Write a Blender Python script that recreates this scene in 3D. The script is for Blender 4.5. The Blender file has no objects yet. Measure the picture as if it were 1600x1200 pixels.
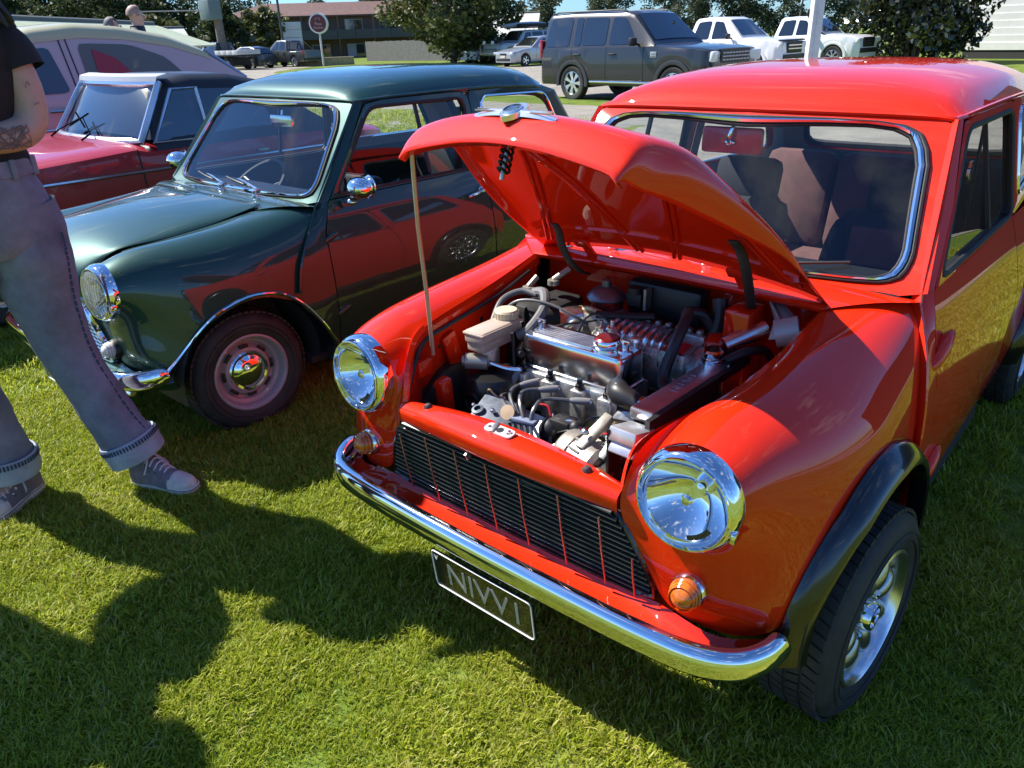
import bpy, bmesh, math, random
import numpy as np
from mathutils import Vector, Matrix, Euler
from math import sin, cos, pi, radians, sqrt
random.seed(7)
SC = bpy.context.scene
COL = SC.collection

# ------------------------------------------------------------------ camera
CR = Vector((0.757245, 0.652220, -0.034613)); 
yaw, pitch, roll = -0.725662, 0.438008, -0.0346195
fw = Vector((sin(yaw)*cos(pitch), cos(yaw)*cos(pitch), -sin(pitch)))
rt = Vector((cos(yaw), -sin(yaw), 0)); up = rt.cross(fw)
CR = rt*cos(roll) + up*sin(roll); CU = -rt*sin(roll) + up*cos(roll)
CO = Vector((1.004431, -1.507900, 1.472424))
cam_data = bpy.data.cameras.new('camera')
cam_data.sensor_width = 36.0
cam_data.lens = 1167.606/1600*36
cam_data.clip_start = 0.05
cam_data.clip_end = 3000
cam = bpy.data.objects.new('camera', cam_data); COL.objects.link(cam)
cam.matrix_world = Matrix(((CR.x, CU.x, -fw.x, CO.x), (CR.y, CU.y, -fw.y, CO.y), (CR.z, CU.z, -fw.z, CO.z), (0, 0, 0, 1)))
SC.camera = cam

# ------------------------------------------------------------------ sky, sun, exposure
SUN_DIR = Vector((-0.655, -0.190, 0.731)).normalized()      # towards the sun
sun_el = math.asin(SUN_DIR.z)
sun_rot = math.atan2(SUN_DIR.x, SUN_DIR.y)
world = bpy.data.worlds.new('World'); SC.world = world
world.use_nodes = True
wn = world.node_tree.nodes; wl = world.node_tree.links
wn.clear()
w_out = wn.new('ShaderNodeOutputWorld'); w_bg = wn.new('ShaderNodeBackground')
w_sky = wn.new('ShaderNodeTexSky'); w_sky.sky_type = 'NISHITA'; w_sky.sun_disc = False
w_sky.sun_elevation = sun_el; w_sky.sun_rotation = sun_rot
w_sky.air_density = 1.0; w_sky.dust_density = 0.25; w_sky.ozone_density = 2.5
# thin broken cloud mixed over the clear sky
w_tc = wn.new('ShaderNodeTexCoord'); w_map = wn.new('ShaderNodeMapping')
w_map.inputs['Scale'].default_value = (2.2, 2.2, 7.0)
w_noi = wn.new('ShaderNodeTexNoise'); w_noi.inputs['Scale'].default_value = 1.6
w_noi.inputs['Detail'].default_value = 8; w_noi.inputs['Roughness'].default_value = 0.6
w_rmp = wn.new('ShaderNodeValToRGB')
w_rmp.color_ramp.elements[0].position = 0.57; w_rmp.color_ramp.elements[1].position = 0.74
w_rmp.color_ramp.elements[1].color = (0.75, 0.75, 0.75, 1)
w_mix = wn.new('ShaderNodeMixRGB'); w_mix.inputs['Color2'].default_value = (7.5, 8.0, 8.6, 1)
wl.new(w_tc.outputs['Generated'], w_map.inputs['Vector']); wl.new(w_map.outputs['Vector'], w_noi.inputs['Vector'])
wl.new(w_noi.outputs['Fac'], w_rmp.inputs['Fac']); wl.new(w_rmp.outputs['Color'], w_mix.inputs['Fac'])
w_tint = wn.new('ShaderNodeMixRGB'); w_tint.blend_type = 'MULTIPLY'; w_tint.inputs['Fac'].default_value = 1.0; w_tint.inputs['Color2'].default_value = (0.44, 0.72, 1.12, 1)
wl.new(w_sky.outputs['Color'], w_tint.inputs['Color1']); wl.new(w_tint.outputs['Color'], w_mix.inputs['Color1']); wl.new(w_mix.outputs['Color'], w_bg.inputs['Color'])
wl.new(w_bg.outputs['Background'], w_out.inputs['Surface'])
w_bg.inputs['Strength'].default_value = 0.09
sun_data = bpy.data.lights.new('sun', 'SUN'); sun_data.energy = 5.0; sun_data.angle = radians(0.5)
sun_data.color = (1.0, 0.95, 0.87)
sun = bpy.data.objects.new('sun', sun_data); COL.objects.link(sun)
sun.rotation_euler = (-SUN_DIR).to_track_quat('-Z', 'Y').to_euler()
SC.view_settings.view_transform = 'Standard'; SC.view_settings.look = 'None'
SC.view_settings.exposure = 0.95; SC.view_settings.gamma = 1.0
SC.view_settings.use_curve_mapping = False
SC.render.engine = 'CYCLES'
SC.cycles.max_bounces = 8; SC.cycles.transparent_max_bounces = 24; SC.cycles.glossy_bounces = 4
SC.cycles.caustics_reflective = False; SC.cycles.caustics_refractive = False
SC.cycles.use_denoising = True

# ------------------------------------------------------------------ materials
MATS = {}
def pmat(name, col, rough=0.5, metal=0.0, coat=0.0, spec=0.5, noise=None, bump=None, coat_rough=0.03, sub=None):
    """noise=(scale, amount[, second colour]); bump=(scale, strength)"""
    if name in MATS: return MATS[name]
    m = bpy.data.materials.new(name); m.use_nodes = True; MATS[name] = m
    nt = m.node_tree; b = nt.nodes['Principled BSDF']
    b.inputs['Base Color'].default_value = (*col, 1); b.inputs['Roughness'].default_value = rough
    b.inputs['Metallic'].default_value = metal; b.inputs['Coat Weight'].default_value = coat
    b.inputs['Coat Roughness'].default_value = coat_rough
    b.inputs['Specular IOR Level'].default_value = spec
    if sub: b.inputs['Subsurface Weight'].default_value = sub; b.inputs['Subsurface Radius'].default_value = (.02,.01,.006)
    if noise or bump:
        tc = nt.nodes.new('ShaderNodeTexCoord')
    if noise:
        n = nt.nodes.new('ShaderNodeTexNoise'); n.inputs['Scale'].default_value = noise[0]; n.inputs['Detail'].default_value = 6
        n.inputs['Roughness'].default_value = 0.65
        nt.links.new(tc.outputs['Object'], n.inputs['Vector'])
        r = nt.nodes.new('ShaderNodeValToRGB'); a = noise[1]
        c2 = noise[2] if len(noise) > 2 else tuple(min(1, c*(1+a)) for c in col)
        c1 = tuple(c*(1-a) for c in col)
        r.color_ramp.elements[0].color = (*c1, 1); r.color_ramp.elements[1].color = (*c2, 1)
        r.color_ramp.elements[0].position = 0.32; r.color_ramp.elements[1].position = 0.68
        nt.links.new(n.outputs['Fac'], r.inputs['Fac']); nt.links.new(r.outputs['Color'], b.inputs['Base Color'])
        mr = nt.nodes.new('ShaderNodeMapRange'); mr.inputs['To Min'].default_value = max(0, rough*0.85); mr.inputs['To Max'].default_value = min(1, rough*1.2)
        nt.links.new(n.outputs['Fac'], mr.inputs['Value']); nt.links.new(mr.outputs['Result'], b.inputs['Roughness'])
    if bump:
        n2 = nt.nodes.new('ShaderNodeTexNoise'); n2.inputs['Scale'].default_value = bump[0]; n2.inputs['Detail'].default_value = 4
        nt.links.new(tc.outputs['Object'], n2.inputs['Vector'])
        bp_ = nt.nodes.new('ShaderNodeBump'); bp_.inputs['Strength'].default_value = bump[1]; bp_.inputs['Distance'].default_value = 0.004
        nt.links.new(n2.outputs['Fac'], bp_.inputs['Height']); nt.links.new(bp_.outputs['Normal'], b.inputs['Normal'])
    return m

def glassmat(name, tint=(0.92, 0.95, 0.94), ior=1.45, rough=0.0, body=0.0):
    if name in MATS: return MATS[name]
    m = bpy.data.materials.new(name); m.use_nodes = True; MATS[name] = m
    nt = m.node_tree; nt.nodes.clear()
    o = nt.nodes.new('ShaderNodeOutputMaterial'); mx = nt.nodes.new('ShaderNodeMixShader')
    t = nt.nodes.new('ShaderNodeBsdfTransparent'); g = nt.nodes.new('ShaderNodeBsdfGlossy'); f = nt.nodes.new('ShaderNodeFresnel')
    t.inputs['Color'].default_value = (*tint, 1); g.inputs['Roughness'].default_value = rough
    nt.nodes.remove(f); ge = nt.nodes.new('ShaderNodeNewGeometry'); dt = nt.nodes.new('ShaderNodeVectorMath'); dt.operation = 'DOT_PRODUCT'
    nt.links.new(ge.outputs['Normal'], dt.inputs[0]); nt.links.new(ge.outputs['Incoming'], dt.inputs[1])
    def mth(op, a, b, c=None):
        n = nt.nodes.new('ShaderNodeMath'); n.operation = op
        for i, v in enumerate((a, b, c)):
            if v is None: continue
            if isinstance(v, (int, float)): n.inputs[i].default_value = v
            else: nt.links.new(v, n.inputs[i])
        return n.outputs[0]
    f0 = ((ior-1)/(ior+1))**2*1.6      # two faces of the pane
    fac = mth('MULTIPLY_ADD', mth('POWER', mth('SUBTRACT', 1.0, mth('ABSOLUTE', dt.outputs['Value'], None)), 5.0), 1-f0, f0)
    nt.links.new(fac, mx.inputs['Fac']); nt.links.new(t.outputs['BSDF'], mx.inputs[1]); nt.links.new(g.outputs['BSDF'], mx.inputs[2])
    if body:
        d = nt.nodes.new('ShaderNodeBsdfDiffuse'); d.inputs['Color'].default_value = (.6, .6, .58, 1)
        m2 = nt.nodes.new('ShaderNodeMixShader'); m2.inputs['Fac'].default_value = body
        nt.links.new(mx.outputs['Shader'], m2.inputs[1]); nt.links.new(d.outputs['BSDF'], m2.inputs[2]); nt.links.new(m2.outputs['Shader'], o.inputs['Surface'])
    else:
        nt.links.new(mx.outputs['Shader'], o.inputs['Surface'])
    return m

RED = pmat('red_paint', (0.74, 0.022, 0.001), 0.6, coat=1.0, spec=.08, coat_rough=0.015, bump=(3, 0.015))
GREEN = pmat('dark_green_paint', (0.014, 0.058, 0.043), 0.42, metal=.4, coat=1.0, spec=.25, coat_rough=0.015, bump=(3, 0.015))
MGRED = pmat('crimson_paint', (0.42, 0.010, 0.018), 0.35, coat=0.9)
CHROME = pmat('chrome', (0.86, 0.87, 0.88), 0.05, metal=1.0, bump=(9, 0.02))
CHROMEW = pmat('worn_chrome', (0.72, 0.72, 0.71), 0.16, metal=1.0, noise=(30, .12))
ALU = pmat('polished_alloy', (0.80, 0.81, 0.82), 0.24, metal=1.0, noise=(35, .10))
CAST = pmat('cast_alloy', (0.50, 0.50, 0.48), 0.40, metal=0.8, noise=(38, .5), bump=(220, .25))
STEEL = pmat('dull_steel', (0.42, 0.41, 0.39), 0.38, metal=0.9, noise=(50, .25))
BLACKP = pmat('black_gloss', (0.006, 0.006, 0.007), 0.22, coat=0.7)
BLACK = pmat('black_plastic', (0.014, 0.014, 0.015), 0.5)
SOOT = pmat('engine_black', (0.018, 0.017, 0.016), 0.6, noise=(40, .4))
RUBBER = pmat('rubber', (0.018, 0.018, 0.019), 0.62, noise=(25, .3), bump=(120, .15))
TYRE = pmat('tyre_rubber', (0.022, 0.021, 0.021), 0.68, noise=(14, .35, (0.045, 0.042, 0.038)), bump=(180, .25))
HOSE = pmat('hose_rubber', (0.02, 0.02, 0.021), 0.42)
GREYP = pmat('grey_plastic', (0.20, 0.21, 0.22), 0.5)
GLASS = glassmat('car_glass')
GLASSD = glassmat('tinted_glass', (0.30, 0.33, 0.34), 1.5)
GLASSP = glassmat('privacy_glass', (0.06, 0.065, 0.07), 1.5)
LENS = glassmat('lamp_lens', (0.97, 0.97, 0.97), 1.3)
MIRROR = pmat('reflector', (0.92, 0.92, 0.92), 0.04, metal=1.0)
AMBER = pmat('amber_lens', (0.55, 0.09, 0.008), 0.12, coat=0.8, noise=(60, .35, (0.8, .2, .02)))
WHITEP = pmat('white_paint', (0.80, 0.80, 0.79), 0.3, coat=0.6)
SILVERP = pmat('silver_paint', (0.42, 0.44, 0.45), 0.32, metal=0.5, coat=0.7)
GREYCAR = pmat('charcoal_paint', (0.016, 0.017, 0.020), 0.35, coat=0.7)
OLIVE = pmat('olive_grey_paint', (0.075, 0.080, 0.072), 0.35, metal=0.3, coat=0.7)
CREAM = pmat('cream_paint', (0.50, 0.47, 0.27), 0.4, coat=0.6)
PINK = pmat('dusty_pink_paint', (0.52, 0.40, 0.41), 0.4, coat=0.6)
VINYL = pmat('black_vinyl', (0.022, 0.023, 0.025), 0.38, bump=(300, .12))
MAROON = pmat('maroon_cloth', (0.15, 0.068, 0.066), 0.85, noise=(9, .25), bump=(500, .3))
DARKCLOTH = pmat('charcoal_cloth', (0.022, 0.021, 0.026), 0.85, bump=(500, .3))
LINER = pmat('grey_headlining', (0.30, 0.30, 0.30), 0.8)
CARPET = pmat('dark_carpet', (0.02, 0.02, 0.021), 0.95)
RESIN = pmat('translucent_plastic', (0.50, 0.41, 0.32), 0.35, coat=0.2, sub=0.25)
YELZINC = pmat('yellow_zinc', (0.55, 0.40, 0.20), 0.35, metal=0.7, noise=(50, .3))
BLUEP = pmat('blue_clip_plastic', (0.035, 0.06, 0.18), 0.45)
REDCAP = pmat('dark_red_metal', (0.30, 0.03, 0.03), 0.25, metal=0.6)
DECAL = pmat('red_decal', (0.5, 0.015, 0.02), 0.4)
WHITED = pmat('white_print', (0.78, 0.78, 0.76), 0.45)
LAMPW = pmat('lamp_white', (0.75, 0.76, 0.74), 0.2, coat=.6, noise=(60, .15))
LAMPR = pmat('lamp_red', (0.40, 0.01, 0.015), 0.2, coat=.8)
STEERW = pmat('wheel_silver_paint', (0.40, 0.33, 0.33), 0.35, coat=.4)

# ------------------------------------------------------------------ builders
class MB:
    """collects shapes; build() links them as one mesh object"""
    def __init__(s): s.v = []; s.f = []
    def add(s, vs, fs):
        o = len(s.v); s.v += [tuple(p) for p in vs]; s.f += [tuple(i+o for i in f) for f in fs]; return s
    def box(s, c, d, rot=None, ch=0.0):
        x, y, z = d[0]/2, d[1]/2, d[2]/2
        if ch <= 0:
            vs = [Vector(p) for p in [(-x,-y,-z),(x,-y,-z),(x,y,-z),(-x,y,-z),(-x,-y,z),(x,-y,z),(x,y,z),(-x,y,z)]]
            fs = [(3,2,1,0),(4,5,6,7),(0,1,5,4),(1,2,6,5),(2,3,7,6),(3,0,4,7)]
        else:   # chamfered box
            bm = bmesh.new(); bmesh.ops.create_cube(bm, size=1)
            for v in bm.verts: v.co = Vector((v.co.x*d[0], v.co.y*d[1], v.co.z*d[2]))
            bmesh.ops.bevel(bm, geom=bm.edges[:], offset=ch, segments=2, affect='EDGES', profile=0.5)
            bm.verts.index_update()
            vs = [v.co.copy() for v in bm.verts]; fs = [tuple(v.index for v in f.verts) for f in bm.faces]; bm.free()
        R = Euler(rot).to_matrix() if rot is not None and not isinstance(rot, Matrix) else rot
        if R is not None: vs = [R @ v for v in vs]
        c = Vector(c)
        return s.add([v+c for v in vs], fs)
    def grid(s, rows, close_u=False, close_v=False, flip=False):
        n, m = len(rows), len(rows[0]); vs = [p for r in rows for p in r]; fs = []
        for i in range(n if close_u else n-1):
            for j in range(m if close_v else m-1):
                a, b = i*m+j, i*m+(j+1) % m; c, d = ((i+1) % n)*m+(j+1) % m, ((i+1) % n)*m+j
                fs.append((a, d, c, b) if flip else (a, b, c, d))
        return s.add(vs, fs)
    def tube(s, path, r, n=8, smooth=0, closed=False, caps=True):
        P = [Vector(p) for p in path]
        if smooth: P = catmull(P, smooth, closed)
        rs = r if isinstance(r, (list, tuple)) else [r]*len(P)
        if len(rs) != len(P):
            rs = list(np.interp(np.linspace(0, 1, len(P)), np.linspace(0, 1, len(rs)), rs))
        rows = []; prev = None; N = len(P)
        for i, p in enumerate(P):
            if closed: t = P[(i+1) % N]-P[i-1]
            else: t = P[min(i+1, N-1)]-P[max(i-1, 0)]
            if t.length < 1e-9: t = Vector((0, 0, 1))
            t.normalize()
            if prev is None: u = t.orthogonal().normalized()
            else:
                u = prev - t*prev.dot(t)
                u = u.normalized() if u.length > 1e-6 else t.orthogonal().normalized()
            prev = u; w = t.cross(u)
            rows.append([p+(u*cos(2*pi*k/n)+w*sin(2*pi*k/n))*rs[i] for k in range(n)])
        o = len(s.v); s.grid(rows, close_u=closed, close_v=True)
        if caps and not closed:
            s.f.append(tuple(o+k for k in reversed(range(n)))); s.f.append(tuple(o+(N-1)*n+k for k in range(n)))
        return s
    def lathe(s, prof, c=(0,0,0), axis=(0,0,1), n=32, caps=False, arc=None):
        """prof: list of (radius, offset along axis)"""
        a = Vector(axis).normalized(); u = a.orthogonal().normalized(); 
        if abs(a.z) < .9: u = (Vector((0,0,1))-a*a.z).normalized()
        w = a.cross(u); c = Vector(c); rows = []
        for r, h in prof:
            rows.append([c+a*h+(u*cos(2*pi*k/n)+w*sin(2*pi*k/n))*r for k in range(n)])
        o = len(s.v); s.grid(rows, close_v=True)
        if caps:
            s.f.append(tuple(o+k for k in reversed(range(n)))); s.f.append(tuple(o+(len(prof)-1)*n+k for k in range(n)))
        return s
    def cyl(s, a, b, r, n=12, r2=None):
        a, b = Vector(a), Vector(b)
        return s.lathe([(r, 0), (r if r2 is None else r2, (b-a).length)], a, b-a, n, caps=True)
    def ell(s, c, r, rot=None, n=12, m=8):
        R = Euler(rot).to_matrix() if rot is not None and not isinstance(rot, Matrix) else rot
        c = Vector(c); rows = []
        for i in range(m+1):
            t = -pi/2+pi*i/m; row = []
            for k in range(n):
                v = Vector((r[0]*cos(t)*cos(2*pi*k/n), r[1]*cos(t)*sin(2*pi*k/n), r[2]*sin(t)))
                row.append(c+(R @ v if R is not None else v))
            rows.append(row)
        return s.grid(rows, close_v=True)
    def extr(s, poly, d):
        """extrude a planar polygon along d"""
        P = [Vector(p) for p in poly]; d = Vector(d); n = len(P); o = len(s.v)
        s.v += [tuple(p) for p in P]+[tuple(p+d) for p in P]
        s.f.append(tuple(o+i for i in reversed(range(n)))); s.f.append(tuple(o+n+i for i in range(n)))
        for i in range(n): s.f.append((o+i, o+(i+1) % n, o+n+(i+1) % n, o+n+i))
        return s
    def mirror(s, ax=0):
        o = len(s.v); vs = []
        for p in s.v:
            q = list(p); q[ax] = -q[ax]; vs.append(tuple(q))
        fs = [tuple(reversed([i+o for i in f])) for f in s.f]
        s.v += vs; s.f += fs; return s
    def flipped(s, ax=0):
        m = MB(); 
        for p in s.v:
            q = list(p); q[ax] = -q[ax]; m.v.append(tuple(q))
        m.f = [tuple(reversed(f)) for f in s.f]; return m
    def xf(s, M):
        s.v = [tuple(M @ Vector(p)) for p in s.v]; return s
    def join(s, o): return s.add(o.v, o.f)
    def build(s, name, mat, parent=None, smooth=True, angle=35, sub=0, loc=None, rot=None, label=None, crease=None, solid=0, weld=False):
        me = bpy.data.meshes.new(name); me.from_pydata(s.v, [], s.f)
        if weld or sub:
            bm = bmesh.new(); bm.from_mesh(me); bmesh.ops.remove_doubles(bm, verts=bm.verts, dist=1e-5)
            bmesh.ops.recalc_face_normals(bm, faces=bm.faces); bm.to_mesh(me); bm.free()
        me.materials.append(mat)
        if smooth:
            me.polygons.foreach_set('use_smooth', [True]*len(me.polygons))
            if not sub: me.set_sharp_from_angle(angle=radians(angle))
        ob = bpy.data.objects.new(name, me); COL.objects.link(ob)
        if parent is not None: ob.parent = parent
        if loc is not None: ob.location = loc
        if rot is not None: ob.rotation_euler = rot
        if sub:
            md = ob.modifiers.new('sub', 'SUBSURF'); md.levels = sub; md.render_levels = sub
        if solid:
            md = ob.modifiers.new('sol', 'SOLIDIFY'); md.thickness = solid; md.offset = -1
        if label: ob['label'] = label
        return ob

def catmull(P, k=6, closed=False):
    n = len(P); out = []
    segs = n if closed else n-1
    for i in range(segs):
        if closed: p0, p1, p2, p3 = P[i-1], P[i], P[(i+1) % n], P[(i+2) % n]
        else: p0, p1, p2, p3 = P[max(i-1, 0)], P[i], P[i+1], P[min(i+2, n-1)]
        for j in range(k):
            t = j/k
            out.append(0.5*((2*p1)+(p2-p0)*t+(2*p0-5*p1+4*p2-p3)*t*t+(3*p1-p0-3*p2+p3)*t**3))
    if not closed: out.append(P[-1].copy())
    return out

def resample(P, n):
    P = [Vector(p) for p in P]; L = [0]
    for a, b in zip(P, P[1:]): L.append(L[-1]+(b-a).length)
    out = []
    for k in range(n):
        t = L[-1]*k/(n-1); i = 0
        while i < len(L)-2 and L[i+1] < t: i += 1
        u = 0 if L[i+1] == L[i] else (t-L[i])/(L[i+1]-L[i])
        out.append(P[i].lerp(P[i+1], min(1, max(0, u))))
    return out

def cagegrid(keys, nu, nv):
    """smooth tensor surface through rows of key points"""
    K = [[Vector(p) for p in r] for r in keys]
    rows = [catmull(r, nv) for r in K]; m = len(rows[0])
    cols = [catmull([rows[i][j] for i in range(len(rows))], nu) for j in range(m)]
    return [[cols[j][i] for j in range(m)] for i in range(len(cols[0]))]

def thing(name, label, cat, loc=(0, 0, 0), rz=0, group=None, scale=1):
    o = bpy.data.objects.new(name, None); COL.objects.link(o); o.empty_display_size = 0.1
    o.location = loc; o.rotation_euler = (0, 0, rz); o.scale = (scale,)*3
    o['label'] = label; o['category'] = cat
    if group: o['group'] = group
    return o
def tag(o, label=None, cat=None, group=None, kind=None):
    if label: o['label'] = label
    if cat: o['category'] = cat
    if group: o['group'] = group
    if kind: o['kind'] = kind
    return o
def copy_tree(o, parent=None):
    c = o.copy(); COL.objects.link(c); c.parent = parent
    for ch in o.children: copy_tree(ch, c)
    return c
def textmesh(body, size, name, mat, parent, M, extrude=0.0006, align='CENTER', sx=1.0):
    cu = bpy.data.curves.new(name, 'FONT'); cu.body = body; cu.size = size; cu.extrude = extrude
    cu.align_x = align; cu.align_y = 'CENTER'; cu.resolution_u = 3
    tmp = bpy.data.objects.new(name, cu); COL.objects.link(tmp)
    dg = bpy.context.evaluated_depsgraph_get(); me = bpy.data.meshes.new_from_object(tmp.evaluated_get(dg))
    bpy.data.objects.remove(tmp); bpy.data.curves.remove(cu)
    me.materials.clear(); me.materials.append(mat)
    me.transform(Matrix.Diagonal((sx, 1, 1, 1)))
    me.transform(M)
    ob = bpy.data.objects.new(name, me); COL.objects.link(ob); ob.parent = parent
    return ob
def frame(o, x, y, z=None):
    x = Vector(x).normalized(); y = Vector(y); y = (y-x*y.dot(x)).normalized(); z = x.cross(y)
    o = Vector(o)
    return Matrix(((x.x, y.x, z.x, o.x), (x.y, y.y, z.y, o.y), (x.z, y.z, z.z, o.z), (0, 0, 0, 1)))
# ------------------------------------------------------------------ the two small saloons
def wsy(x, z):            # windscreen surface
    return 0.439+0.81*(z-0.849)-0.030*(1-min(1, abs(x)/0.56)**2)
WS_IN = [(0,1.229),(.235,1.230),(.372,1.227),(.440,1.219),(.480,1.203),(.505,1.172),(.523,1.133),(.543,1.035),(.562,.945),(.563,.915),(.551,.891),(.522,.876),(.44,.870),(.30,.866),(.15,.863),(0,.862)]
SEAM = [(.595,.435,.850),(.655,.352,.760),(.690,.278,.660),(.702,.245,.560)]
ARCH_Z, ARCH_R = .335, .320
def sidex(z):
    return float(np.interp(z, [.18,.22,.33,.44,.56,.66,.76,.82,.865,.90,1.0,1.1,1.19,1.24,1.30], [.655,.672,.695,.705,.703,.690,.665,.646,.628,.622,.608,.592,.570,.552,.530]))
def sidept(y, z, off=0):
    x = sidex(z)
    if y > 1.6: x *= 1-.10*((y-1.6)/.9)**2
    if z > .87 and y > 1.8: x *= 1-.05*((y-1.8)/.6)
    return (x+off, y, z)

def ringpatch(outer, inner, n=72, k=4, f=None):
    """surface between two closed outlines"""
    A = resample([*outer, outer[0]], n+1)[:-1]; B = resample([*inner, inner[0]], n+1)[:-1]
    rows = []
    for i in range(k+1):
        r = [a.lerp(b, i/k) for a, b in zip(A, B)]
        rows.append([f(p) if f else p for p in r])
    m = MB(); m.grid(rows, close_v=True); return m
def diskpatch(outline, n=64, k=5, f=None):
    A = resample([*outline, outline[0]], n+1)[:-1]; c = sum(A, Vector())/n
    rows = [[(f(a.lerp(c, i/k)) if f else a.lerp(c, i/k)) for a in A] for i in range(k+1)]
    m = MB(); m.grid(rows, close_v=True); return m
def roundpoly(pts, r, k=5):
    """round the corners of a closed outline"""
    P = [Vector(p) for p in pts]; n = len(P); out = []
    for i in range(n):
        a, b, c = P[i-1], P[i], P[(i+1) % n]
        ra = min(r, (a-b).length*.48); rc = min(r, (c-b).length*.48)
        s, e = b+(a-b).normalized()*ra, b+(c-b).normalized()*rc
        for j in range(k+1):
            t = j/k; out.append(s*(1-t)**2+b*2*t*(1-t)+e*t*t)
    return out

def wing_cage(red=True):
    V = {}
    c = Vector((.473, -.428, .680))
    for i in range(8):
        a = radians(45*i); d = Vector((cos(a), .08*sin(a), sin(a)))
        V['R%d' % i] = c+d*.104
    N = {0:(.602,-.385,.685),1:(.568,-.380,.768),2:(.480,-.372,.803),3:(.395,-.366,.772),4:(.350,-.388,.690),5:(.378,-.420,.588),6:(.478,-.424,.548),7:(.572,-.395,.590)}
    for i, p in N.items(): V['N%d' % i] = p
    S = [
     dict(a=(.388,-.305,.778),b=(.425,-.300,.803),c=(.490,-.290,.822),d=(.582,-.290,.785),e=(.632,-.295,.690),f=(.660,-.285,.480)),
     dict(a=(.420,-.190,.782),b=(.452,-.185,.808),c=(.515,-.175,.825),d=(.608,-.175,.785),e=(.662,-.175,.705),f=(.685,-.175,.603)),
     dict(a=(.436,.030,.805),b=(.466,.035,.824),c=(.532,.030,.835),d=(.626,.010,.788),e=(.681,.000,.715),f=(.697,.000,.655)),
     dict(a=(.443,.155,.830),b=(.476,.170,.842),c=(.552,.190,.842),d=(.642,.165,.782),e=(.690,.140,.690),f=(.702,.130,.628)),
     dict(a=(.447,.262,.852),b=(.500,.325,.860),c=(.604,.432,.857),d=(.660,.348,.768),e=SEAM[2],f=SEAM[3])]
    if not red:
        for s, q in zip(S, ((.655,-.245,.455),(.685,-.165,.528),(.697,.000,.584),(.702,.130,.562),(.703,.245,.492))): s['f'] = q
        for s, dz in zip(S, (.018,.022,.017,.010,.0)): s['a'] = (s['a'][0], s['a'][1], s['a'][2]+dz)
    for i, s in enumerate(S):
        for k, p in s.items(): V[k+str(i+1)] = p
    V.update(a6=(.449,.34,.850),b6=(.52,.41,.856),c6=(.620,.505,.846),d6=(.648,.395,.755),e6=(.684,.320,.655),f6=(.696,.290,.550))
    V['g1'] = (.645,-.318,.362) if red else (.645,-.350,.360)
    V.update(a0=(.338,-.392,.735), aa=(.327,-.425,.640), Ga=(.326,-.438,.597), Gb=(.378,-.424,.50), Gc=(.410,-.408,.425),
             M7=(.622,-.385,.470), M6=(.540,-.425,.460), M5=(.440,-.420,.470), Lh=(.440,-.410,.388), Lg=(.552,-.408,.378))
    F = [('R%d' % i, 'R%d' % ((i+1) % 8), 'N%d' % ((i+1) % 8), 'N%d' % i) for i in range(8)]
    F += [('N4','N3','b1','a1'),('N3','N2','c1','b1'),('N2','N1','d1','c1'),('N1','N0','e1','d1'),('N0','N7','f1','e1'),('N7','M7','g1','f1'),
          ('N4','a1','a0','aa'),('N5','N4','aa','Ga'),('N5','Ga','Gb','M5'),('M5','Gb','Gc','Lh'),('M6','M5','Lh','Lg'),('M7','M6','Lg','g1'),
          ('N7','N6','M6','M7'),('N6','N5','M5','M6')]
    for i in range(1, 6):
        for p, q in zip('abcde', 'bcdef'): F.append((p+str(i), q+str(i), q+str(i+1), p+str(i+1)))
    names = list(V); ix = {k: i for i, k in enumerate(names)}
    m = MB(); m.add([Vector(V[k]) for k in names], [tuple(ix[k] for k in f) for f in F])
    return m

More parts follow.
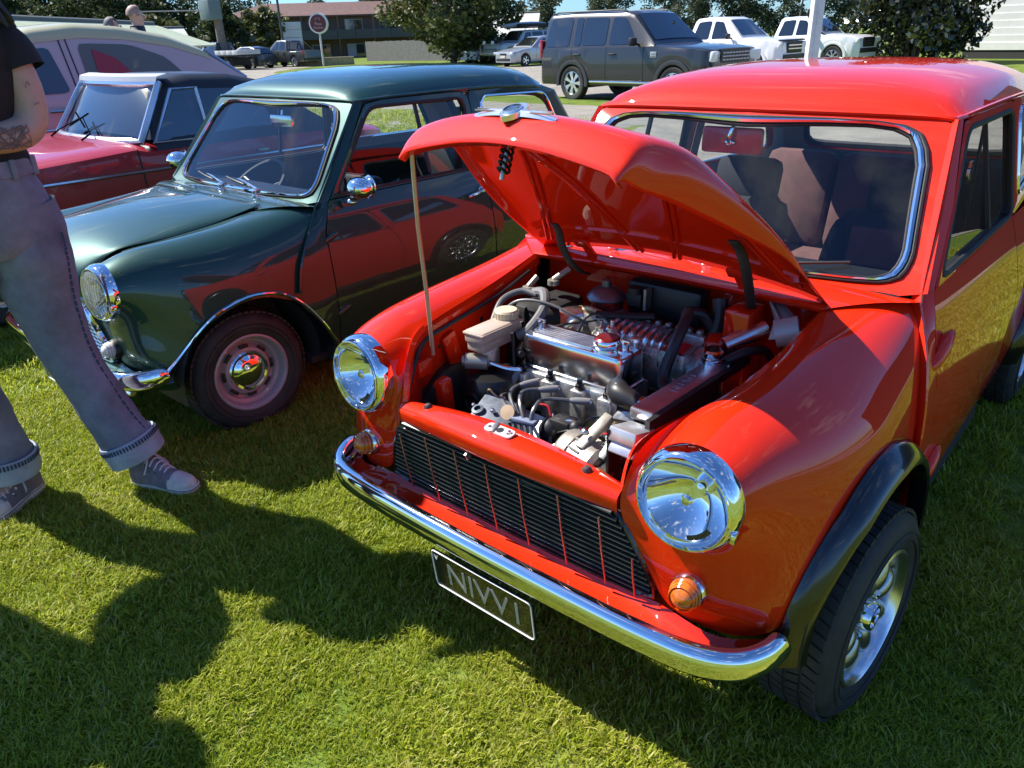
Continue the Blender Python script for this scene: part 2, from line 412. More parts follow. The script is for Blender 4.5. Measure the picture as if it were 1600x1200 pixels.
def bonnet_rows(red=False):
    half = [
     [(.452,.282,.870),(.420,.278,.874),(.362,.268,.878),(.24,.255,.882),(.12,.246,.886),(0,.244,.888)],
     [(.436,.05,.826),(.414,.05,.846),(.360,.05,.866),(.24,.05,.880),(.12,.05,.886),(0,.05,.888)],
     [(.415,-.12,.803),(.396,-.12,.828),(.345,-.12,.845),(.23,-.12,.866),(.12,-.12,.874),(0,-.12,.877)],
     [(.376,-.30,.785),(.360,-.30,.808),(.318,-.30,.808),(.22,-.29,.833),(.11,-.29,.842),(0,-.29,.845)],
     [(.340,-.380,.735),(.328,-.388,.748),(.298,-.396,.756),(.21,-.402,.774),(.10,-.408,.784),(0,-.410,.787)],
     [(.324,-.425,.668),(.313,-.436,.684),(.284,-.445,.704),(.20,-.457,.722),(.10,-.467,.729),(0,-.470,.731)],
     [(.316,-.432,.626),(.299,-.441,.632),(.270,-.449,.640),(.19,-.461,.650),(.10,-.471,.658),(0,-.475,.661)]]
    if not red:  # closed: nearly flush with the wings
        half[1:4] = [[(.434,.05,.826),(.412,.05,.840),(.36,.05,.855),(.24,.05,.871),(.12,.05,.879),(0,.05,.881)], [(.417,-.12,.808),(.396,-.12,.821),(.345,-.12,.835),(.23,-.12,.853),(.12,-.12,.863),(0,-.12,.866)], [(.385,-.30,.797),(.367,-.30,.803),(.318,-.30,.809),(.22,-.29,.823),(.11,-.29,.832),(0,-.29,.835)]]
    left = [r[:2] for r in half]
    if red:      # the opened bonnet shows the full depth of its near side skirt
        half[0] = [(.452,.282,.874),(.420,.274,.878),(.362,.258,.881),(.24,.236,.885),(.12,.223,.888),(0,.219,.890)]; left[0] = half[0][:2]
        for i, q in {1:[(.424,.05,.828),(.422,.05,.849)], 2:[(.374,-.125,.764),(.393,-.12,.818)], 3:[(.328,-.30,.692),(.350,-.30,.760)],
                     4:[(.309,-.385,.652),(.318,-.39,.705)], 5:[(.302,-.425,.638),(.306,-.438,.672)], 6:[(.297,-.436,.626),(.289,-.443,.632)]}.items(): half[i][:2] = q
    return [r+[(-x, y, z) for x, y, z in reversed(l+r[2:-1])] for r, l in zip(half, left)]

def wheel(parent, c, side, red, steer=0.0, name='wheel'):
    """c is the hub point at the tyre's mid-plane; side = +1 / -1 outward"""
    w = bpy.data.objects.new(name, None); COL.objects.link(w); w.parent = parent; w.location = c
    w.rotation_euler = (0, 0, steer if side > 0 else pi+steer)
    R, rim, hw = (.259 if red else .253), .160, .085
    if red:
        rim = .166
    tp = [(rim-.004,-hw+.012),(rim+.01,-hw+.004),(R-.055,-hw-.006),(R-.028,-hw),(R-.010,-hw+.014),(R-.003,-hw+.03)]
    tp = tp+[(R,-hw+.05),(R,0)]
    tp = tp+[(r,-h) for r, h in reversed(tp[:-1])]
    t = MB(); t.lathe(tp, axis=(1,0,0), n=72)
    # tread blocks: raised pads between sipes
    for k in range(60):
        a = 2*pi*k/60
        for j, (h0, h1, sh) in enumerate([(-.066,-.040,.0),(-.034,-.006,.35),(.002,.030,-.2),(.036,.066,.1)]):
            a0 = a+sh*2*pi/60+.012; a1 = a0+2*pi/60*.80; sk = .035*(1 if j % 2 else -1)
            for r in (R+.0045,):
                q = [(h0,a0),(h1,a0+sk),(h1,a1+sk),(h0,a1)]
                vs = [(h, -r*sin(b), r*cos(b)) for h, b in q]+[(h, -(R-.004)*sin(b), (R-.004)*cos(b)) for h, b in q]
                t.add(vs, [(0,1,2,3),(0,4,5,1),(1,5,6,2),(2,6,7,3),(3,7,4,0)])
    for rr in (R-.045, R-.062):     # moulded ribs on the sidewall
        t.lathe([(rr-.002, hw+.0045),(rr, hw+.0075),(rr+.002, hw+.0045)], axis=(1,0,0), n=72)
    t.build('tyre', TYRE, w, angle=40)
    if red:
        b = MB(); b.lathe([(rim+.003,hw-.012),(rim+.004,hw-.003),(rim-.002,hw),(rim-.008,hw-.006),(rim-.013,hw-.02),(rim-.016,.035),(rim-.024,.030),(rim-.030,-.02),(rim-.034,-.06)], axis=(1,0,0), n=72)
        b.lathe([(rim-.030,.020),(rim-.034,.026),(rim-.040,.020)], axis=(1,0,0), n=72)
        b.build('rim', ALU, w)
        s = MB()
        for k in range(8):
            a = 2*pi*(k+.35)/8; d = Vector((0, cos(a), sin(a)))
            s.ell(Vector((.046,0,0))+d*.098, (.028,.029,.052), rot=frame((0,0,0), (1,0,0), d.cross(Vector((1,0,0)))).to_3x3() @ Matrix.Identity(3) if False else Matrix(((1,0,0),(0,-sin(a),cos(a)),(0,cos(a),sin(a)))), n=14, m=10)
        s.lathe([(.060,.028),(.058,.042),(.048,.050),(.034,.052)], axis=(1,0,0), n=40)
        s.build('spoke', pmat('satin_alloy', (.46,.47,.48), .28, metal=.95, noise=(40,.15)), w, angle=50)
        d = MB(); d.lathe([(0,.012),(.132,.012),(.134,-.0)], axis=(1,0,0), n=40)
        d.build('brake_disc', SOOT, w)
        h = MB(); h.lathe([(.036,.040),(.036,.074),(.032,.080),(.025,.080),(.023,.066),(0,.064)], axis=(1,0,0), n=32)
        h.build('hub_cap', CHROME, w)
        for k in range(4):
            a = 2*pi*(k+.5)/4; n_ = MB(); n_.lathe([(.0105,.042),(.0105,.066),(.006,.071),(0,.071)], (0,.052*cos(a),.052*sin(a)), (1,0,0), n=6)
            n_.build('wheel_nut', CHROME, w, angle=20)
        va = MB(); va.tube([(.03,-.10,.105),(.058,-.094,.098),(.070,-.088,.092)], [.005,.005,.0035], n=8)
        va.build('valve', STEEL, w)
    else:
        b = MB(); b.lathe([(rim+.003,hw-.012),(rim+.004,hw-.004),(rim-.003,hw-.001),(rim-.010,hw-.006),(rim-.016,hw-.022),(rim-.020,hw-.036),(rim-.034,hw-.042),(rim-.040,.030),(rim-.048,.026)], axis=(1,0,0), n=72)
        b.build('rim', STEERW, w)
        d = MB(); d.lathe([(rim-.046,.020),(.098,.046),(.088,.050),(0,.046)], axis=(1,0,0), n=48)
        d.build('wheel_disc', STEERW, w)
        for k in range(8):
            a = 2*pi*k/8; s = MB(); s.box((.041, 0, .106), (.012,.040,.014), ch=.004); s.xf(Matrix.Rotation(a, 4, 'X')); s.build('vent_slot', BLACK, w)
        h = MB(); h.lathe([(.086,.044),(.086,.052),(.080,.058),(.070,.056),(.066,.058),(.056,.066),(.035,.073),(.015,.076),(0,.0765)], axis=(1,0,0), n=56)
        h.build('hub_cap', CHROME, w)
    return w

def headlight(parent, s, red):
    h = bpy.data.objects.new('headlight', None); COL.objects.link(h); h.parent = parent
    h.location = (s*.473, -.428, .680); h.rotation_euler = (radians(-4), 0, s*radians(3))
    ax = (0,-1,0)
    m = MB(); m.lathe([(.1045,-.020),(.106,-.004),(.1045,.008),(.100,.018),(.0945,.0235),(.0905,.025),(.0885,.020)], axis=ax, n=64)
    m.lathe([(.0935,.0265),(.092,.0295),(.0895,.0295),(.088,.022)], axis=ax, n=64)
    m.build('chrome_rim', CHROME, h)
    c = MB(); c.box((.106*cos(.35),-.012,-.106*sin(.35)), (.010,.022,.020), ch=.003); 
    if s < 0: c = c.flipped()
    c.build('rim_clip', CHROME, h)
    r = MB(); r.lathe([(.0905,.020)]+[(.0895*sqrt(t), .012-.062*(1-t)) for t in [1,.85,.7,.55,.4,.25,.12,.04,.004]], axis=ax, n=64)
    r.build('reflector', MIRROR, h)
    b = MB(); b.lathe([(.0,.012),(.008,.011),(.013,.006),(.0135,-.02),(.0135,-.05)], axis=ax, n=24)
    b.build('bulb_shield', CHROME, h)
    if red:
        st = MB(); st.box((0,-.0245,0), (.05,.0015,.012)); 
        st = MB(); st.grid([[Vector((sin(t)*.060, -.0262, -cos(t)*.060)) for t in np.linspace(.25,1.05,7)],[Vector((sin(t)*.071, -.0252, -cos(t)*.071)) for t in np.linspace(.25,1.05,7)]])
        st.build('lens_mark', BLACK, h)
    l = MB(); l.lathe([(.0885,.022)]+[(.0885*sin(t), .022+.018*cos(t)) for t in np.linspace(pi/2*.9, .02, 9)], axis=ax, n=64)
    if not red:
        for i in range(-5, 6):
            x = i*.015; hh = sqrt(max(0, .082**2-x*x))
            l.tube([(x,-.024-.016*sqrt(max(0,1-(x*x+z*z)/.0079)),z) for z in np.linspace(-hh, hh, 9)], .0022, n=4, caps=False)
        l.build('lens', glassmat('fluted_lens', (.93,.95,.9), 1.5, .05, .18), h)
    else:
        l.build('lens', LENS, h)
    return h

def mini(red):
    PAINT = RED if red else GREEN
    if red:
        root = thing('vintage_car', 'bright red small vintage saloon with its bonnet propped open', 'car', (0,0,0), group='small vintage saloons on the lawn')
    else:
        root = thing('vintage_car', 'dark green small vintage saloon with closed bonnet and chrome mirrors', 'car', (-2.308,-.106,-.011), .0055, group='small vintage saloons on the lawn')
    def both(mb, name, mat, **kw):
        a = mb.build(name, mat, root, **kw); b = mb.flipped().build(name, mat, root, **kw); return a, b
    # --- front wings
    both(wing_cage(red), 'front_wing', PAINT, sub=3)
    # wing inner flange down to the gutter beside the bonnet opening
    edge = [(.326,-.438,.597),(.327,-.425,.640),(.338,-.392,.735),(.388,-.305,.778),(.420,-.190,.782),(.436,.030,.805),(.443,.155,.830),(.447,.262,.852)]
    E = catmull([Vector(p) for p in edge], 6)
    fl = MB(); fl.grid([E, [p+Vector((-.010,.004,-.010)) for p in E], [p+Vector((-.012,.004,-.034)) for p in E]])
    both(fl, 'wing_flange', PAINT, weld=True)
    # --- slam panel over the grille
    def slamrow(h):
        return h+[(-x,y,z) for x,y,z in reversed(h[:-1])]
    rows = [slamrow([(.322,-.392,.628),(.22,-.385,.642),(.10,-.378,.650),(0,-.375,.652)]),
            slamrow([(.326,-.418,.640),(.23,-.416,.652),(.11,-.420,.660),(0,-.421,.662)]),
            slamrow([(.327,-.440,.628),(.235,-.452,.640),(.115,-.462,.648),(0,-.466,.650)]),
            slamrow([(.327,-.441,.604),(.235,-.453,.612),(.115,-.463,.617),(0,-.467,.618)]),
            slamrow([(.326,-.436,.590),(.235,-.446,.596),(.115,-.456,.600),(0,-.460,.601)]),
            slamrow([(.326,-.420,.588),(.235,-.428,.594),(.115,-.436,.598),(0,-.440,.599)])]
    g = cagegrid(rows, 4, 6)
    MB().grid(g).build('slam_panel', PAINT, root)
    # --- valance lip under the grille
    def val(h): return h+[(-x,y,z) for x,y,z in reversed(h[:-1])]
    fold = val([(.645,-.318,.362),(.552,-.408,.378),(.440,-.410,.388),(.405,-.404,.384),(.30,-.401,.372),(.15,-.400,.368),(0,-.400,.367)])
    f2 = val([(.650,-.325,.352),(.562,-.420,.362),(.448,-.424,.370),(.405,-.420,.367),(.30,-.416,.360),(.15,-.416,.357),(0,-.416,.356)])
    tip = val([(.662,-.330,.340),(.590,-.435,.345),(.47,-.466,.350),(.41,-.470,.350),(.30,-.474,.350),(.15,-.478,.350),(0,-.480,.350)])
    t2 = val([(.660,-.325,.328),(.588,-.430,.333),(.47,-.460,.338),(.41,-.464,.338),(.30,-.468,.338),(.15,-.472,.338),(0,-.474,.338)])
    low = val([(.640,-.29,.29),(.57,-.35,.285),(.46,-.37,.28),(.40,-.375,.28),(.30,-.375,.28),(.15,-.375,.28),(0,-.375,.28)])
    MB().grid(cagegrid([fold,f2,tip,t2,low], 3, 5)).build('front_valance', PAINT, root)
    # upright return between grille and fold
    gb = [(.410,-.408,.425),(.412,-.402,.400),(.395,-.398,.388),(.30,-.396,.382),(.15,-.395,.378),(0,-.395,.377)]
    # --- grille
    gout = [(.318,-.432,.592),(.20,-.446,.598),(0,-.452,.601)]
    lo = [(0,-.397,.372),(.20,-.399,.376),(.36,-.402,.383),(.405,-.408,.400),(.404,-.410,.425),(.376,-.424,.50),(.345,-.432,.56)]
    outl = [Vector(p) for p in gout[::-1]]+[Vector(p) for p in lo[::-1]]
    outl = outl+[Vector((-p.x,p.y,p.z)) for p in reversed(outl[1:-1])]
    grille = bpy.data.objects.new('grille', None); COL.objects.link(grille); grille.parent = root
    def gx(z): return float(np.interp(z, [.375,.383,.400,.425,.50,.56,.592], [.30,.36,.400,.402,.374,.343,.316]))
    def gy(z): return float(np.interp(z, [.37,.60], [-.400,-.440]))
    if red:
        back = MB(); back.add([Vector((p.x, p.y+.022, p.z)) for p in outl], [tuple(range(len(outl)))]); back.build('backing', BLACK, grille, smooth=False)
        surround = MB(); surround.tube([p*1.0 for p in outl], .006, n=6, closed=True); surround.build('surround', BLACKP, grille)
        ns = 15
        for i in range(ns):
            z = .384+i*(.588-.384)/(ns-1); X = gx(z)-.004; y = gy(z)
            s = MB(); pts = []
            prof = [(0,.0042),(-.005,.0015),(-.006,-.0015),(-.003,-.0042),(.006,-.003),(.006,.003)]
            xs = np.linspace(-X, X, 9)
            s.grid([[Vector((x, y+dy-.006*(1-(x/.42)**2), z+dz+.006*(1-(x/.42)**2)*(i/ns))) for x in xs] for dy, dz in prof], close_u=True)
            s.build('slat', pmat('grille_black', (.022,.020,.020), .30, coat=.4), grille, angle=30)
        for x in (-.325,-.225,-.125,-.025,.075,.185,.290,.365):
            zt = float(np.interp(abs(x), [0,.25,.32,.40], [.585,.582,.565,.44])); zb = .381+.006*(abs(x) > .3)
            b = MB(); b.tube([(x, gy(zb)-.016, zb),(x, gy((zb+zt)/2)-.018, (zb+zt)/2),(x, gy(zt)-.015, zt)], .0021, n=6)
            b.build('vertical_bar', pmat('copper_bar', (.35,.16,.13), .3, metal=.8), grille)
        # wiring seen through the grille and the release lever
        w = MB(); w.tube([(-.10,-.432,.586),(-.05,-.440,.578),(-.02,-.441,.562),(.05,-.441,.565),(.10,-.440,.570),(.20,-.436,.580)], .0030, n=6, smooth=5); w.build('cable', BLACK, grille)
        lv = MB(); lv.box((-.075,-.455,.588), (.005,.012,.02), rot=(.5,0,0)); lv.build('release_lever', STEEL, grille)
    else:
        back = MB(); back.add([Vector((p.x, p.y+.022, p.z)) for p in outl], [tuple(range(len(outl)))]); back.build('backing', BLACK, grille, smooth=False)
        surround = MB(); surround.tube([p+Vector((0,-.012,0)) for p in outl], .013, n=8, closed=True); surround.build('surround', CHROME, grille)
        for i in range(11):
            z = .388+i*(.584-.388)/10; X = gx(z)-.010; y = gy(z)
            s = MB(); xs = np.linspace(-X, X, 60)
            s.grid([[Vector((x, y+dy-.006, z+dz+.0028*sin(x*160))) for x in xs] for dy, dz in [(0,.004),(-.006,0),(0,-.004)]])
            s.build('slat', CHROMEW, grille, angle=30)
    # --- bumper
    cl = [(.668,-.345,.372),(.655,-.405,.370),(.615,-.460,.368),(.54,-.496,.367),(.42,-.512,.368),(.25,-.520,.370),(0,-.524,.371)]
    cl = [Vector(p) for p in cl]; cl = cl+[Vector((-p.x,p.y,p.z)) for p in reversed(cl[:-1])]
    C = catmull(cl, 8)
    prof = [(.030,.030),(.022,.037),(.006,.036),(-.004,.024),(-.008,.004),(-.007,-.012),(-.001,-.026),(.010,-.036),(.024,-.038)]
    rows = []
    for i, p in enumerate(C):
        t = (C[min(i+1,len(C)-1)]-C[max(i-1,0)]).normalized(); nrm = Vector((-t.y, t.x, 0)).normalized()
        if nrm.dot(p-Vector((p.x*.3, .3, p.z))) < 0: nrm = -nrm
        e = min(i, len(C)-1-i); k = min(1, .55+.45*sqrt(min(1, e/4)))
        rows.append([p-nrm*(d)+Vector((0,0,z*k)) for d, z in prof])
    b = MB(); b.grid(rows)
    o = len(b.v); n = len(prof)
    b.f.append(tuple(range(n))); b.f.append(tuple(reversed(range((len(rows)-1)*n, len(rows)*n))))
    b.build('front_bumper', CHROME, root, angle=50)
    # --- number plate
    pl = bpy.data.objects.new('number_plate', None); COL.objects.link(pl); pl.parent = root
    pl.location = (0,-.513,.262); pl.rotation_euler = (radians(90+6), 0, 0); pl.scale = (.88,.92,1)
    p = MB(); p.extr(roundpoly([(-.186,-.067,0),(.186,-.067,0),(.186,.067,0),(-.186,.067,0)], .014, 4), (0,0,-.004)); p.build('plate', BLACKP, pl, smooth=False)
    if red:
        oo = roundpoly([(-.182,-.063,.001),(.182,-.063,.001),(.182,.063,.001),(-.182,.063,.001)], .014, 4)
        p = MB(); p.tube(oo, .0019, n=5, closed=True); p.build('plate_border', WHITED, pl)
        textmesh('NIVV1', .105, 'plate_lettering', pmat('plate_white_shaded', (.20,.22,.21), .22, coat=.9), pl, Matrix.Translation((.012,-.004,.001)), sx=1.0)  # white lettering, darkened in its colour for the shade on the plate
        textmesh('V', .026, 'plate_state_letter', WHITED, pl, Matrix.Translation((-.166,.040,.001)))
    else:
        oo = roundpoly([(-.182,-.063,.001),(.182,-.063,.001),(.182,.063,.001),(-.182,.063,.001)], .014, 4)
        p = MB(); p.tube(oo, .0019, n=5, closed=True); p.build('plate_border', WHITED, pl)
    # --- lamps
    for s in (-1, 1):
        headlight(root, s, red)
        i = bpy.data.objects.new('indicator', None); COL.objects.link(i); i.parent = root
        i.location = (s*(.487 if red else .45), -.424 if red else -.43, .470 if red else .455); i.rotation_euler = (radians(-8), 0, s*radians(6))
        m = MB(); m.lathe([(.037,-.012),(.037,.004),(.033,.010),(.028,.010)], axis=(0,-1,0), n=32); m.build('lamp_rim', CHROME if red else BLACK, i)
        m = MB(); m.lathe([(.030,.006),(.030,.016),(.0265,.030),(.018,.041),(.008,.046),(0,.047)], axis=(0,-1,0), n=32)
        for k in range(3): m.lathe([(.0305-k*.0022,.014+k*.009),(.0325-k*.0025,.017+k*.009),(.0300-k*.0024,.020+k*.009)], axis=(0,-1,0), n=32)
        m.build('lens', AMBER if red else LAMPW, i)
    # --- scuttle panel
    f1 = [(.448,.262,.838),(.33,.262,.842),(.17,.262,.845),(0,.262,.846)]
    f1b = [(.458,.258,.854),(.33,.252,.860),(.17,.246,.866),(0,.244,.869)]
    f2 = [(.540,.330,.864),(.36,.320,.872),(.18,.318,.877),(0,.318,.879)]
    f3 = [(.606,.402,.858),(.40,.395,.868),(.20,.390,.873),(0,.388,.875)]
    f4 = [(.624,.452,.850),(.42,.425,.862),(.21,.415,.866),(0,.412,.868)]
    sm = lambda h: h+[(-x,y,z) for x,y,z in reversed(h[:-1])]
    MB().grid(cagegrid([sm(f1),sm(f1b),sm(f2),sm(f3),sm(f4)], 4, 6)).build('scuttle_panel', PAINT, root)
    # --- windscreen surround, trim and glass
    inn = [Vector((x, wsy(x,z), z)) for x, z in WS_IN]
    inn = inn+[Vector((-p.x,p.y,p.z)) for p in reversed(inn[1:-1])]
    out = [(0,1.252),(.30,1.250),(.541,1.243),(.580,1.10),(.628,.850),(.42,.862),(.21,.8605),(0,.860)]
    out = [Vector((x, wsy(x,z)-(.012 if z < .87 else 0), z)) for x, z in out]; out = out+[Vector((-p.x,p.y,p.z)) for p in reversed(out[1:-1])]
    # pair by angle round the centre so the ring does not twist
    cen = Vector((0, .62, 1.04))
    def byang(P, n=96):
        P = resample([*P, P[0]], 600)[:-1]; A = [math.atan2(p.z-cen.z, p.x) for p in P]; res = []
        for k in range(n):
            a = pi/2-2*pi*k/n; a = math.atan2(sin(a), cos(a)); j = min(range(len(P)), key=lambda i: abs(math.atan2(sin(A[i]-a), cos(A[i]-a)))); res.append(P[j])
        return res
    A_, B_ = byang(out), byang(inn)
    rows = [[a.lerp(b, t) for a, b in zip(A_, B_)] for t in (0,.35,.7,1)]+[[b+Vector((0,.035,-.01)) for b in B_]]
    MB().grid(rows, close_v=True).build('windscreen_surround', PAINT, root, angle=40)
    Inn = resample([*inn, inn[0]], 121)[:-1]
    def inset(P, d):
        return [p+(cen-p).normalized()*d for p in P]
    ws = bpy.data.objects.new('windscreen', None); COL.objects.link(ws); ws.parent = root
    off = Vector((0,-.006,.004))
    def band(d0, d1, h):
        a, b = inset(Inn, d0), inset(Inn, d1); m_ = inset(Inn, (d0+d1)/2)
        q = MB(); q.grid([[p for p in a],[p+off*h*.8 for p in inset(Inn, d0+.002)],[p+off*h for p in m_],[p+off*h*.8 for p in inset(Inn, d1-.002)],[p for p in b]], close_v=True); return q
    band(-.004,.010,1.4).build('outer_seal', RUBBER, ws)
    band(.007,.024,2.2).build('trim_strip', CHROME if not red else pmat('trim_bright', (.82,.83,.84), .10, metal=1.0), ws)
    band(.022,.032,1.2).build('inner_seal', RUBBER if red else BLACK, ws)
    diskpatch(inset(Inn, .026), 120, 6, lambda p: Vector((p.x, wsy(p.x,p.z)+.001, p.z))).build('glass', GLASS if red else glassmat('green_car_glass', (.80,.86,.90), 1.52), ws)
    # --- roof
    xs = np.linspace(-1, 1, 33); ys = [.735,.742,.760,.80,.87,.97,1.10,1.28,1.46,1.64,1.84,2.00,2.12,2.18,2.205]
    zc = [1.252,1.268,1.285,1.307,1.327,1.342,1.351,1.356,1.357,1.354,1.345,1.324,1.288,1.252,1.222]
    ze = np.interp(ys, [.735,.80,1.0,1.4,1.75,2.05,2.205], [1.243,1.246,1.252,1.252,1.245,1.225,1.20])
    xe = np.interp(ys, [.735,.80,1.0,1.5,2.0,2.205], [.535,.545,.555,.557,.540,.505])
    rows = []
    for y, c_, e_, x_ in zip(ys, zc, ze, xe):
        r = []
        for u in xs:
            hgt = (1-abs(u)**3.6)**.56
            yy = y
            if y < .8: yy = y+.022*abs(u)**2.2*(1 if y < .77 else .5)
            if y > 2.0: yy = y-.05*abs(u)**2.5
            r.append(Vector((u*x_, yy, e_+(c_-e_)*hgt)))
        rows.append(r)
    MB().grid(rows).build('roof', PAINT, root, angle=60)
    MB().grid([[p+Vector((-p.x*.03,0,-.022)) for p in r] for r in rows]).build('headlining', LINER, root, angle=60)
    gut = [rows[0][i]+Vector((0,-.006,-.003)) for i in range(33)]
    side = [Vector((r[-1].x+.008, r[-1].y, r[-1].z-.004)) for r in rows]
    gp = MB(); gp.tube([Vector((-p.x,p.y,p.z)) for p in reversed(side)]+gut+side, .0065, n=6)
    gp.build('roof_gutter', PAINT, root)
    # --- pillars, seams
    seam = catmull([Vector(p) for p in [(.540,.755,1.238),(.572,.600,1.05),(.600,.455,.868),(.612,.425,.835),(.657,.350,.758),(.692,.276,.660),(.704,.244,.560),(.703,.240,.54)]], 6)
    sm_ = MB(); sm_.grid([[p+Vector((-.012,.004,0)) for p in seam],[p+Vector((.012,-.012,.002)) for p in seam],[p+Vector((.014,-.002,.002)) for p in seam],[p+Vector((-.004,.014,0)) for p in seam]])
    both(sm_, 'body_seam', PAINT, weld=True)
    # A panel
    l = [SEAM[0],(.632,.395,.80),SEAM[1],SEAM[2],SEAM[3],(.706,.300,.44),(.702,.327,.33),(.676,.330,.215)]
    if not red: l[4:] = [(.703,.245,.492),(.706,.302,.42),(.702,.35,.33),(.676,.392,.25)]
    r = [sidept(.492,.870),sidept(.455,.80),sidept(.43,.75),sidept(.42,.66),sidept(.418,.56 if red else .52),sidept(.418,.44),sidept(.418,.33),sidept(.418,.215 if red else .24)]
    both(MB().grid(cagegrid([l,[Vector(a).lerp(Vector(b),.5)+Vector((.002,0,0)) for a,b in zip(l,r)],r], 4, 5)), 'a_panel', PAINT)
    both(MB().grid([[Vector((.602,.446,.855)),Vector((.575,.60,1.05)),Vector((.541,.757,1.240))],[Vector(sidept(.492,.866)),Vector(sidept(.645,1.05)),Vector(sidept(.795,1.236))]]), 'windscreen_pillar', PAINT)
    # --- doors
    for s in (-1, 1):
        door = bpy.data.objects.new('door', None); COL.objects.link(door); door.parent = root
        def fl_(m): return m if s > 0 else m.flipped()
        zs = [.868,.84,.80,.75,.66,.56,.44,.33,.215]; fy = [.497,.478,.460,.436,.425,.423,.423,.423,.423]
        rows = []
        for z, y0 in zip(zs, fy):
            rows.append([Vector(sidept(y0+(1.455-y0)*t, z, .004*sin(pi*t))) for t in np.linspace(0,1,12)])
        sk = MB(); sk.grid(rows)
        sk.grid([rows[0],[p+Vector((-.03,0,.004)) for p in rows[0]]])
        sk.grid([[r_[0] for r_ in rows],[r_[0]+Vector((-.03,.003,0)) for r_ in rows]])
        fl_(sk).build('door_skin', PAINT, door, weld=True, angle=40)
        outer = [sidept(.500,.872),sidept(.65,1.055),sidept(.800,1.228),sidept(.90,1.240),sidept(1.40,1.240),sidept(1.448,1.212),sidept(1.455,.872)]
        inner = roundpoly([sidept(.538,.884),sidept(.815,1.212),sidept(1.405,1.208),sidept(1.422,.880)], .05)
        cc = Vector((0, 1.02, 1.04))
        def ba(P, n=80):
            P = resample([*[Vector(p) for p in P], Vector(P[0])], 500)[:-1]; A = [math.atan2(p.z-cc.z, (p.y-cc.y)) for p in P]; res = []
            for k in range(n):
                a = -pi+2*pi*k/n; j = min(range(len(P)), key=lambda i: abs(math.atan2(sin(A[i]-a), cos(A[i]-a)))); res.append(P[j])
            return res
        a_, b_ = ba(outer), ba(inner)
        fr = MB(); fr.grid([[p for p in a_],[p+Vector((.006,0,0)) for p in [x.lerp(y,.12) for x,y in zip(a_,b_)]],[x.lerp(y,.75)+Vector((.005,0,0)) for x,y in zip(a_,b_)],[p+Vector((-.004,0,0)) for p in b_]], close_v=True)
        fk = MB(); fk.grid([[p+Vector((-.022,0,0)) for p in a_],[p+Vector((-.026,0,0)) for p in b_],[p+Vector((-.005,0,0)) for p in b_]], close_v=True); fl_(fk).build('frame_lining', VINYL, door)
        fl_(fr).build('window_frame', PAINT, door)
        se = MB(); I = resample([*inner, inner[0]], 81)[:-1]; se.tube(I, .009, n=6, closed=True); fl_(se).build('window_seal', RUBBER, door)
        gl = diskpatch([Vector(p)+Vector((-.010,0,0)) for p in inner], 64, 4); fl_(gl).build('window_glass', GLASS, door)
        ch = MB(); ch.box(sidept(1.10,1.05,-.016), (.012,.016,.31), rot=(0,-.23,0)); fl_(ch).build('sliding_channel', BLACK, door)
        # hinges: pointed external fairings
        if red:
            for z, y in ((.728,.432),(.409,.425)):
                x = sidex(z); h = MB(); h.ell((x+.005, y+.030, z+.004), (.019,.080,.021), rot=(.42,0,-.05), n=14, m=10)
                fl_(h).build('hinge', PAINT, door)
        else:
            for z, y in ((.728,.432),(.409,.425)):
                x = sidex(z); h = MB(); h.ell((x+.002, y+.02, z), (.010,.04,.014), rot=(.35,0,0), n=10, m=6); fl_(h).build('hinge', PAINT, door)
        hd = MB(); x = sidex(.772); hd.tube([(x+.004,1.395,.772),(x+.030,1.392,.774),(x+.036,1.375,.772),(x+.034,1.31,.762),(x+.03,1.285,.757)], [.011,.010,.009,.008,.006], n=10, smooth=4)
        hd.lathe([(.016,0),(.016,.008),(.010,.012)], (x,1.395,.772), (1,0,0), n=16)
        if not red: fl_(hd).build('door_handle', CHROME, door)
        card = MB(); card.box((.60,.95,.60), (.02,.92,.50)); fl_(card).build('door_card', VINYL if not red else DARKCLOTH, door)
        # rear quarter
        rq = []
        for z in [.868,.84,.80,.75,.66,.63,.60,.56,.50,.44,.36,.30,.215]:
            dz = z-.29
            half = sqrt(max(0,.31**2-dz*dz)) if z > .29 else .31
            rq.append([Vector(sidept(1.461+(2.036-half-1.461 if half > 0.01 else .575)*t, z)) for t in np.linspace(0,1,10)])
        q = MB(); q.grid(rq)
        rr = []
        for z in [.868,.84,.80,.75,.66,.63,.60,.56,.50,.44,.36,.30]:
            dz = z-.29; half = sqrt(max(0,.31**2-dz*dz)) if z > .29 else .31
            ye = float(np.interp(z, [.30,.60,.75,.868], [2.50,2.50,2.47,2.445])); y0 = 2.036+half
            rr.append([Vector(sidept(y0+(ye-y0)*t, z)) for t in np.linspace(0,1,8)])
        q.grid(rr)
        fl_(q).build('rear_quarter_panel', PAINT, root, angle=40)
        outer = [sidept(1.461,.870),sidept(1.461,1.244),sidept(1.75,1.240),sidept(2.08,1.220),sidept(2.20,1.190),sidept(2.32,1.03),sidept(2.445,.868)]
        inner = roundpoly([sidept(1.525,.925),sidept(1.530,1.205),sidept(2.085,1.188),sidept(2.235,.925)], .055)
        cc = Vector((0, 1.86, 1.05))
        a_, b_ = ba(outer), ba(inner)
        fr = MB(); fr.grid([[p for p in a_],[x.lerp(y,.5)+Vector((.003,0,0)) for x,y in zip(a_,b_)],[p for p in b_]], close_v=True)
        fl_(fr).build('rear_pillar', PAINT, root)
        fi = MB(); fi.grid([[p+Vector((-.03,0,0)) for p in a_],[p+Vector((-.032,0,0)) for p in b_]], close_v=True); fl_(fi).build('pillar_lining', LINER, root)
        qw = bpy.data.objects.new('quarter_window', None); COL.objects.link(qw); qw.parent = root
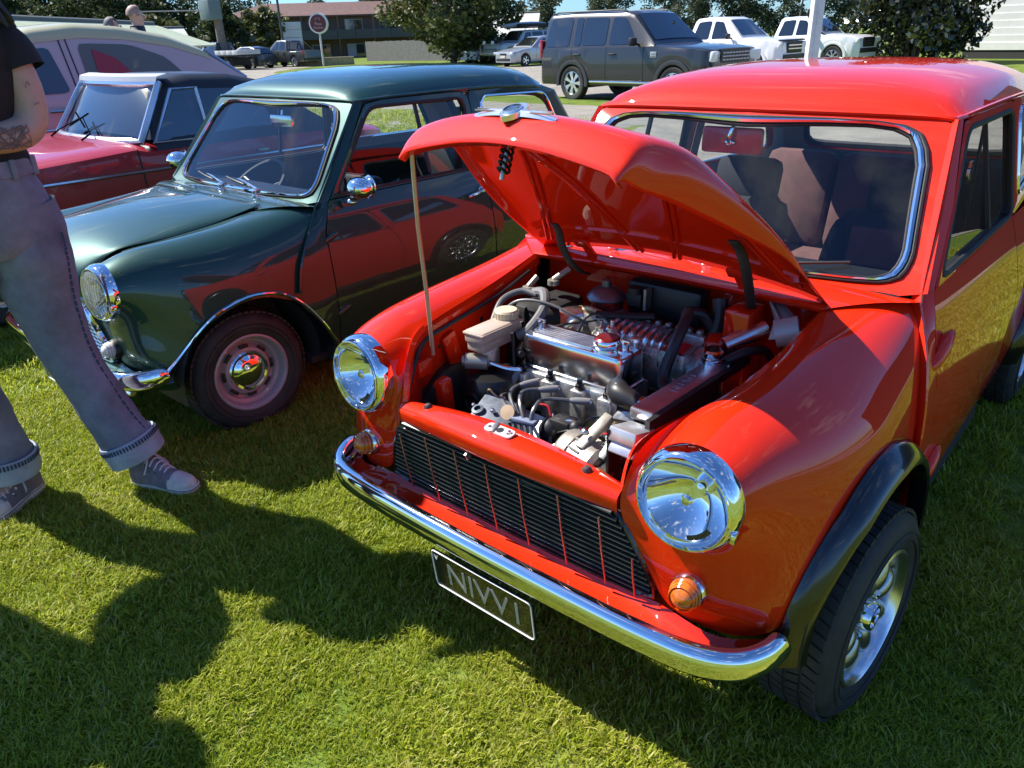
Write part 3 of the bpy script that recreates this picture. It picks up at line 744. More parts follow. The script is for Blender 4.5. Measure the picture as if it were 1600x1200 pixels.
        I = resample([*inner, inner[0]], 81)[:-1]; t_ = MB(); t_.tube(I, .0075, n=6, closed=True); fl_(t_).build('chrome_frame', CHROME, qw)
        gl = diskpatch([Vector(p)+Vector((-.008,0,0)) for p in inner], 64, 4); fl_(gl).build('glass', GLASS, qw)
    # --- rear panel with window, boot
    ro = [(0,2.207,1.222),(.40,2.18,1.21),(.485,2.158,1.19),(.52,2.315,1.03),(.560,2.445,.868),(.3,2.475,.868),(0,2.485,.868)]
    ro = [Vector(p) for p in ro]; ro = ro+[Vector((-p.x,p.y,p.z)) for p in reversed(ro[1:-1])]
    def ry(x, z): return 2.212+(1.222-z)*.78
    ri = roundpoly([(-.40,ry(0,1.175),1.175),(.40,ry(0,1.175),1.175),(.455,ry(0,.93),.93),(-.455,ry(0,.93),.93)], .07)
    cen = Vector((0,2.35,1.05)); A_, B_ = byang(ro), byang(ri)
    MB().grid([A_,[a.lerp(b,.5) for a,b in zip(A_,B_)],B_], close_v=True).build('rear_window_surround', PAINT, root)
    MB().grid([[a+Vector((0,-.03,-.02)) for a in A_],[b+Vector((0,-.032,-.02)) for b in B_]], close_v=True).build('rear_lining', LINER, root)
    rw = bpy.data.objects.new('rear_window', None); COL.objects.link(rw); rw.parent = root
    t_ = MB(); t_.tube(B_, .016, n=6, closed=True); t_.build('seal', RUBBER, rw)
    diskpatch(B_, 64, 3).build('glass', GLASS, rw)
    bt = []
    for z, y in ((.868,2.482),(.80,2.50),(.70,2.525),(.55,2.535),(.40,2.53),(.28,2.50)):
        bt.append([Vector((x, y-.06*abs(x/.58)**3, z)) for x in np.linspace(-.575,.575,11)])
    MB().grid(bt).build('boot_panel', PAINT, root)
    # --- floor, wheel wells, dark inner body
    inn_ = MB(); inn_.box((0,1.35,.20), (1.25,2.1,.03)); inn_.box((0,.0,.19), (.80,.50,.02))
    inn_.box((0,2.44,.42), (1.0,.03,.40))
    for s in (-1,1):
        inn_.box((s*.655,.86,.215), (.045,.95,.07))
    inn_.build('floor_pan', CARPET, root, smooth=False)
    for s in (-1,1):
        for cy, cz, R_ in ((0,ARCH_Z if red else .275,ARCH_R-.01 if red else .31),(2.036,.29,.305)):
            w = MB(); th = np.linspace(-.15, pi+.15, 20)
            w.grid([[Vector((s*x, cy+R_*cos(t), cz+R_*sin(t))) for t in th] for x in (.685,.45)])
            w.add([(s*.452, cy, cz)]+[(s*.452, cy+R_*cos(t), cz+R_*sin(t)) for t in th], [tuple(range(len(th)+1))])
            w.build('wheel_arch_liner', SOOT, root)
    # --- wheels
    st = -radians(5) if red else -radians(3)
    xo = .664 if red else .545
    wheel(root, (xo,.012,.240 if red else .247), 1, red, st); wheel(root, (-xo,.012,.240 if red else .247), -1, red, st)
    wheel(root, (.64 if red else .56,2.036,.247), 1, red); wheel(root, (-.64 if red else -.56,2.036,.247), -1, red)
    # --- arches
    for cy, cz, ra in ((.0,ARCH_Z,ARCH_R),(2.036,.29,.31)):
        th = np.linspace(-.30 if cy == 0 else -.1, pi+.12, 40)
        if red:
            def xb(t):
                z = cz+ra*sin(t); y = cy+ra*cos(t)
                x = sidex(max(.2, z)) if cy > 1 else float(np.interp(y, [-.33,-.285,-.175,0,.13,.245,.33], [.640,.658,.684,.697,.702,.704,.703]))
                return x
            pr = [(-.004,.010),(.004,.012),(.018,.004),(.033,-.008),(.044,-.020),(.047,-.030),(.043,-.035),(.01,-.030)]
            rows = [[Vector((xb(t)+dx, cy+(ra+dr)*cos(t), cz+(ra+dr)*sin(t))) for t in th] for dx, dr in pr]
            m = MB(); m.grid(rows)
            both(m, 'wheel_arch_flare', BLACKP, angle=50)
        else:
            P = []
            for t in th:
                z = cz+ra*sin(t); y = cy+ra*cos(t)
                x = sidex(max(.2,z)) if cy > 1 else float(np.interp(y, [-.33,-.285,-.175,0,.13,.245,.33], [.642,.660,.686,.698,.703,.705,.704]))
                P.append(Vector((x+.004, y, z)))
            if cy == 0: P = catmull([Vector(p) for p in ((.700,.410,.25),(.709,.36,.33),(.711,.318,.40),(.709,.247,.493),(.708,.17,.555),(.705,.09,.582),(.702,.0,.588),(.696,-.11,.562),(.688,-.18,.525),(.664,-.245,.462),(.652,-.30,.41),(.648,-.375,.352))], 4)
            m = MB(); m.tube(P, .0075, n=8); both(m, 'arch_trim', CHROME)
    # --- interior
    seatm = MAROON if red else VINYL
    for s in (-1, 1):
        seat = bpy.data.objects.new('seat', None); COL.objects.link(seat); seat.parent = root; seat.location = (s*.30, 1.02, .38); seat.rotation_euler = (0,0,0)
        c = MB(); c.box((0,-.02,.02), (.46,.46,.14), ch=.05); c.build('cushion', seatm, seat)
        B = Matrix.Rotation(radians(-14), 4, 'X'); 
        b = MB()
        prof = [(-.17,.0),(-.21,.10),(-.225,.25),(-.215,.38),(-.18,.46),(-.12,.50)] 
        if red:
            b.box((0,.25,.29), (.40,.10,.52), ch=.045); b.xf(B); b.build('backrest', DARKCLOTH, seat)
            for q in (-1,1):
                bo = MB(); bo.ell((q*.185,.205,.27), (.045,.06,.24), n=12, m=10); bo.xf(B); bo.build('bolster', DARKCLOTH, seat)
            pn = MB()
            for k in range(3): pn.box((0,.195,.13+k*.145), (.27,.03,.138), ch=.012)
            pn.xf(B); pn.build('backrest_panel', seatm, seat)
            hr = MB(); hr.box((0,.28,.62), (.27,.09,.17), ch=.04); hr.xf(B); hr.build('headrest', DARKCLOTH, seat)
        else:
            b.box((0,.25,.25), (.44,.08,.44), ch=.035); b.xf(B); b.build('backrest', seatm, seat)
            for k in range(7):
                rb = MB(); rb.ell((-.165+k*.055,.205,.26), (.026,.014,.19), n=8, m=8); rb.xf(B); rb.build('rib', seatm, seat)
    rs = bpy.data.objects.new('rear_seat', None); COL.objects.link(rs); rs.parent = root
    m = MB(); m.box((0,1.78,.46), (1.04,.42,.16), ch=.05); m.build('cushion', seatm, rs)
    m = MB(); 
    if red:
        for x in (-.33,0,.33): m.box((x,2.06,.73), (.325,.12,.44), rot=(-.24,0,0), ch=.05)
    else: m.box((0,2.06,.68), (1.02,.10,.42), rot=(-.22,0,0), ch=.04)
    m.build('backrest', seatm, rs)
    m = MB(); m.box((0,2.28,.845), (1.06,.36,.02)); m.build('parcel_shelf', CARPET, root)
    m = MB(); m.box((0,.53,.845), (1.14,.22,.03), ch=.01); m.box((0,.64,.80), (1.12,.03,.09), ch=.012); m.build('dashboard', BLACK if red else VINYL, root)
    sw = bpy.data.objects.new('steering_wheel', None); COL.objects.link(sw); sw.parent = root; sw.location = (-.30,.72,.80); sw.rotation_euler = (radians(38),0,0)
    m = MB(); m.lathe([(.185+.012*cos(t), .012*sin(t)) for t in np.linspace(0,2*pi,9)], n=40); m.build('wheel_rim', BLACK, sw)
    m = MB()
    for a in (0.3, pi-.3, 1.5*pi): m.tube([(0,0,-.03),(.18*cos(a),.18*sin(a),0)], .008, n=6)
    m.lathe([(0,-.01),(.05,-.015),(.05,-.04)], n=20); m.tube([(0,0,-.03),(0,0,-.30)], .018, n=10); m.build('spokes', STEEL, sw)
    mi = bpy.data.objects.new('rear_view_mirror', None); COL.objects.link(mi); mi.parent = root
    if red:
        mi.location = (-.055,.745,1.155)
        m = MB(); m.box((0,0,0), (.200,.022,.078), ch=.010); m.build('mirror_shell', pmat('mirror_red', (.35,.03,.03), .3, coat=.6), mi)
        m = MB(); m.tube([(0,-.02,-.005),(.005,-.03,.02),(.02,.0,.085)], .006, n=8, smooth=3); m.ell((0,-.018,-.005), (.018,.008,.010)); m.build('stalk', CHROME, mi)
    else:
        mi.location = (0,.74,1.14); m = MB(); m.box((0,0,0), (.18,.02,.055), ch=.008); m.build('mirror_shell', CHROMEW, mi)
        m = MB(); m.tube([(0,0,.02),(0,.02,.10)], .006, n=8); m.build('stalk', CHROME, mi)
    # belts
    for s in ((1,) if red else (-1,1)):
        m = MB(); m.grid([[Vector((s*.49,1.42,1.16)),Vector((s*.50,1.40,.95)),Vector((s*.50,1.37,.60))],[Vector((s*.49,1.47,1.16)),Vector((s*.50,1.45,.95)),Vector((s*.50,1.42,.60))]]); m.build('seat_belt', BLACK, root, solid=.002)
        m = MB(); m.box((s*.485,1.40,1.00), (.012,.045,.05), ch=.004); m.box((s*.485,1.40,1.03), (.008,.026,.03)); m.build('belt_buckle', CHROMEW, root)
    # --- wipers
    for x, tip in ((.085,(.33,.455,.905)),(-.225,(.02,.437,.905))) if red else ((.02,(-.26,.445,.92)),(.30,(.02,.44,.92))):
        wp = bpy.data.objects.new('wiper', None); COL.objects.link(wp); wp.parent = root
        sp = Vector((x,.355,.880)); tip = Vector(tip)
        m = MB(); m.lathe([(.017,-.006),(.016,.006),(.011,.010),(.010,.022),(.006,.026),(0,.026)], sp, (0,-.25,1), n=20); m.box(sp+Vector((.0,.006,.022)), (.024,.034,.018), ch=.005); m.build('spindle', CHROMEW, wp)
        m = MB(); m.tube([sp+Vector((0,.01,.026)), sp.lerp(tip,.5)+Vector((0,-.004,.022)), tip.lerp(sp,.15)+Vector((0,-.008,.008))], [.006,.004,.003], n=6, smooth=3); m.build('arm', CHROMEW, wp)
        d = (tip-sp).normalized(); mid = tip.lerp(sp,.25)
        a = Vector((mid.x-(.13 if tip.x > sp.x else -.13), 0, .887)); a.y = wsy(a.x,a.z)-.018
        b = Vector((tip.x+(.10 if tip.x > sp.x else -.10), 0, .915)); b.y = wsy(b.x,b.z)-.018
        m = MB(); m.tube([a, mid+Vector((0,-.012,0)), b], .0045, n=6, smooth=3); m.build('blade', BLACK, wp)
    for x in ((-.36,.24) if red else (-.15,)):
        m = MB(); m.lathe([(.010,0),(.009,.006),(.005,.012),(0,.012)], (x,.315,.879 if abs(x) < .3 else .874), (0,0,1), n=14); m.build('washer_jet', CHROMEW, root)
    return root
def add_bonnet(root, red):
    PAINT = RED if red else GREEN
    rows = cagegrid(bonnet_rows(red), 5, 4)
    hy, hz = .27, .85
    bn = bpy.data.objects.new('bonnet', None); COL.objects.link(bn); bn.parent = root
    bn.location = (0, hy, hz)
    sh = Vector((0, -hy, -hz))
    rows = [[p+sh for p in r] for r in rows]
    if not red:      # leave a thin shut line round the closed bonnet
        rows = [[Vector((p.x*.992, p.y, p.z+.001)) for p in r] for r in rows]
    lip = [p+Vector((0,.022,.003)) for p in rows[-1]]
    m = MB(); m.grid(rows+[[p+Vector((0,.004,-.004)) for p in rows[-1]], lip])
    m.build('bonnet_skin', PAINT, bn, angle=50, solid=.0025)
    if red:
        bn.rotation_euler = (radians(-48.5), 0, -.05)
        # pressed inner frame: side channels, nose channel, hinge channel and two diagonals
        n = len(rows); c = len(rows[0])
        f = MB()
        for i0, i1 in ((2, 5),):
            A = [Vector(rows[i0][j])+Vector((0,0,-.010)) for j in range(5, c-5)]
            f.grid([[p+Vector((0,d-.02,h)) for p in A] for d, h in ((-.03,.008),(-.022,-.008),(.016,-.008),(.022,.006))])
        f.build('cross_channel', PAINT, bn, weld=True, angle=40)
        f = MB()
        def under(x, y):    # point a little under the skin
            best = min((p for r in rows for p in r), key=lambda p: (p.x-x)**2+(p.y+hy-y)**2*1.2)
            return Vector((x, y-hy, best.z-.014))
        for sx in (-1, 1):
            for (x0,y0),(x1,y1) in (((sx*.05,.20),(sx*.20,-.33)), ((sx*.37,.20),(sx*.16,-.30))):
                for w_ in (0, .018):
                    P = [under(x0+(x1-x0)*t+w_*sx, y0+(y1-y0)*t) for t in np.linspace(0,1,10)]
                    f.tube(P, .006, n=6)
        f.build('stiffening_rib', PAINT, bn)
        ip = MB(); ip.grid([[p+Vector((0,0,-.010)) for p in r[5:-5]] for r in rows[3:-9]]); ip.build('inner_panel', PAINT, bn)
        # latch peg with its spring, below the nose
        lp = rows[-5][c//2]+Vector((.0,.020,-.012)); d = Vector((0,.55,-1)).normalized()
        sp = MB(); P = []
        for k in range(85):
            a = 2*pi*k/12; P.append(lp+d*(.085*k/84)+Vector((cos(a)*.013, sin(a)*.013, 0)))
        sp.tube(P, .0032, n=5); sp.build('latch_spring', pmat('spring_black', (.03,.03,.03), .25, metal=.8), bn)
        sp = MB(); sp.cyl(lp, lp+d*.098, .005); sp.build('latch_peg', STEEL, bn)
        sc = MB(); sc.tube([under(.25,-.20)+Vector((0,0,-.012)), under(.27,-.24)+Vector((0,0,-.02)), under(.28,-.21)+Vector((0,0,-.03))], .003, n=6, smooth=4); sc.build('safety_catch', PAINT, bn)
        # scroll of wire clip
        for sx in (-1, 1):
            hg = MB(); hg.box((sx*.245,-.04,.012), (.035,.10,.006)); hg.box((sx*.245,-.085,.004), (.05,.03,.012), ch=.003); hg.build('hinge_plate', PAINT, bn)
    # winged badge on the nose
    i = 25; c = len(rows[0])//2
    o = rows[i][c]; t = (rows[i-2][c]-rows[i+2][c]).normalized(); nrm = Vector((1,0,0)).cross(t).normalized()
    if nrm.y > 0: nrm = -nrm
    M = frame(o+nrm*.004, (1,0,0), t)
    bd = bpy.data.objects.new('bonnet_badge', None); COL.objects.link(bd); bd.parent = bn; 
    def place(m): return m.xf(M)
    for sx in (-1, 1):
        m = MB(); sec = []
        for k, tt in enumerate(np.linspace(0,1,7)):
            x = sx*(.024+.088*tt); w_ = .013*(1-.45*tt); h = .009*(1-.35*tt); dz = -.045*(x*x)/.11*2.2
            sec.append([Vector((x,-w_,dz)),Vector((x,-w_*.3,h+dz)),Vector((x,w_*.5,h*.8+dz)),Vector((x,w_,dz))])
        m.grid(sec)
        e = len(m.v)-4; m.f.append((e,e+1,e+2,e+3))
        for k in (-.35,.25):
            m.box((sx*.07,k*.014,.004), (.07,.0016,.003))
        place(m).build('badge_wing', pmat('badge_chrome', (.88,.87,.87), .22, metal=.85), bd, angle=30)
    m = MB()
    sh = [(0,.034),(.016,.030),(.026,.016),(.026,-.004),(.018,-.022),(0,-.036),(-.018,-.022),(-.026,-.004),(-.026,.016),(-.016,.030)]
    m.extr([(x,y,-.004) for x,y in sh], (0,0,.011)); m.lathe([(.023,.007),(.021,.011),(.019,.011)], n=28); place(m).build('badge_shield', pmat('badge_chrome', (.88,.87,.87), .22, metal=.85), bd)
    m = MB(); m.lathe([(.019,.0085),(0,.0095)], n=28); place(m).build('badge_roundel', pmat('badge_enamel', (.12,.14,.18), .2, metal=.4, coat=.8), bd)
    for dy in (.006,-.004): 
        m = MB(); m.box((0,dy,.0100), (.022,.005,.002)); place(m).build('badge_bar', CHROMEW, bd)
    return bn

def engine_bay(root):
    def part(name, mb, mat, parent=root, **k): return mb.build(name, mat, parent, **k)
    # inner wings with punched holes, bulkhead, shelf
    for s in (-1, 1):
        m = MB()
        top = [(.330,-.405,.640),(.340,-.375,.735),(.384,-.300,.760),(.412,-.19,.762),(.426,.03,.785),(.432,.155,.805),(.436,.255,.822)]
        m.grid([[Vector((s*x, y, z)) for x,y,z in top],[Vector((s*(x+.012), y, .60)) for x,y,z in top],[Vector((s*(x+.012), y, .28)) for x,y,z in top]])
        part('inner_wing', m, RED, smooth=True, angle=30, weld=True)
        m = MB(); m.box((s*.405,-.16,.66), (.012,.05,.14), rot=(.3,0,0), ch=.003); part('wing_bracket', m, RED)
        for (y, z, r) in ((-.25,.715,.008),(-.21,.70,.006),(-.10,.735,.007),(-.28,.665,.010),(-.02,.72,.008)):
            m = MB(); x = float(np.interp(y, [-.3,-.19,.03], [.388,.416,.430])); m.lathe([(r,0),(0,0.0005)], (s*(x-.001), y, z), (-s,0,0), n=14); part('wing_hole', m, BLACK)
    m = MB(); P = [Vector(p) for p in ((-.343,-.40,.655),(-.350,-.36,.725),(-.390,-.285,.748),(-.414,-.18,.752),(-.425,.03,.776),(-.434,.2,.812))]; m.tube([p+Vector((.010,0,.0)) for p in P], .006, n=6, smooth=5); part('wing_harness', m, BLACK)
    m = MB(); m.box((-.365,-.31,.685), (.018,.05,.045), ch=.004); part('rod_bracket', m, RED)
    m = MB(); m.grid([[Vector((x, .335, z)) for x in (-.45,-.15,.15,.45)] for z in (.28,.60,.84)]); m.grid([[Vector((x, y, .842)) for x in (-.45,0,.45)] for y in (.262,.335)])
    m.box((0,.29,.62), (.88,.09,.025)); part('bulkhead', m, RED, smooth=False)
    m = MB(); m.box((.01,.285,.775), (.235,.06,.105), ch=.015); part('heater_box', m, pmat('heater_black', (.012,.012,.014), .45))
    m = MB(); m.box((.255,.25,.70), (.07,.10,.24), ch=.008); m.box((.20,.22,.66), (.05,.12,.16), rot=(0,0,.3), ch=.01); part('bulkhead_channel', m, RED)
    # radiator on the left of the car
    ra = bpy.data.objects.new('radiator', None); COL.objects.link(ra); ra.parent = root
    m = MB(); m.box((.245,-.02,.50), (.055,.38,.36)); part('radiator_core', m, SOOT, ra, smooth=False)
    m = MB(); tank = [(.205,-.225,.690),(.268,-.240,.690),(.290,.190,.700),(.215,.205,.700)]
    m.extr([Vector(p) for p in tank], (0,0,-.035)); m2 = MB(); m2.box((.245,-.015,.690), (.062,.40,.030), rot=(0,0,-.04), ch=.006); part('radiator_tank', m2, pmat('tank_alloy', (.62,.62,.66), .3, metal=.9, noise=(20,.15)), ra)
    m = MB(); m.box((.250,-.268,.672), (.070,.085,.034), rot=(-.25,0,-.04), ch=.005); m.box((.252,-.300,.648), (.066,.03,.03), rot=(-.6,0,-.04), ch=.005); part('tank_end', m, pmat('white_alloy', (.60,.61,.61), .35, metal=.7, noise=(40,.1)), ra)
    m = MB(); m.box((.285,-.02,.695), (.012,.46,.02), rot=(0,0,-.04)); m.box((.215,-.285,.52), (.006,.05,.34)); part('radiator_cowl', m, BLACK, ra, smooth=False)
    m = MB(); m.lathe([(.030,0),(.030,.012),(.022,.016)], (.235,.125,.702), n=28); m.lathe([(.026,.016),(.028,.022),(.028,.032),(.022,.037),(0,.038)], (.235,.125,.702), n=28); part('radiator_cap', m, CHROME, ra)
    textmesh('DENSO', .034, 'tank_lettering', pmat('tank_print', (.42,.42,.46), .4, metal=.8), ra, frame((.245,-.03,.7058), (-.04,1,0), (-1,0,0)))
    # engine
    en = bpy.data.objects.new('engine', None); COL.objects.link(en); en.parent = root
    m = MB()
    m.box((-.075,.02,.43), (.34,.20,.26), ch=.01); m.box((-.07,-.05,.30), (.50,.34,.16), ch=.02); m.box((.13,-.02,.42), (.03,.24,.30), ch=.01)
    part('engine_block', m, SOOT, en)
    m = MB(); m.box((-.062,-.03,.592), (.335,.145,.115), ch=.006)
    for x in (-.20,-.105,-.01,.075): m.box((x,-.108,.592), (.040,.03,.105), ch=.004)
    m.box((.085,-.06,.585), (.05,.11,.13), ch=.01)
    m.grid([[(-.20,-.125,.545),(-.03,-.125,.535),(.10,-.13,.52)],[(-.19,-.19,.50),(-.03,-.20,.49),(.12,-.19,.47)]])
    part('cylinder_head', m, CAST, en)
    for x in (-.20,-.105,-.01,.075):
        m = MB(); m.lathe([(.012,0),(.012,.012),(.0075,.014),(.0075,.028),(0,.029)], (x,-.104,.645), n=6); part('head_stud', m, BLACKP, en, angle=20)
    # rocker cover
    rc = MB(); cx, cy = -.062, -.026
    base = roundpoly([(-.162,-.056,0),(.162,-.056,0),(.162,.056,0),(-.162,.056,0)], .022, 5)
    def lvl(sc, z): return [Vector((cx+p.x*sc[0], cy+p.y*sc[1], z)) for p in base]
    rc.grid([lvl((1.03,1.10),.650),lvl((1.03,1.10),.657),lvl((1.0,1.0),.659),lvl((.99,.985),.728),lvl((.975,.955),.738),lvl((.955,.91),.741),lvl((.5,.4),.742),lvl((.01,.01),.742)], close_v=True)
    part('rocker_cover', rc, pmat('rocker_alloy', (.78,.79,.76), .17, metal=1.0, noise=(12,.08), bump=(20,.05)), en)
    for k in range(7):
        m = MB(); m.box((cx-.040,cy-.034+k*.0105,.744), (.19,.0045,.006), ch=.0015); part('cover_fin', m, ALU, en)
    m = MB(); m.lathe([(.034,0),(.036,.006),(.036,.016),(.033,.022)], (.016,-.022,.742), n=36); part('filler_rim', m, CHROME, en)
    m = MB(); m.lathe([(.033,.021),(.028,.0255),(.010,.026),(0,.026)], (.016,-.022,.742), n=36); part('filler_cap', m, REDCAP, en)  # cap metal coloured dark red throughout
    for x in (-.200,.070):
        m = MB(); m.lathe([(.020,0),(.020,.004),(.010,.006),(.010,.022),(.006,.026),(0,.026)], (x,-.02,.741), n=20); m.box((x,-.02,.765), (.026,.008,.01), ch=.002); part('cover_nut', m, CHROME, en)
    m = MB(); m.lathe([(.012,0),(.012,.02),(.016,.022),(.014,.03),(0,.032)], (.080,.010,.740), n=18); part('breather', m, ALU, en)
    # supercharger
    sc = bpy.data.objects.new('supercharger', None); COL.objects.link(sc); sc.parent = root
    m = MB(); m.box((.035,.150,.660), (.30,.150,.130), ch=.02); m.box((.035,.115,.722), (.28,.045,.022), ch=.006); m.box((.035,.195,.724), (.29,.022,.026), ch=.006)
    for x in np.linspace(-.09,.16,9): m.box((x,.200,.742), (.016,.018,.014), ch=.004)
    part('supercharger_case', m, CAST, sc)
    for k in range(8):
        x = -.06+k*.024; m = MB()
        m.tube([(x,.080,.675),(x,.086,.722),(x,.11,.742),(x,.16,.748),(x,.185,.735)], .0065, n=6, smooth=3); part('case_rib', m, ALU, sc)
    for k in range(10):
        x = -.02+k*.013; m = MB(); m.box((x,.068,.692), (.005,.014,.035), ch=.0015); part('case_fin', m, ALU, sc)
    m = MB(); m.box((.150,.098,.732), (.055,.045,.006), rot=(.25,.05,0)); part('red_decal', m, DECAL, sc)
    m = MB(); m.lathe([(.066,0),(.066,.02),(.058,.03),(.052,.055),(.050,.07),(.046,.075)], (.185,.150,.655), (1,0,.02), n=32); part('nose_housing', m, CAST, sc)
    m = MB(); m.lathe([(.052,.066),(.056,.070),(.050,.080),(.056,.092),(.052,.098),(0,.099)], (.185,.150,.655), (1,0,.02), n=32); part('drive_pulley', m, ALU, sc)
    m = MB(); m.lathe([(.055,.072),(.057,.078),(.057,.090),(.055,.094)], (.185,.150,.655), (1,0,.02), n=32); part('drive_belt', m, RUBBER, sc)
    for (x, y, z) in ((-.03,.070,.745),(.045,.055,.735),(-.07,.075,.735)):
        m = MB(); m.lathe([(.022,0),(.022,.014),(.013,.018),(.013,.03),(.006,.033),(.006,.05),(0,.05)], (x,y,z-.02), n=16); part('bypass_valve', m, ALU, sc)
    m = MB(); m.box((-.05,.06,.70), (.10,.03,.03), ch=.006); m.tube([(-.10,.06,.715),(-.05,.05,.73),(.02,.05,.725)], .005, n=6, smooth=4); part('linkage', m, ALU, sc)
    # carburettor with domed dashpot
    cb = bpy.data.objects.new('carburettor', None); COL.objects.link(cb); cb.parent = root
    m = MB(); m.box((-.14,.19,.70), (.11,.10,.09), ch=.01); m.tube([(-.20,.10,.64),(-.21,.15,.69),(-.17,.19,.72)], [.035,.035,.03], n=14, smooth=4); part('carburettor_body', m, CAST, cb)
    m = MB(); m.lathe([(.056,0),(.058,.006),(.056,.010),(.046,.022),(.026,.034),(.014,.037),(.014,.055),(.010,.058),(0,.060)], (-.155,.225,.770), n=32); part('dashpot_dome', m, pmat('dull_dome', (.20,.20,.22), .35, metal=.8), cb)
    m = MB(); m.lathe([(.050,0),(.050,.030)], (-.155,.225,.735), n=28); part('dome_base', m, REDCAP, cb)
    m = MB(); m.tube([(-.21,.17,.735),(-.16,.155,.750),(-.10,.15,.745)], [.016,.014,.010], n=10, smooth=4); part('brass_pipe', m, YELZINC, cb)
    m = MB(); m.tube([(-.13,.14,.750),(-.05,.16,.755),(.02,.20,.757)], .011, n=10, smooth=3); part('fuel_rail', m, BLACK, cb)
    m = MB(); m.box((-.06,.235,.785), (.05,.04,.04), ch=.006); m.lathe([(.02,0),(.02,.02),(0,.022)], (-.06,.225,.80), n=16); part('regulator', m, BLACK, cb)
    m = MB(); m.box((-.025,.235,.79), (.008,.03,.06)); part('bracket', m, STEEL, cb)
    m = MB(); m.tube([(-.23,.03,.66),(-.235,.09,.70),(-.225,.13,.72),(-.19,.16,.73)], [.034,.036,.034,.026], n=14, smooth=4); part('inlet_elbow', m, ALU, cb)
    for k in range(4):
        m = MB(); m.tube([(-.255+.012*k,.045,.60),(-.252+.012*k,.055,.70)], .0065, n=6); part('inlet_fin', m, ALU, cb)
    # brake reservoir, servo and pipes
    br = bpy.data.objects.new('brake_reservoir', None); COL.objects.link(br); br.parent = root
    m = MB(); m.box((-.300,-.105,.742), (.068,.165,.036), ch=.007); m.box((-.300,-.120,.715), (.060,.125,.03), ch=.006); part('reservoir_tank', m, RESIN, br)
    m = MB(); m.box((-.300,-.105,.752), (.073,.170,.008), ch=.003); part('tank_seam', m, RESIN, br)
    m = MB(); m.lathe([(.033,0),(.034,.004),(.034,.020),(.030,.025),(0,.026)], (-.305,-.045,.758), n=32)
    for k in range(20): m.box((-.305+.034*cos(2*pi*k/20),-.045+.034*sin(2*pi*k/20),.770), (.003,.003,.016), rot=(0,0,2*pi*k/20))
    part('reservoir_cap', m, pmat('cream_plastic', (.55,.49,.34), .4, sub=.2), br)
    m = MB(); m.lathe([(.030,0),(.030,.05),(.024,.06)], (-.300,-.13,.655), n=20); part('reservoir_neck', m, STEEL, br)
    m = MB(); m.cyl((-.335,-.185,.668), (-.285,-.150,.665), .022, 20); m.lathe([(.014,0),(.014,.006),(0,.007)], (-.337,-.187,.668), (-.8,-.6,0), n=12); part('brake_cylinder', m, pmat('cream_metal', (.42,.39,.32), .35, metal=.5), br)
    m = MB(); m.tube([(-.28,-.15,.665),(-.23,-.135,.655),(-.19,-.12,.655)], .007, n=8, smooth=4); part('brake_pipe', m, CHROMEW, br)
    m = MB(); m.lathe([(.082,-.16),(.085,-.05),(.085,.08),(.070,.105),(.03,.11),(0,.11)], (-.275,-.145,.53), n=36); m.lathe([(.024,.0),(.026,.004),(.022,.006)], (-.27,-.231,.58), (0,-1,.1), n=20); part('servo_can', m, pmat('satin_black', (.010,.010,.010), .35), br)
    m = MB(); m.lathe([(.038,0),(.040,.02),(.034,.05),(.036,.06),(.030,.09)], (-.285,.02,.735), (.6,.8,.0), n=20); part('servo_bellows', m, RUBBER, br)
    # black splash panel and wheel well seen low on the car's right
    m = MB(); m.box((-.402,-.20,.44), (.012,.34,.34), ch=.004); m.lathe([(.17,0),(.165,.03),(.12,.05),(0,.055)], (-.395,-.18,.47), (1,0,.15), n=28); part('splash_panel', m, SOOT)
    m = MB(); m.box((-.33,-.27,.50), (.03,.04,.32), rot=(.15,.1,0), ch=.006); part('radiator_brace', m, RED)
    m = MB(); m.lathe([(.007,0),(.007,.005),(0,.006)], (-.335,-.30,.635), (0,-1,.3), n=8); part('brace_bolt', m, CHROMEW)
    rnd = random.Random(12)
    for i in range(26):     # small fasteners scattered over head, block and case
        x, y, z = rnd.choice([(rnd.uniform(-.2,.09),-.125,rnd.uniform(.50,.54)),(rnd.uniform(-.1,.17),.073,rnd.uniform(.63,.68)),(rnd.uniform(-.22,-.1),rnd.uniform(-.33,-.22),.618),(rnd.uniform(-.08,.16),.15,.728)])
        m = MB(); m.lathe([(.0065,-.004),(.0065,.005),(.003,.007),(0,.007)], (x,y,z), (0,-.7,.7), n=6); part('bolt', m, CHROMEW if i % 3 else STEEL, en, angle=20)
    for i, (p, q, c) in enumerate((((-.20,-.06,.66),(-.10,.10,.75),HOSE),((.06,-.20,.58),(.17,-.16,.63),HOSE),((-.24,-.20,.60),(-.16,-.24,.62),YELZINC),((-.02,-.24,.56),(.10,-.22,.60),HOSE),((.08,-.14,.56),(.19,-.20,.60),DECAL))):
        p, q = Vector(p), Vector(q); mid = (p+q)/2+Vector((.02*(i-2),-.02,.03)); m = MB(); m.tube([p,mid,q], .0032, n=6, smooth=6); part('wire', m, c, en)
    # hoses and cables
    def hose(name, pts, r, mat=HOSE, n=10): 
        m = MB(); m.tube(pts, r, n=n, smooth=6); return part(name, m, mat)
    G = pmat('grey_hose', (.16,.16,.155), .4)
    hose('vacuum_hose', [(-.345,-.06,.74),(-.36,.0,.785),(-.33,.05,.805),(-.28,.06,.80)], .009, pmat('grey_tube', (.12,.12,.12), .35))
    hose('vacuum_hose', [(-.30,.07,.80),(-.255,.06,.81),(-.225,.02,.78),(-.235,-.03,.735),(-.26,-.05,.715)], .0145, G)
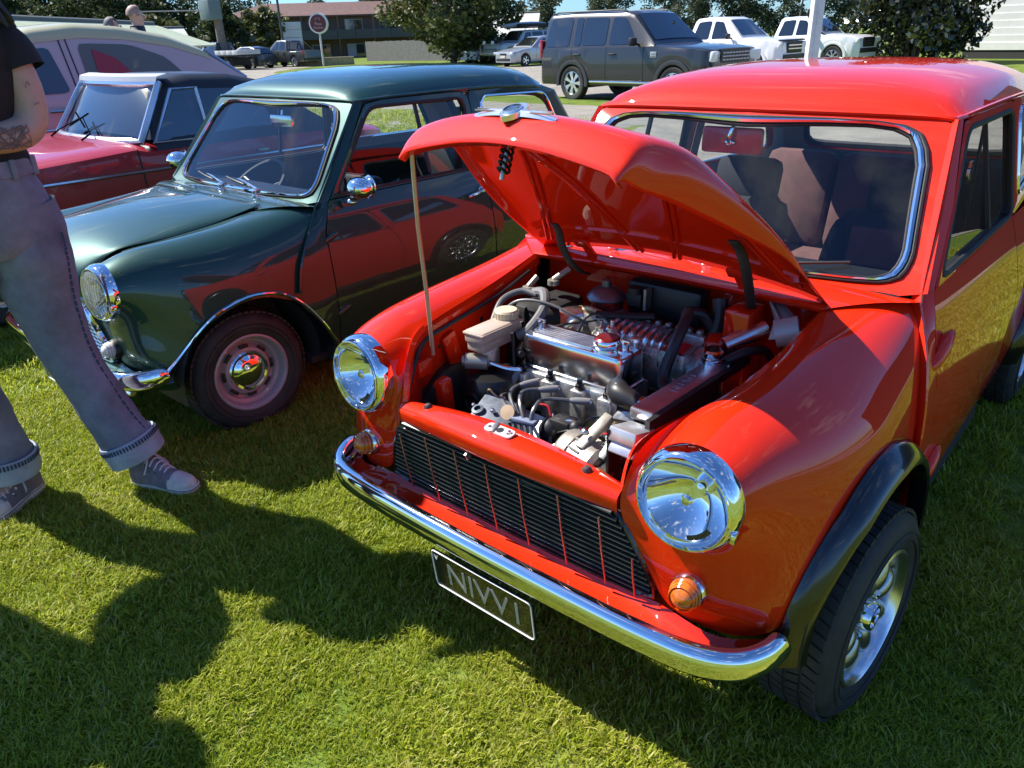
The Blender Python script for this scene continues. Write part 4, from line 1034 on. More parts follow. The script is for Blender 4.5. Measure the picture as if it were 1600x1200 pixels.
    hose('throttle_cable', [(-.345,-.03,.755),(-.30,.0,.795),(-.22,.02,.80),(-.14,.04,.775),(-.11,.07,.745)], .0042, pmat('grey_tube', (.12,.12,.12), .35))
    hose('breather_hose', [(-.13,.05,.72),(-.115,.07,.765),(-.08,.085,.775),(-.03,.08,.75)], .004, BLACK)
    hose('heater_hose', [(.115,.20,.79),(.155,.13,.805),(.165,.06,.76),(.16,.02,.69),(.18,-.01,.665),(.215,.01,.675)], .0155)
    hose('heater_hose', [(.115,.20,.79),(.15,.23,.78),(.18,.24,.73),(.19,.22,.68)], .0155)
    hose('heater_hose', [(.175,.27,.82),(.185,.255,.77),(.18,.235,.71),(.17,.22,.66)], .021)
    hose('overflow_hose', [(.27,.13,.715),(.31,.17,.735),(.33,.23,.72),(.34,.28,.66)], .012)
    hose('top_hose', [(.085,-.075,.665),(.110,-.105,.668),(.155,-.110,.660),(.185,-.11,.655)], [.027,.030,.024,.020], HOSE, 14)
    m = MB(); m.lathe([(.021,0),(.022,.006),(.021,.012)], (.170,-.11,.658), (1,0,-.1), n=20); part('hose_clamp', m, CHROMEW)
    hose('wiring_loom', [(-.23,-.11,.75),(-.235,-.10,.70),(-.225,-.11,.64),(-.215,-.12,.58)], .0045, BLACK)
    hose('wiring_loom', [(-.24,-.05,.70),(-.225,-.09,.69),(-.205,-.10,.69)], .010, BLACK)
    hose('earth_strap', [(.03,-.20,.60),(.06,-.24,.58),(.05,-.27,.53),(.02,-.29,.50)], .004, BLACK)
    hose('dipstick_tube', [(-.01,-.21,.625),(.01,-.25,.59),(.045,-.31,.55)], .005, pmat('dark_tube', (.05,.045,.05), .4))
    hose('red_lead', [(-.07,-.21,.625),(-.04,-.20,.625),(-.02,-.21,.60)], .003, DECAL)
    hose('sensor_lead', [(.14,-.16,.61),(.10,-.20,.61),(.09,-.24,.58),(.10,-.27,.53)], .005, BLACK)
    m = MB(); m.lathe([(.010,0),(.012,.008),(.010,.022),(0,.023)], (.135,-.14,.605), (-.2,-.9,.2), n=12); part('temperature_sender', m, YELZINC)
    m = MB(); m.lathe([(.045,-.02),(.042,.02),(.034,.034),(0,.036)], (.14,-.10,.59), (.2,-.9,.35), n=24); part('thermostat_housing', m, CAST)
    # plug leads: cap, cable, clips
    leadm = pmat('silver_lead', (.14,.145,.15), .3, metal=.4)
    for capp, mid in (((-.205,-.130,.635),(-.205,-.16,.60)),((-.125,-.150,.648),(-.15,-.19,.645)),((-.060,-.150,.648),(-.11,-.20,.648)),((.040,-.150,.642),(-.04,-.20,.645))):
        i = [-.205,-.125,-.060,.040].index(capp[0]); e = Vector((-.085+i*.020,-.285,.615)); e2 = Vector((-.045+i*.020,-.315,.560)); e3 = Vector((-.02+i*.018,-.325,.50))
        ld = bpy.data.objects.new('plug_lead', None); COL.objects.link(ld); ld.parent = en
        m = MB(); m.tube([capp, mid, (Vector(mid)+e)/2+Vector((-.02+.006*i,-.01,.018)), e, e2, e3], .0050, n=8, smooth=7); m.build('cable', leadm, ld)
        c = Vector(capp); d = (Vector(mid)-c).normalized(); m = MB(); m.lathe([(0,-.012),(.0085,-.012),(.0095,0),(.009,.025),(.006,.038)], c, d, n=16); m.build('plug_cap', pmat('boot_grey', (.20,.20,.20), .38), ld)
        m = MB(); m.lathe([(0,0),(.008,0),(.008,.004),(0,.004)], c-d*.0165, d, n=14); m.build('cap_end', CHROMEW, ld)
    for (x, y, z) in ((-.055,-.286,.617),(-.015,-.316,.560)):
        m = MB(); m.box((x,y,z), (.085,.020,.013), rot=(0,.0,.12), ch=.003); part('lead_separator', m, BLUEP if z < .6 else pmat('blue_grey_plastic', (.22,.26,.36), .4), en)
    # starter / clutch cover, alternator
    m = MB(); m.box((-.145,-.275,.585), (.12,.11,.06), rot=(.35,.1,.2), ch=.012); m.lathe([(.016,0),(.016,.02),(.009,.022)], (-.18,-.30,.60), (0,-.4,1), n=14); m.box((-.18,-.27,.53), (.09,.14,.10), ch=.02); part('clutch_cover', m, pmat('blue_grey_cast', (.13,.15,.18), .55, metal=.4, noise=(60,.3)), en)
    m = MB(); m.lathe([(.019,0),(.019,.006),(0,.007)], (-.092,-.290,.628), (.2,-.8,.5), n=20); part('round_tag', m, pmat('tan_tag', (.55,.40,.25), .5), en)
    al = bpy.data.objects.new('alternator', None); COL.objects.link(al); al.parent = root; al.location = (.125,-.265,.555); al.rotation_euler = (0,.12,-.15)
    am = pmat('alternator_alloy', (.44,.42,.36), .38, metal=.55, noise=(50,.15))
    m = MB(); m.lathe([(.030,-.070),(.052,-.066),(.060,-.056),(.060,-.030),(.057,-.028)], axis=(1,0,0), n=36); part('rear_housing', m, am, al)
    m = MB(); m.lathe([(.056,-.030),(.056,.012)], axis=(1,0,0), n=36); part('stator', m, STEEL, al)
    for k in range(14):
        a = 2*pi*k/14; m = MB(); m.box((-.009,.0575*cos(a),.0575*sin(a)), (.036,.009,.005), rot=(a,0,0)); part('cooling_slot', m, BLACK if k % 2 else am, al)
    m = MB(); m.lathe([(.057,.010),(.061,.012),(.061,.040),(.052,.052),(.030,.058)], axis=(1,0,0), n=36); part('front_housing', m, am, al)
    m = MB(); m.lathe([(.020,.058),(.036,.062),(.030,.070),(.036,.080),(.02,.084),(0,.084)], axis=(1,0,0), n=28); part('pulley', m, STEEL, al)
    m = MB(); m.box((.0,.02,.075), (.026,.11,.022), rot=(.5,0,0), ch=.005); m.box((.05,.03,.070), (.02,.10,.02), rot=(.6,0,.1), ch=.004); part('mounting_lug', m, am, al)
    m = MB(); m.tube([(.075,0,.035),(.075,.10,.02),(.075,.14,-.10)], .007, n=6); part('fan_belt', m, RUBBER, al)
    m = MB(); m.lathe([(.009,0),(.009,.012),(.005,.014),(0,.014)], (.0,-.01,.085), (0,-.5,1), n=6); part('mount_bolt', m, CHROMEW, al)
    m = MB(); m.box((.03,-.225,.60), (.06,.05,.05), ch=.008); m.ell((.0,-.24,.585), (.03,.03,.035)); m.ell((.07,-.23,.61), (.018,.018,.02)); part('distributor', m, BLACK, en)
    m = MB(); m.box((.17,-.20,.60), (.06,.03,.014), rot=(.3,0,-.3), ch=.003); m.box((.165,-.21,.575), (.07,.02,.012), rot=(.3,0,-.3), ch=.003); part('alternator_bracket', m, ALU, en)
    m = MB(); m.tube([(.02,-.235,.61),(.06,-.23,.625),(.09,-.235,.612)], .0055, n=8, smooth=4); part('metal_pipe', m, CHROMEW, en)
    m = MB(); m.box((.20,-.33,.50), (.05,.08,.16), ch=.01); m.tube([(.18,-.30,.56),(.19,-.35,.53),(.17,-.37,.48)], .018, n=10, smooth=4); part('rusty_bracket', m, pmat('rusty_steel', (.12,.07,.04), .7, metal=.3, noise=(40,.5)), en)
    # wiper motor / washer pump in the rear corner of the bay
    m = MB(); m.cyl((.245,.17,.735), (.315,.25,.775), .024, 20); m.lathe([(.026,0),(.026,.018)], (.30,.235,.766), (.7,.8,.4), n=20); part('silver_canister', m, ALU)
    m = MB(); m.grid([[Vector((.30,.29,.83)),Vector((.335,.29,.835))],[Vector((.335,.25,.80)),Vector((.39,.255,.81))],[Vector((.345,.20,.765)),Vector((.40,.21,.78))]]); m.tube([(.305,.285,.832),(.365,.225,.80)], .004, n=6); part('grey_plate', m, pmat('grey_metal_plate', (.45,.42,.41), .45, metal=.3), solid=.003)
    m = MB(); m.cyl((.36,.20,.785), (.41,.22,.80), .035, 20); part('washer_bottle', m, pmat('grey_metal_plate', (.45,.42,.41), .45, metal=.3))
    for (p, q) in (((-.33,.20,.80),(-.30,.24,.83)),((-.37,.13,.79),(-.36,.16,.815))):
        m = MB(); m.cyl(p, q, .009, 10); m.cyl(Vector(p)-Vector((0,0,.015)), p, .018, 12); part('valve_stub', m, pmat('cream_metal', (.42,.39,.32), .35, metal=.5))
    m = MB(); m.box((-.34,.17,.60), (.16,.20,.30), ch=.02); part('air_box', m, SOOT)
    # bonnet prop and rubber hinge straps
    m = MB(); m.tube([(-.354,-.285,.715),(-.343,-.300,.90),(-.333,-.318,1.06),(-.320,-.330,1.232)], .0055, n=8); part('bonnet_prop', m, pmat('prop_steel', (.50,.40,.33), .35, metal=.7))
    for s in (-1, 1):
        P = [Vector(p) for p in (((.285,.075,1.035),(.292,.100,1.01),(.302,.118,.965),(.300,.150,.915),(.285,.205,.862),(.270,.250,.825),(.262,.285,.812)) if s > 0 else ((-.250,.105,1.00),(-.250,.125,.975),(-.251,.142,.93),(-.254,.180,.88),(-.262,.225,.845),(-.270,.262,.822),(-.270,.290,.812)))]
        P = catmull(P, 5); m = MB()
        m.grid([[p+Vector((d, 0, 0)) for d in (-.012,.012)] for p in P])
        part('hinge_strap', m, RUBBER, solid=.007)
    # latch plate on the slam panel
    lt = bpy.data.objects.new('bonnet_latch', None); COL.objects.link(lt); lt.parent = root
    M = frame((0,-.424,.6635), (1,0,0), (0,1,.16))
    def lp(m): return m.xf(M)
    pl_m = pmat('latch_plate', (.74,.72,.68), .35, metal=.35)
    m = MB(); out_ = roundpoly([(-.040,-.014,0),(.040,-.014,0),(.040,.016,0),(-.040,.016,0)], .013, 4); m.extr([Vector(p) for p in out_], (0,0,.004)); lp(m).build('plate', pl_m, lt)
    m = MB(); m.lathe([(.009,.0045),(0,.0046)], (.002,.001,0), n=20); m.lathe([(.005,.0045),(0,.0046)], (.027,.001,0), n=14); m.lathe([(.004,.0045),(0,.0046)], (-.029,.001,0), n=14); lp(m).build('plate_hole', BLACK, lt)
    m = MB(); m.box((-.016,.003,.0055), (.012,.036,.004), rot=(0,0,.2), ch=.001); lp(m).build('latch_slide', STEEL, lt)
    m = MB(); m.lathe([(.005,.004),(.004,.009),(0,.009)], (.028,.004,0), n=8); lp(m).build('latch_bolt', CHROMEW, lt)
    for x in (-.238, .238):
        m = MB(); m.lathe([(.011,0),(.010,.005),(.006,.009),(0,.010)], (x,-.420,.650), (0,-.15,1), n=18); part('rubber_buffer', m, pmat('brown_rubber', (.06,.035,.035), .5))
    # underside glimpses: subframe
    m = MB(); m.box((0,-.18,.25), (.80,.08,.10), ch=.01); m.box((0,.25,.25), (.80,.10,.10), ch=.01); part('subframe', m, SOOT)

def green_extras(root):
    for s in (-1, 1):
        mr = bpy.data.objects.new('door_mirror', None); COL.objects.link(mr); mr.parent = root
        c = Vector((s*.765, .56, .925)) 
        m = MB(); m.ell(c, (.062,.055,.045), rot=(0,0,-.2*s), n=28, m=16); m.build('mirror_shell', CHROME, mr)
        m = MB(); m.lathe([(.052,0),(.050,.006),(0,.007)], c+Vector((0,.038,0)), (0,1,0), n=24); m.build('mirror_glass', MIRROR, mr)
        m = MB(); m.tube([(s*.655,.56,.855),(s*.70,.555,.862),(s*.745,.555,.885)], [.020,.013,.012], n=10, smooth=3); m.ell((s*.70,.555,.862), (.03,.02,.016)); m.build('mirror_stem', CHROME, mr)
    # bonnet release vents along the far wing and lower bumper bar
    m = MB(); m.tube([(-.60,-.46,.325),(-.3,-.50,.325),(0,-.51,.325),(.3,-.50,.325),(.60,-.46,.325)], .012, n=8, smooth=4); m.build('bumper_rail', CHROMEW, root)
# ------------------------------------------------------------------ terrain
def sstep(a, b, x):
    t = min(1, max(0, (x-a)/(b-a))); return t*t*(3-2*t)
def T(x, y):
    d = math.hypot(x-1, y+1.5)
    return -0.005*max(0, d-20) + .16*sstep(-3.9, -6.3, x)*sstep(14, 8, y)*sstep(-16, -12, x)

# ------------------------------------------------------------------ other vehicles
WIN = pmat('dark_window', (.012, .015, .018), .04, coat=1.0, spec=.8)
WINL = pmat('light_window', (.055, .075, .09), .05, coat=1.0, spec=.8)
def lerpk(K, y): return float(np.interp(y, [k[0] for k in K], [k[1] for k in K]))

class Shell:
    """car body as a loft: y runs from nose (-) to tail (+), front axle at y = 0"""
    def __init__(s, top, wid, roof=None, rw=.6, sill=.28, wheels=(), ar=.36, wz=.33, nose_drop=None, crown=.03, tumble=.06):
        s.top, s.wid, s.roof, s.rw, s.sill, s.wheels, s.ar, s.wz, s.crown, s.tumble = top, wid, roof, rw, sill, wheels, ar, wz, crown, tumble
        s.y0, s.y1 = top[0][0], top[-1][0]
    def zb(s, y):
        z = s.sill
        for w in s.wheels:
            d = abs(y-w)
            if d < s.ar: z = max(z, s.wz+sqrt(s.ar**2-d*d))
        return z
    def belt(s, y): return (lerpk(s.wid, y)*.965, lerpk(s.top, y)-.025)
    def cab(s, y, t):
        """point on cabin side, t 0 belt .. 1 roof edge"""
        bx, bz = s.belt(y); zt = lerpk(s.top, y); zr = lerpk(s.roof, y); hmax = max(z for _, z in s.roof)-min(z for _, z in s.roof)
        k = min(1, max(0, (zr-zt)/max(.01, hmax*.85)))
        rx = bx*.96+(s.rw-bx*.96)*k; ez = zr-.05*k
        return Vector((bx+(rx-bx)*t, y, bz+(ez-bz)*t))
    def rooftop(s, y, u):
        e = s.cab(y, 1); zr = lerpk(s.roof, y); x = e.x-.055
        return Vector((u*x, y, zr+(s.crown)*(1-u*u)))
    def lower_rows(s):
        ys = sorted(set([round(v, 4) for v in list(np.arange(s.y0, s.y1, .12))+[k[0] for k in s.top]+[k[0] for k in s.wid]+[w+s.ar*q for w in s.wheels for q in (-1,-.97,-.88,-.7,-.4,0,.4,.7,.88,.97,1)] if s.y0 <= v <= s.y1]+[s.y1]))
        rows = []
        for y in ys:
            w = lerpk(s.wid, y); zt = lerpk(s.top, y); zb = min(s.zb(y), zt-.12); h = zt-zb
            bx, bz = s.belt(y)
            P = [(w*.955, zb), (w*.985, zb+.18*h), (w, zb+.45*h), (w*.992, zb+.75*h), (bx, bz), (w*.90, zt), (w*.78, zt+.012), (w*.4, zt+.024), (0, zt+.027)]
            P = [Vector((x, y, z)) for x, z in P]
            rows.append(P+[Vector((-p.x, p.y, p.z)) for p in reversed(P[:-1])])
        return rows
    def lower(s):
        rows = s.lower_rows(); m = MB(); m.grid(rows); n = len(rows[0])
        m.f.append(tuple(range(n))); m.f.append(tuple(reversed(range((len(rows)-1)*n, len(rows)*n)))); return m
    def cabin(s):
        ks = [k[0] for k in s.roof]; ys = sorted(set([round(v,4) for v in np.arange(ks[0], ks[-1], .1)]+ks))
        rows = []
        for y in ys:
            P = [s.cab(y, t) for t in (0,.5,.9)]+[s.cab(y,1)+Vector((-.008,0,.012)), s.rooftop(y,1), s.rooftop(y,.6), s.rooftop(y,0)]
            rows.append(P+[Vector((-p.x, p.y, p.z)) for p in reversed(P[:-1])])
        m = MB(); m.grid(rows); return m
    def side_window(s, pts, off=.008):
        """pts: outline in (y, t) -> both sides"""
        P = roundpoly([(y, t, 0) for y, t in pts], .06, 3)
        A = resample([*P, P[0]], 41)[:-1]; c = sum(A, Vector())/40
        m = MB(); m.grid([[s.cab(a.lerp(c, k/3).x, a.lerp(c, k/3).y)+Vector((off,0,0)) for a in A] for k in range(4)], close_v=True); return m
    def screen(s, ya, yb, off, um=.93):
        m = MB(); m.grid([[s.rooftop(y, u)+Vector(off) for u in np.linspace(-um, um, 9)] for y in np.linspace(ya, yb, 6)]); return m

def road_wheel(parent, c, side, R, rim, wid=.2, spokes=7, mat=None, flat=False):
    w = bpy.data.objects.new('wheel', None); COL.objects.link(w); w.parent = parent; w.location = c; w.rotation_euler = (0,0,0 if side > 0 else pi)
    h = wid/2; m = MB(); m.lathe([(rim,-h),(R-.03,-h-.004),(R-.008,-h+.02),(R,-h+.05),(R,h-.05),(R-.008,h-.02),(R-.03,h+.004),(rim+.012,h+.002),(rim-.004,h-.008)], axis=(1,0,0), n=40); m.build('tyre', TYRE, w)
    m = MB(); m.lathe([(rim+.002,h-.006),(rim-.008,h-.002),(rim-.018,h-.02),(rim-.022,h-.09)], axis=(1,0,0), n=36); m.build('rim', mat or ALU, w)
    m = MB(); m.lathe([(0,h-.07),(rim,h-.075)], axis=(1,0,0), n=24); m.build('brake_disc', SOOT, w)
    if flat:
        m = MB(); m.lathe([(rim-.02,h-.03),(rim*.6,h-.015),(rim*.5,h-.01),(rim*.3,h+.012),(0,h+.016)], axis=(1,0,0), n=36); m.build('hub_cap', mat or ALU, w)
    else:
        for k in range(spokes):
            a = 2*pi*k/spokes; d = Vector((0,cos(a),sin(a))); t = Vector((0,-sin(a),cos(a))); m = MB()
            m.grid([[Vector((h-.022,0,0))+d*r+t*q+Vector((e,0,0)) for q, e in ((-b,-.02),(-b*.8,0),(b*.8,0),(b,-.02))] for r, b in ((.03,.03),(rim*.5,rim*.12),(rim-.012,rim*.24))])
            m.build('spoke', mat or ALU, w)
        m = MB(); m.lathe([(.045,h-.04),(.045,h-.018),(0,h-.012)], axis=(1,0,0), n=20); m.build('hub_cap', mat or ALU, w)
    return w

def vehicle(name, label, cat, loc, rz, shell, paint, wheels, rimr, wheelR, cabmat=None, windows=(), ws=None, rs=None, winmat=None, group=None, flat=False, spokes=7, track=None, rimmat=None, shut=(), handles=(), mirror=None, arches=None):
    root = thing(name, label, cat, loc, rz, group)
    shell.lower().build('body', paint, root, angle=42)
    ub = MB(); ub.box((0,(shell.y0+shell.y1)/2,shell.sill+.06), (lerpk(shell.wid,1)*1.7,(shell.y1-shell.y0)*.94,.12))
    ub.box((0,wheels[0],shell.wz+.15),(lerpk(shell.wid,0)*1.72,shell.ar*2,.5)); ub.box((0,wheels[1],shell.wz+.15),(lerpk(shell.wid,wheels[1])*1.72,shell.ar*2,.5)); ub.build('underbody', SOOT, root, smooth=False)
    if shell.roof: shell.cabin().build('cabin', cabmat or paint, root, angle=42)
    for pts in windows:
        m = shell.side_window(pts); m.build('side_window', winmat or WIN, root); m.flipped().build('side_window', winmat or WIN, root)
    if ws: shell.screen(*ws).build('windscreen', winmat or WIN, root)
    if rs: shell.screen(*rs).build('rear_window', winmat or WIN, root)
    tr = track or lerpk(shell.wid,0)-.11
    for y in wheels:
        for s in (-1,1): road_wheel(root, (s*tr, y, wheelR-.01), s, wheelR, rimr, spokes=spokes, flat=flat, mat=rimmat)
    for y in shut:
        for s in (-1,1):
            m = MB(); z0 = shell.zb(y)+.05; P = []
            for z in np.linspace(z0, lerpk(shell.top,y)-.02, 8):
                zt = lerpk(shell.top,y); zb = shell.zb(y); w = lerpk(shell.wid,y)
                x = float(np.interp((z-zb)/(zt-zb), [0,.18,.45,.75,.97], [.955*w,.985*w,w,.992*w,.965*w])); P.append((s*(x+.001),y,z))
            m.tube(P, .005, n=4); m.build('door_gap', BLACK, root)
    for y in handles:
        for s in (-1,1):
            zt = lerpk(shell.top,y); w = lerpk(shell.wid,y); m = MB(); m.box((s*(w+.012),y,zt-.16), (.03,.19,.035), ch=.01); m.build('door_handle', BLACK if paint is not SILVERP else SILVERP, root)
    if mirror:
        y, z, mm = mirror
        for s in (-1,1):
            w = lerpk(shell.wid,y); m = MB(); m.box((s*(w+.13),y,z), (.20,.11,.17), ch=.04); m.tube([(s*(w-.05),y-.02,z-.06),(s*(w+.08),y,z-.04)], .025); m.build('door_mirror', mm, root)
    if arches:
        for y in wheels:
            m = MB(); th = np.linspace(-.15, pi+.15, 26)
            for s in (1,):
                rows = [[Vector((lerpk(shell.wid, y+r*cos(t))*.985+dx, y+r*cos(t), shell.wz+r*sin(t))) for t in th] for r, dx in ((shell.ar+.085,-.005),(shell.ar+.075,.022),(shell.ar+.01,.03),(shell.ar-.015,.02),(shell.ar-.015,-.1))]
                m.grid(rows)
            m.build('arch_moulding', arches, root); m.flipped().build('arch_moulding', arches, root)
    return root

def dirrot(hx, hy): return math.atan2(hx, -hy)     # local -y faces (hx, hy)

def build_vehicles():
    part = lambda n, mb, mat, p, **k: mb.build(n, mat, p, **k)
    # --- crimson open tourer with its black hood up
    sh = Shell(top=[(-.80,.58),(-.74,.70),(-.55,.76),(.2,.84),(.92,.885),(1.0,.865),(1.95,.865),(2.4,.855),(2.95,.79),(3.08,.66)],
               wid=[(-.80,.50),(-.7,.66),(-.3,.74),(.6,.755),(2.2,.76),(2.8,.72),(3.08,.58)],
               roof=[(1.06,.90),(1.16,1.185),(1.24,1.235),(1.45,1.262),(1.75,1.25),(1.98,1.20),(2.42,.88)], rw=.56, sill=.24, wheels=(0,2.31), ar=.33, wz=.30, crown=.015)
    mg = vehicle('open_tourer', 'crimson convertible with black hood raised and silver windscreen frame', 'car', (-4.62,-.33,T(-4.62,.5)-.0), 0, sh, MGRED, (0,2.31), .19, .30, cabmat=VINYL, flat=True, shut=(.93,1.93))
    for o in list(mg.children):
        if o.name.startswith('cabin'): o.name = 'soft_top'
    fr = pmat('windscreen_silver', (.55,.58,.62), .25, metal=.9)
    def scr(x, t): return Vector((x*(.655-.075*t), .90+.25*t+.10*(abs(x)**2.5)*(1-t*.3), .895+.325*t))
    m = MB(); 
    out_ = [scr(x,1) for x in np.linspace(-1,1,11)]+[scr(1,t) for t in (.75,.5,.25,0)]+[scr(x,0) for x in np.linspace(.9,-.9,11)]+[scr(-1,t) for t in (0,.25,.5,.75)]
    m.tube(out_, .024, n=8, closed=True)
    part('windscreen_frame', m, fr, mg)
    m = MB(); m.grid([[scr(x*.985,t)+Vector((0,-.003,0)) for x in np.linspace(-1,1,11)] for t in np.linspace(.02,.98,5)]); part('windscreen', m, glassmat('bluish_glass',(.75,.82,.88),1.9), mg)
    m = MB(); m.grid([[scr(x,1)+Vector((0,d,h)) for x in np.linspace(-1.02,1.02,11)] for d,h in ((-.02,.015),(-.01,.045),(.06,.06),(.12,.055))]); part('header_rail', m, pmat('header_cream',(.50,.50,.47),.4,metal=.4), mg)
    for s in (-1,1):
        m = MB(); q = [Vector((s*.700,1.06,.885)),Vector((s*.625,1.27,1.185)),Vector((s*.640,1.43,1.185)),Vector((s*.705,1.43,.885))]; m.tube(q, .014, n=6, closed=True); part('quarterlight_frame', m, fr, mg)
        m = MB(); m.add([p for p in q], [(0,1,2,3)]); part('quarterlight', m, glassmat('bluish_glass'), mg)
        m = MB(); m.add([Vector((s*.705,1.44,.885)),Vector((s*.645,1.44,1.18)),Vector((s*.64,1.86,1.16)),Vector((s*.70,1.95,.885))], [(0,1,2,3)]); part('door_glass', m, WIN, mg)
        m = MB(); m.tube([(s*(lerpk(sh.wid,y)+.004),y,.735) for y in np.linspace(-.6,2.85,18)], .010, n=6); part('chrome_strip', m, CHROMEW, mg)
        m = MB(); m.tube([(s*.76,1.82,.77),(s*.785,1.80,.77),(s*.785,1.70,.765)], .010, n=6); part('door_handle', m, CHROME, mg)
        m = MB(); m.tube([(s*.25,.80,.905),(s*.26,.86,.94)], .006); m.tube([(s*.26,.86,.94),(s*.02,.93,1.02)], .004, n=5); m.tube([(s*.12,.89,.97),(s*-.10,.94,1.05)], .006, n=5); part('wiper', m, pmat('matt_black', (.008,.008,.008), .95, spec=0), mg)
    m = MB(); m.box((-.30,.62,.893), (.20,.10,.012), ch=.004); part('air_intake', m, CHROMEW, mg)
    m = MB(); m.lathe([(.17+.012*cos(t), .012*sin(t)) for t in np.linspace(0,2*pi,9)], (-.32,1.28,.93), (0,-.9,.45), n=28); part('steering_wheel', m, BLACK, mg)
    m = MB(); m.tube([(-.60,-.82,.46),(-.3,-.90,.46),(.3,-.90,.46),(.60,-.82,.46)], .045, n=8, smooth=4); part('front_bumper', m, CHROME, mg)
    for s in (-1,1):
        m = MB(); m.lathe([(.09,-.02),(.095,.01),(.08,.03),(.03,.05),(0,.052)], (s*.56,-.74,.60), (0,-1,.1), n=24); part('headlight', m, CHROME, mg)
        m = MB(); m.box((s*.33,1.62,.86), (.42,.14,.30), ch=.05); part('seat', m, VINYL, mg)

    # --- pink saloon with a cream roof
    sh = Shell(top=[(-.85,.70),(-.80,.88),(-.4,.93),(.72,.985),(.85,.955),(2.75,.945),(3.5,.90),(3.65,.80),(3.70,.6)],
               wid=[(-.85,.72),(-.7,.82),(.3,.86),(2.6,.865),(3.4,.82),(3.70,.74)],
               roof=[(.62,.985),(.98,1.38),(1.12,1.465),(1.5,1.50),(1.9,1.475),(2.3,1.40),(2.62,1.27),(3.05,.95)], rw=.64, sill=.26, wheels=(0,2.67), ar=.36, wz=.33, crown=.02)
    pk = vehicle('pink_saloon', 'old pink four door saloon with a cream roof behind the crimson convertible', 'car', (-7.08,-.10,T(-7.08,1)), 0, sh, PINK, (0,2.67), .20, .33, cabmat=PINK, flat=True, shut=(.62,1.36,2.42), winmat=WINL,
                 windows=[[(.82,.10),(1.04,.80),(1.24,.82),(1.29,.10)],[(1.46,.10),(1.48,.82),(1.95,.82),(2.22,.68),(2.44,.10)]], ws=(.68,1.04,(0,-.006,.012)))
    for o in pk.children:
        if o.name.startswith('side_window') and o.data.vertices[0].co.y > 1.4: o.data.materials[0] = pmat('beige_window', (.13,.125,.095), .05, coat=1.0)
    for s in (-1,1):
        for y in (1.345, 1.40):
            m = MB(); m.tube([Vector((s*(p.x+.003),p.y,p.z)) for p in (sh.cab(y,t) for t in np.linspace(0,.9,6))], .006, n=4); part('door_gap', m, BLACK, pk)
    ks = [y for y in np.arange(1.10,2.66,.06)]
    m = MB(); rows = []
    for y in ks:
        P = [sh.cab(y,.90)+Vector((.006,0,0)), sh.cab(y,.95)+Vector((.008,0,.0)), sh.cab(y,1)+Vector((0,0,.016)), sh.rooftop(y,1)+Vector((0,0,.008)), sh.rooftop(y,.6)+Vector((0,0,.008)), sh.rooftop(y,0)+Vector((0,0,.008))]
        rows.append(P+[Vector((-p.x,p.y,p.z)) for p in reversed(P[:-1])])
    m.grid(rows); part('cream_roof', m, CREAM, pk, angle=50)
    # rear screen that wraps round the corner, in a pale frame
    m = MB(); m.grid([[sh.rooftop(y,u)+Vector((0,.012,.012)) for u in np.linspace(-.98,.98,11)] for y in np.linspace(2.66,2.98,5)]); part('rear_window', m, WINL, pk)
    for s in (-1,1):
        a = [sh.rooftop(y,s*1.0)+Vector((s*.012,.01,.012)) for y in np.linspace(2.63,3.0,5)]; m = MB(); m.tube(a, .020, n=6); part('rear_window_frame', m, pmat('frame_bluegrey',(.36,.42,.50),.3,metal=.7), pk)
        m = MB(); q = [sh.cab(y,t)+Vector((.014,0,0)) for y,t in ((1.56,.12),(1.58,.74),(1.76,.60),(1.95,.14))]; q = [Vector((s*p.x,p.y,p.z)) for p in q]; m.add(q, [(0,1,2,3)]); part('red_seat_back', m, pmat('seat_red',(.32,.03,.05),.45), pk)
        m = MB(); m.tube([(s*(.875),1.20,.845),(s*.90,1.19,.845),(s*.90,1.05,.845)], .012, n=6); m.lathe([(.022,0),(.022,.01),(0,.014)], (s*.868,1.22,.845), (s,0,0), n=12); part('door_handle', m, CHROMEW, pk)
        m = MB(); m.tube([(s*(lerpk(sh.wid,y)+.004),y,.70) for y in np.linspace(-.7,3.4,20)], .010, n=6); part('chrome_strip', m, CHROMEW, pk)
        m = MB(); m.lathe([(.09,-.02),(.095,.01),(.08,.03),(0,.05)], (s*.62,-.83,.74), (0,-1,0), n=20); part('headlight', m, CHROME, pk)
    m = MB(); m.tube([(-.82,-.86,.45),(-.4,-.96,.45),(.4,-.96,.45),(.82,-.86,.45)], .06, n=8, smooth=4); part('front_bumper', m, CHROME, pk)

    # --- dark four wheel drive
    G4 = 'vehicles parked beyond the gravel'
    sh = Shell(top=[(-.86,.78),(-.82,1.05),(-.5,1.10),(.62,1.17),(.75,1.16),(3.86,1.14),(3.93,1.10),(3.96,.60)],
               wid=[(-.86,.80),(-.74,.92),(-.3,.955),(3.5,.955),(3.9,.93),(3.96,.88)],
               roof=[(.55,1.17),(1.22,1.78),(1.40,1.83),(2.2,1.845),(3.0,1.86),(3.74,1.84),(3.80,1.78),(3.94,1.12)], rw=.74, sill=.34, wheels=(0,2.885), ar=.42, wz=.38, crown=.02)
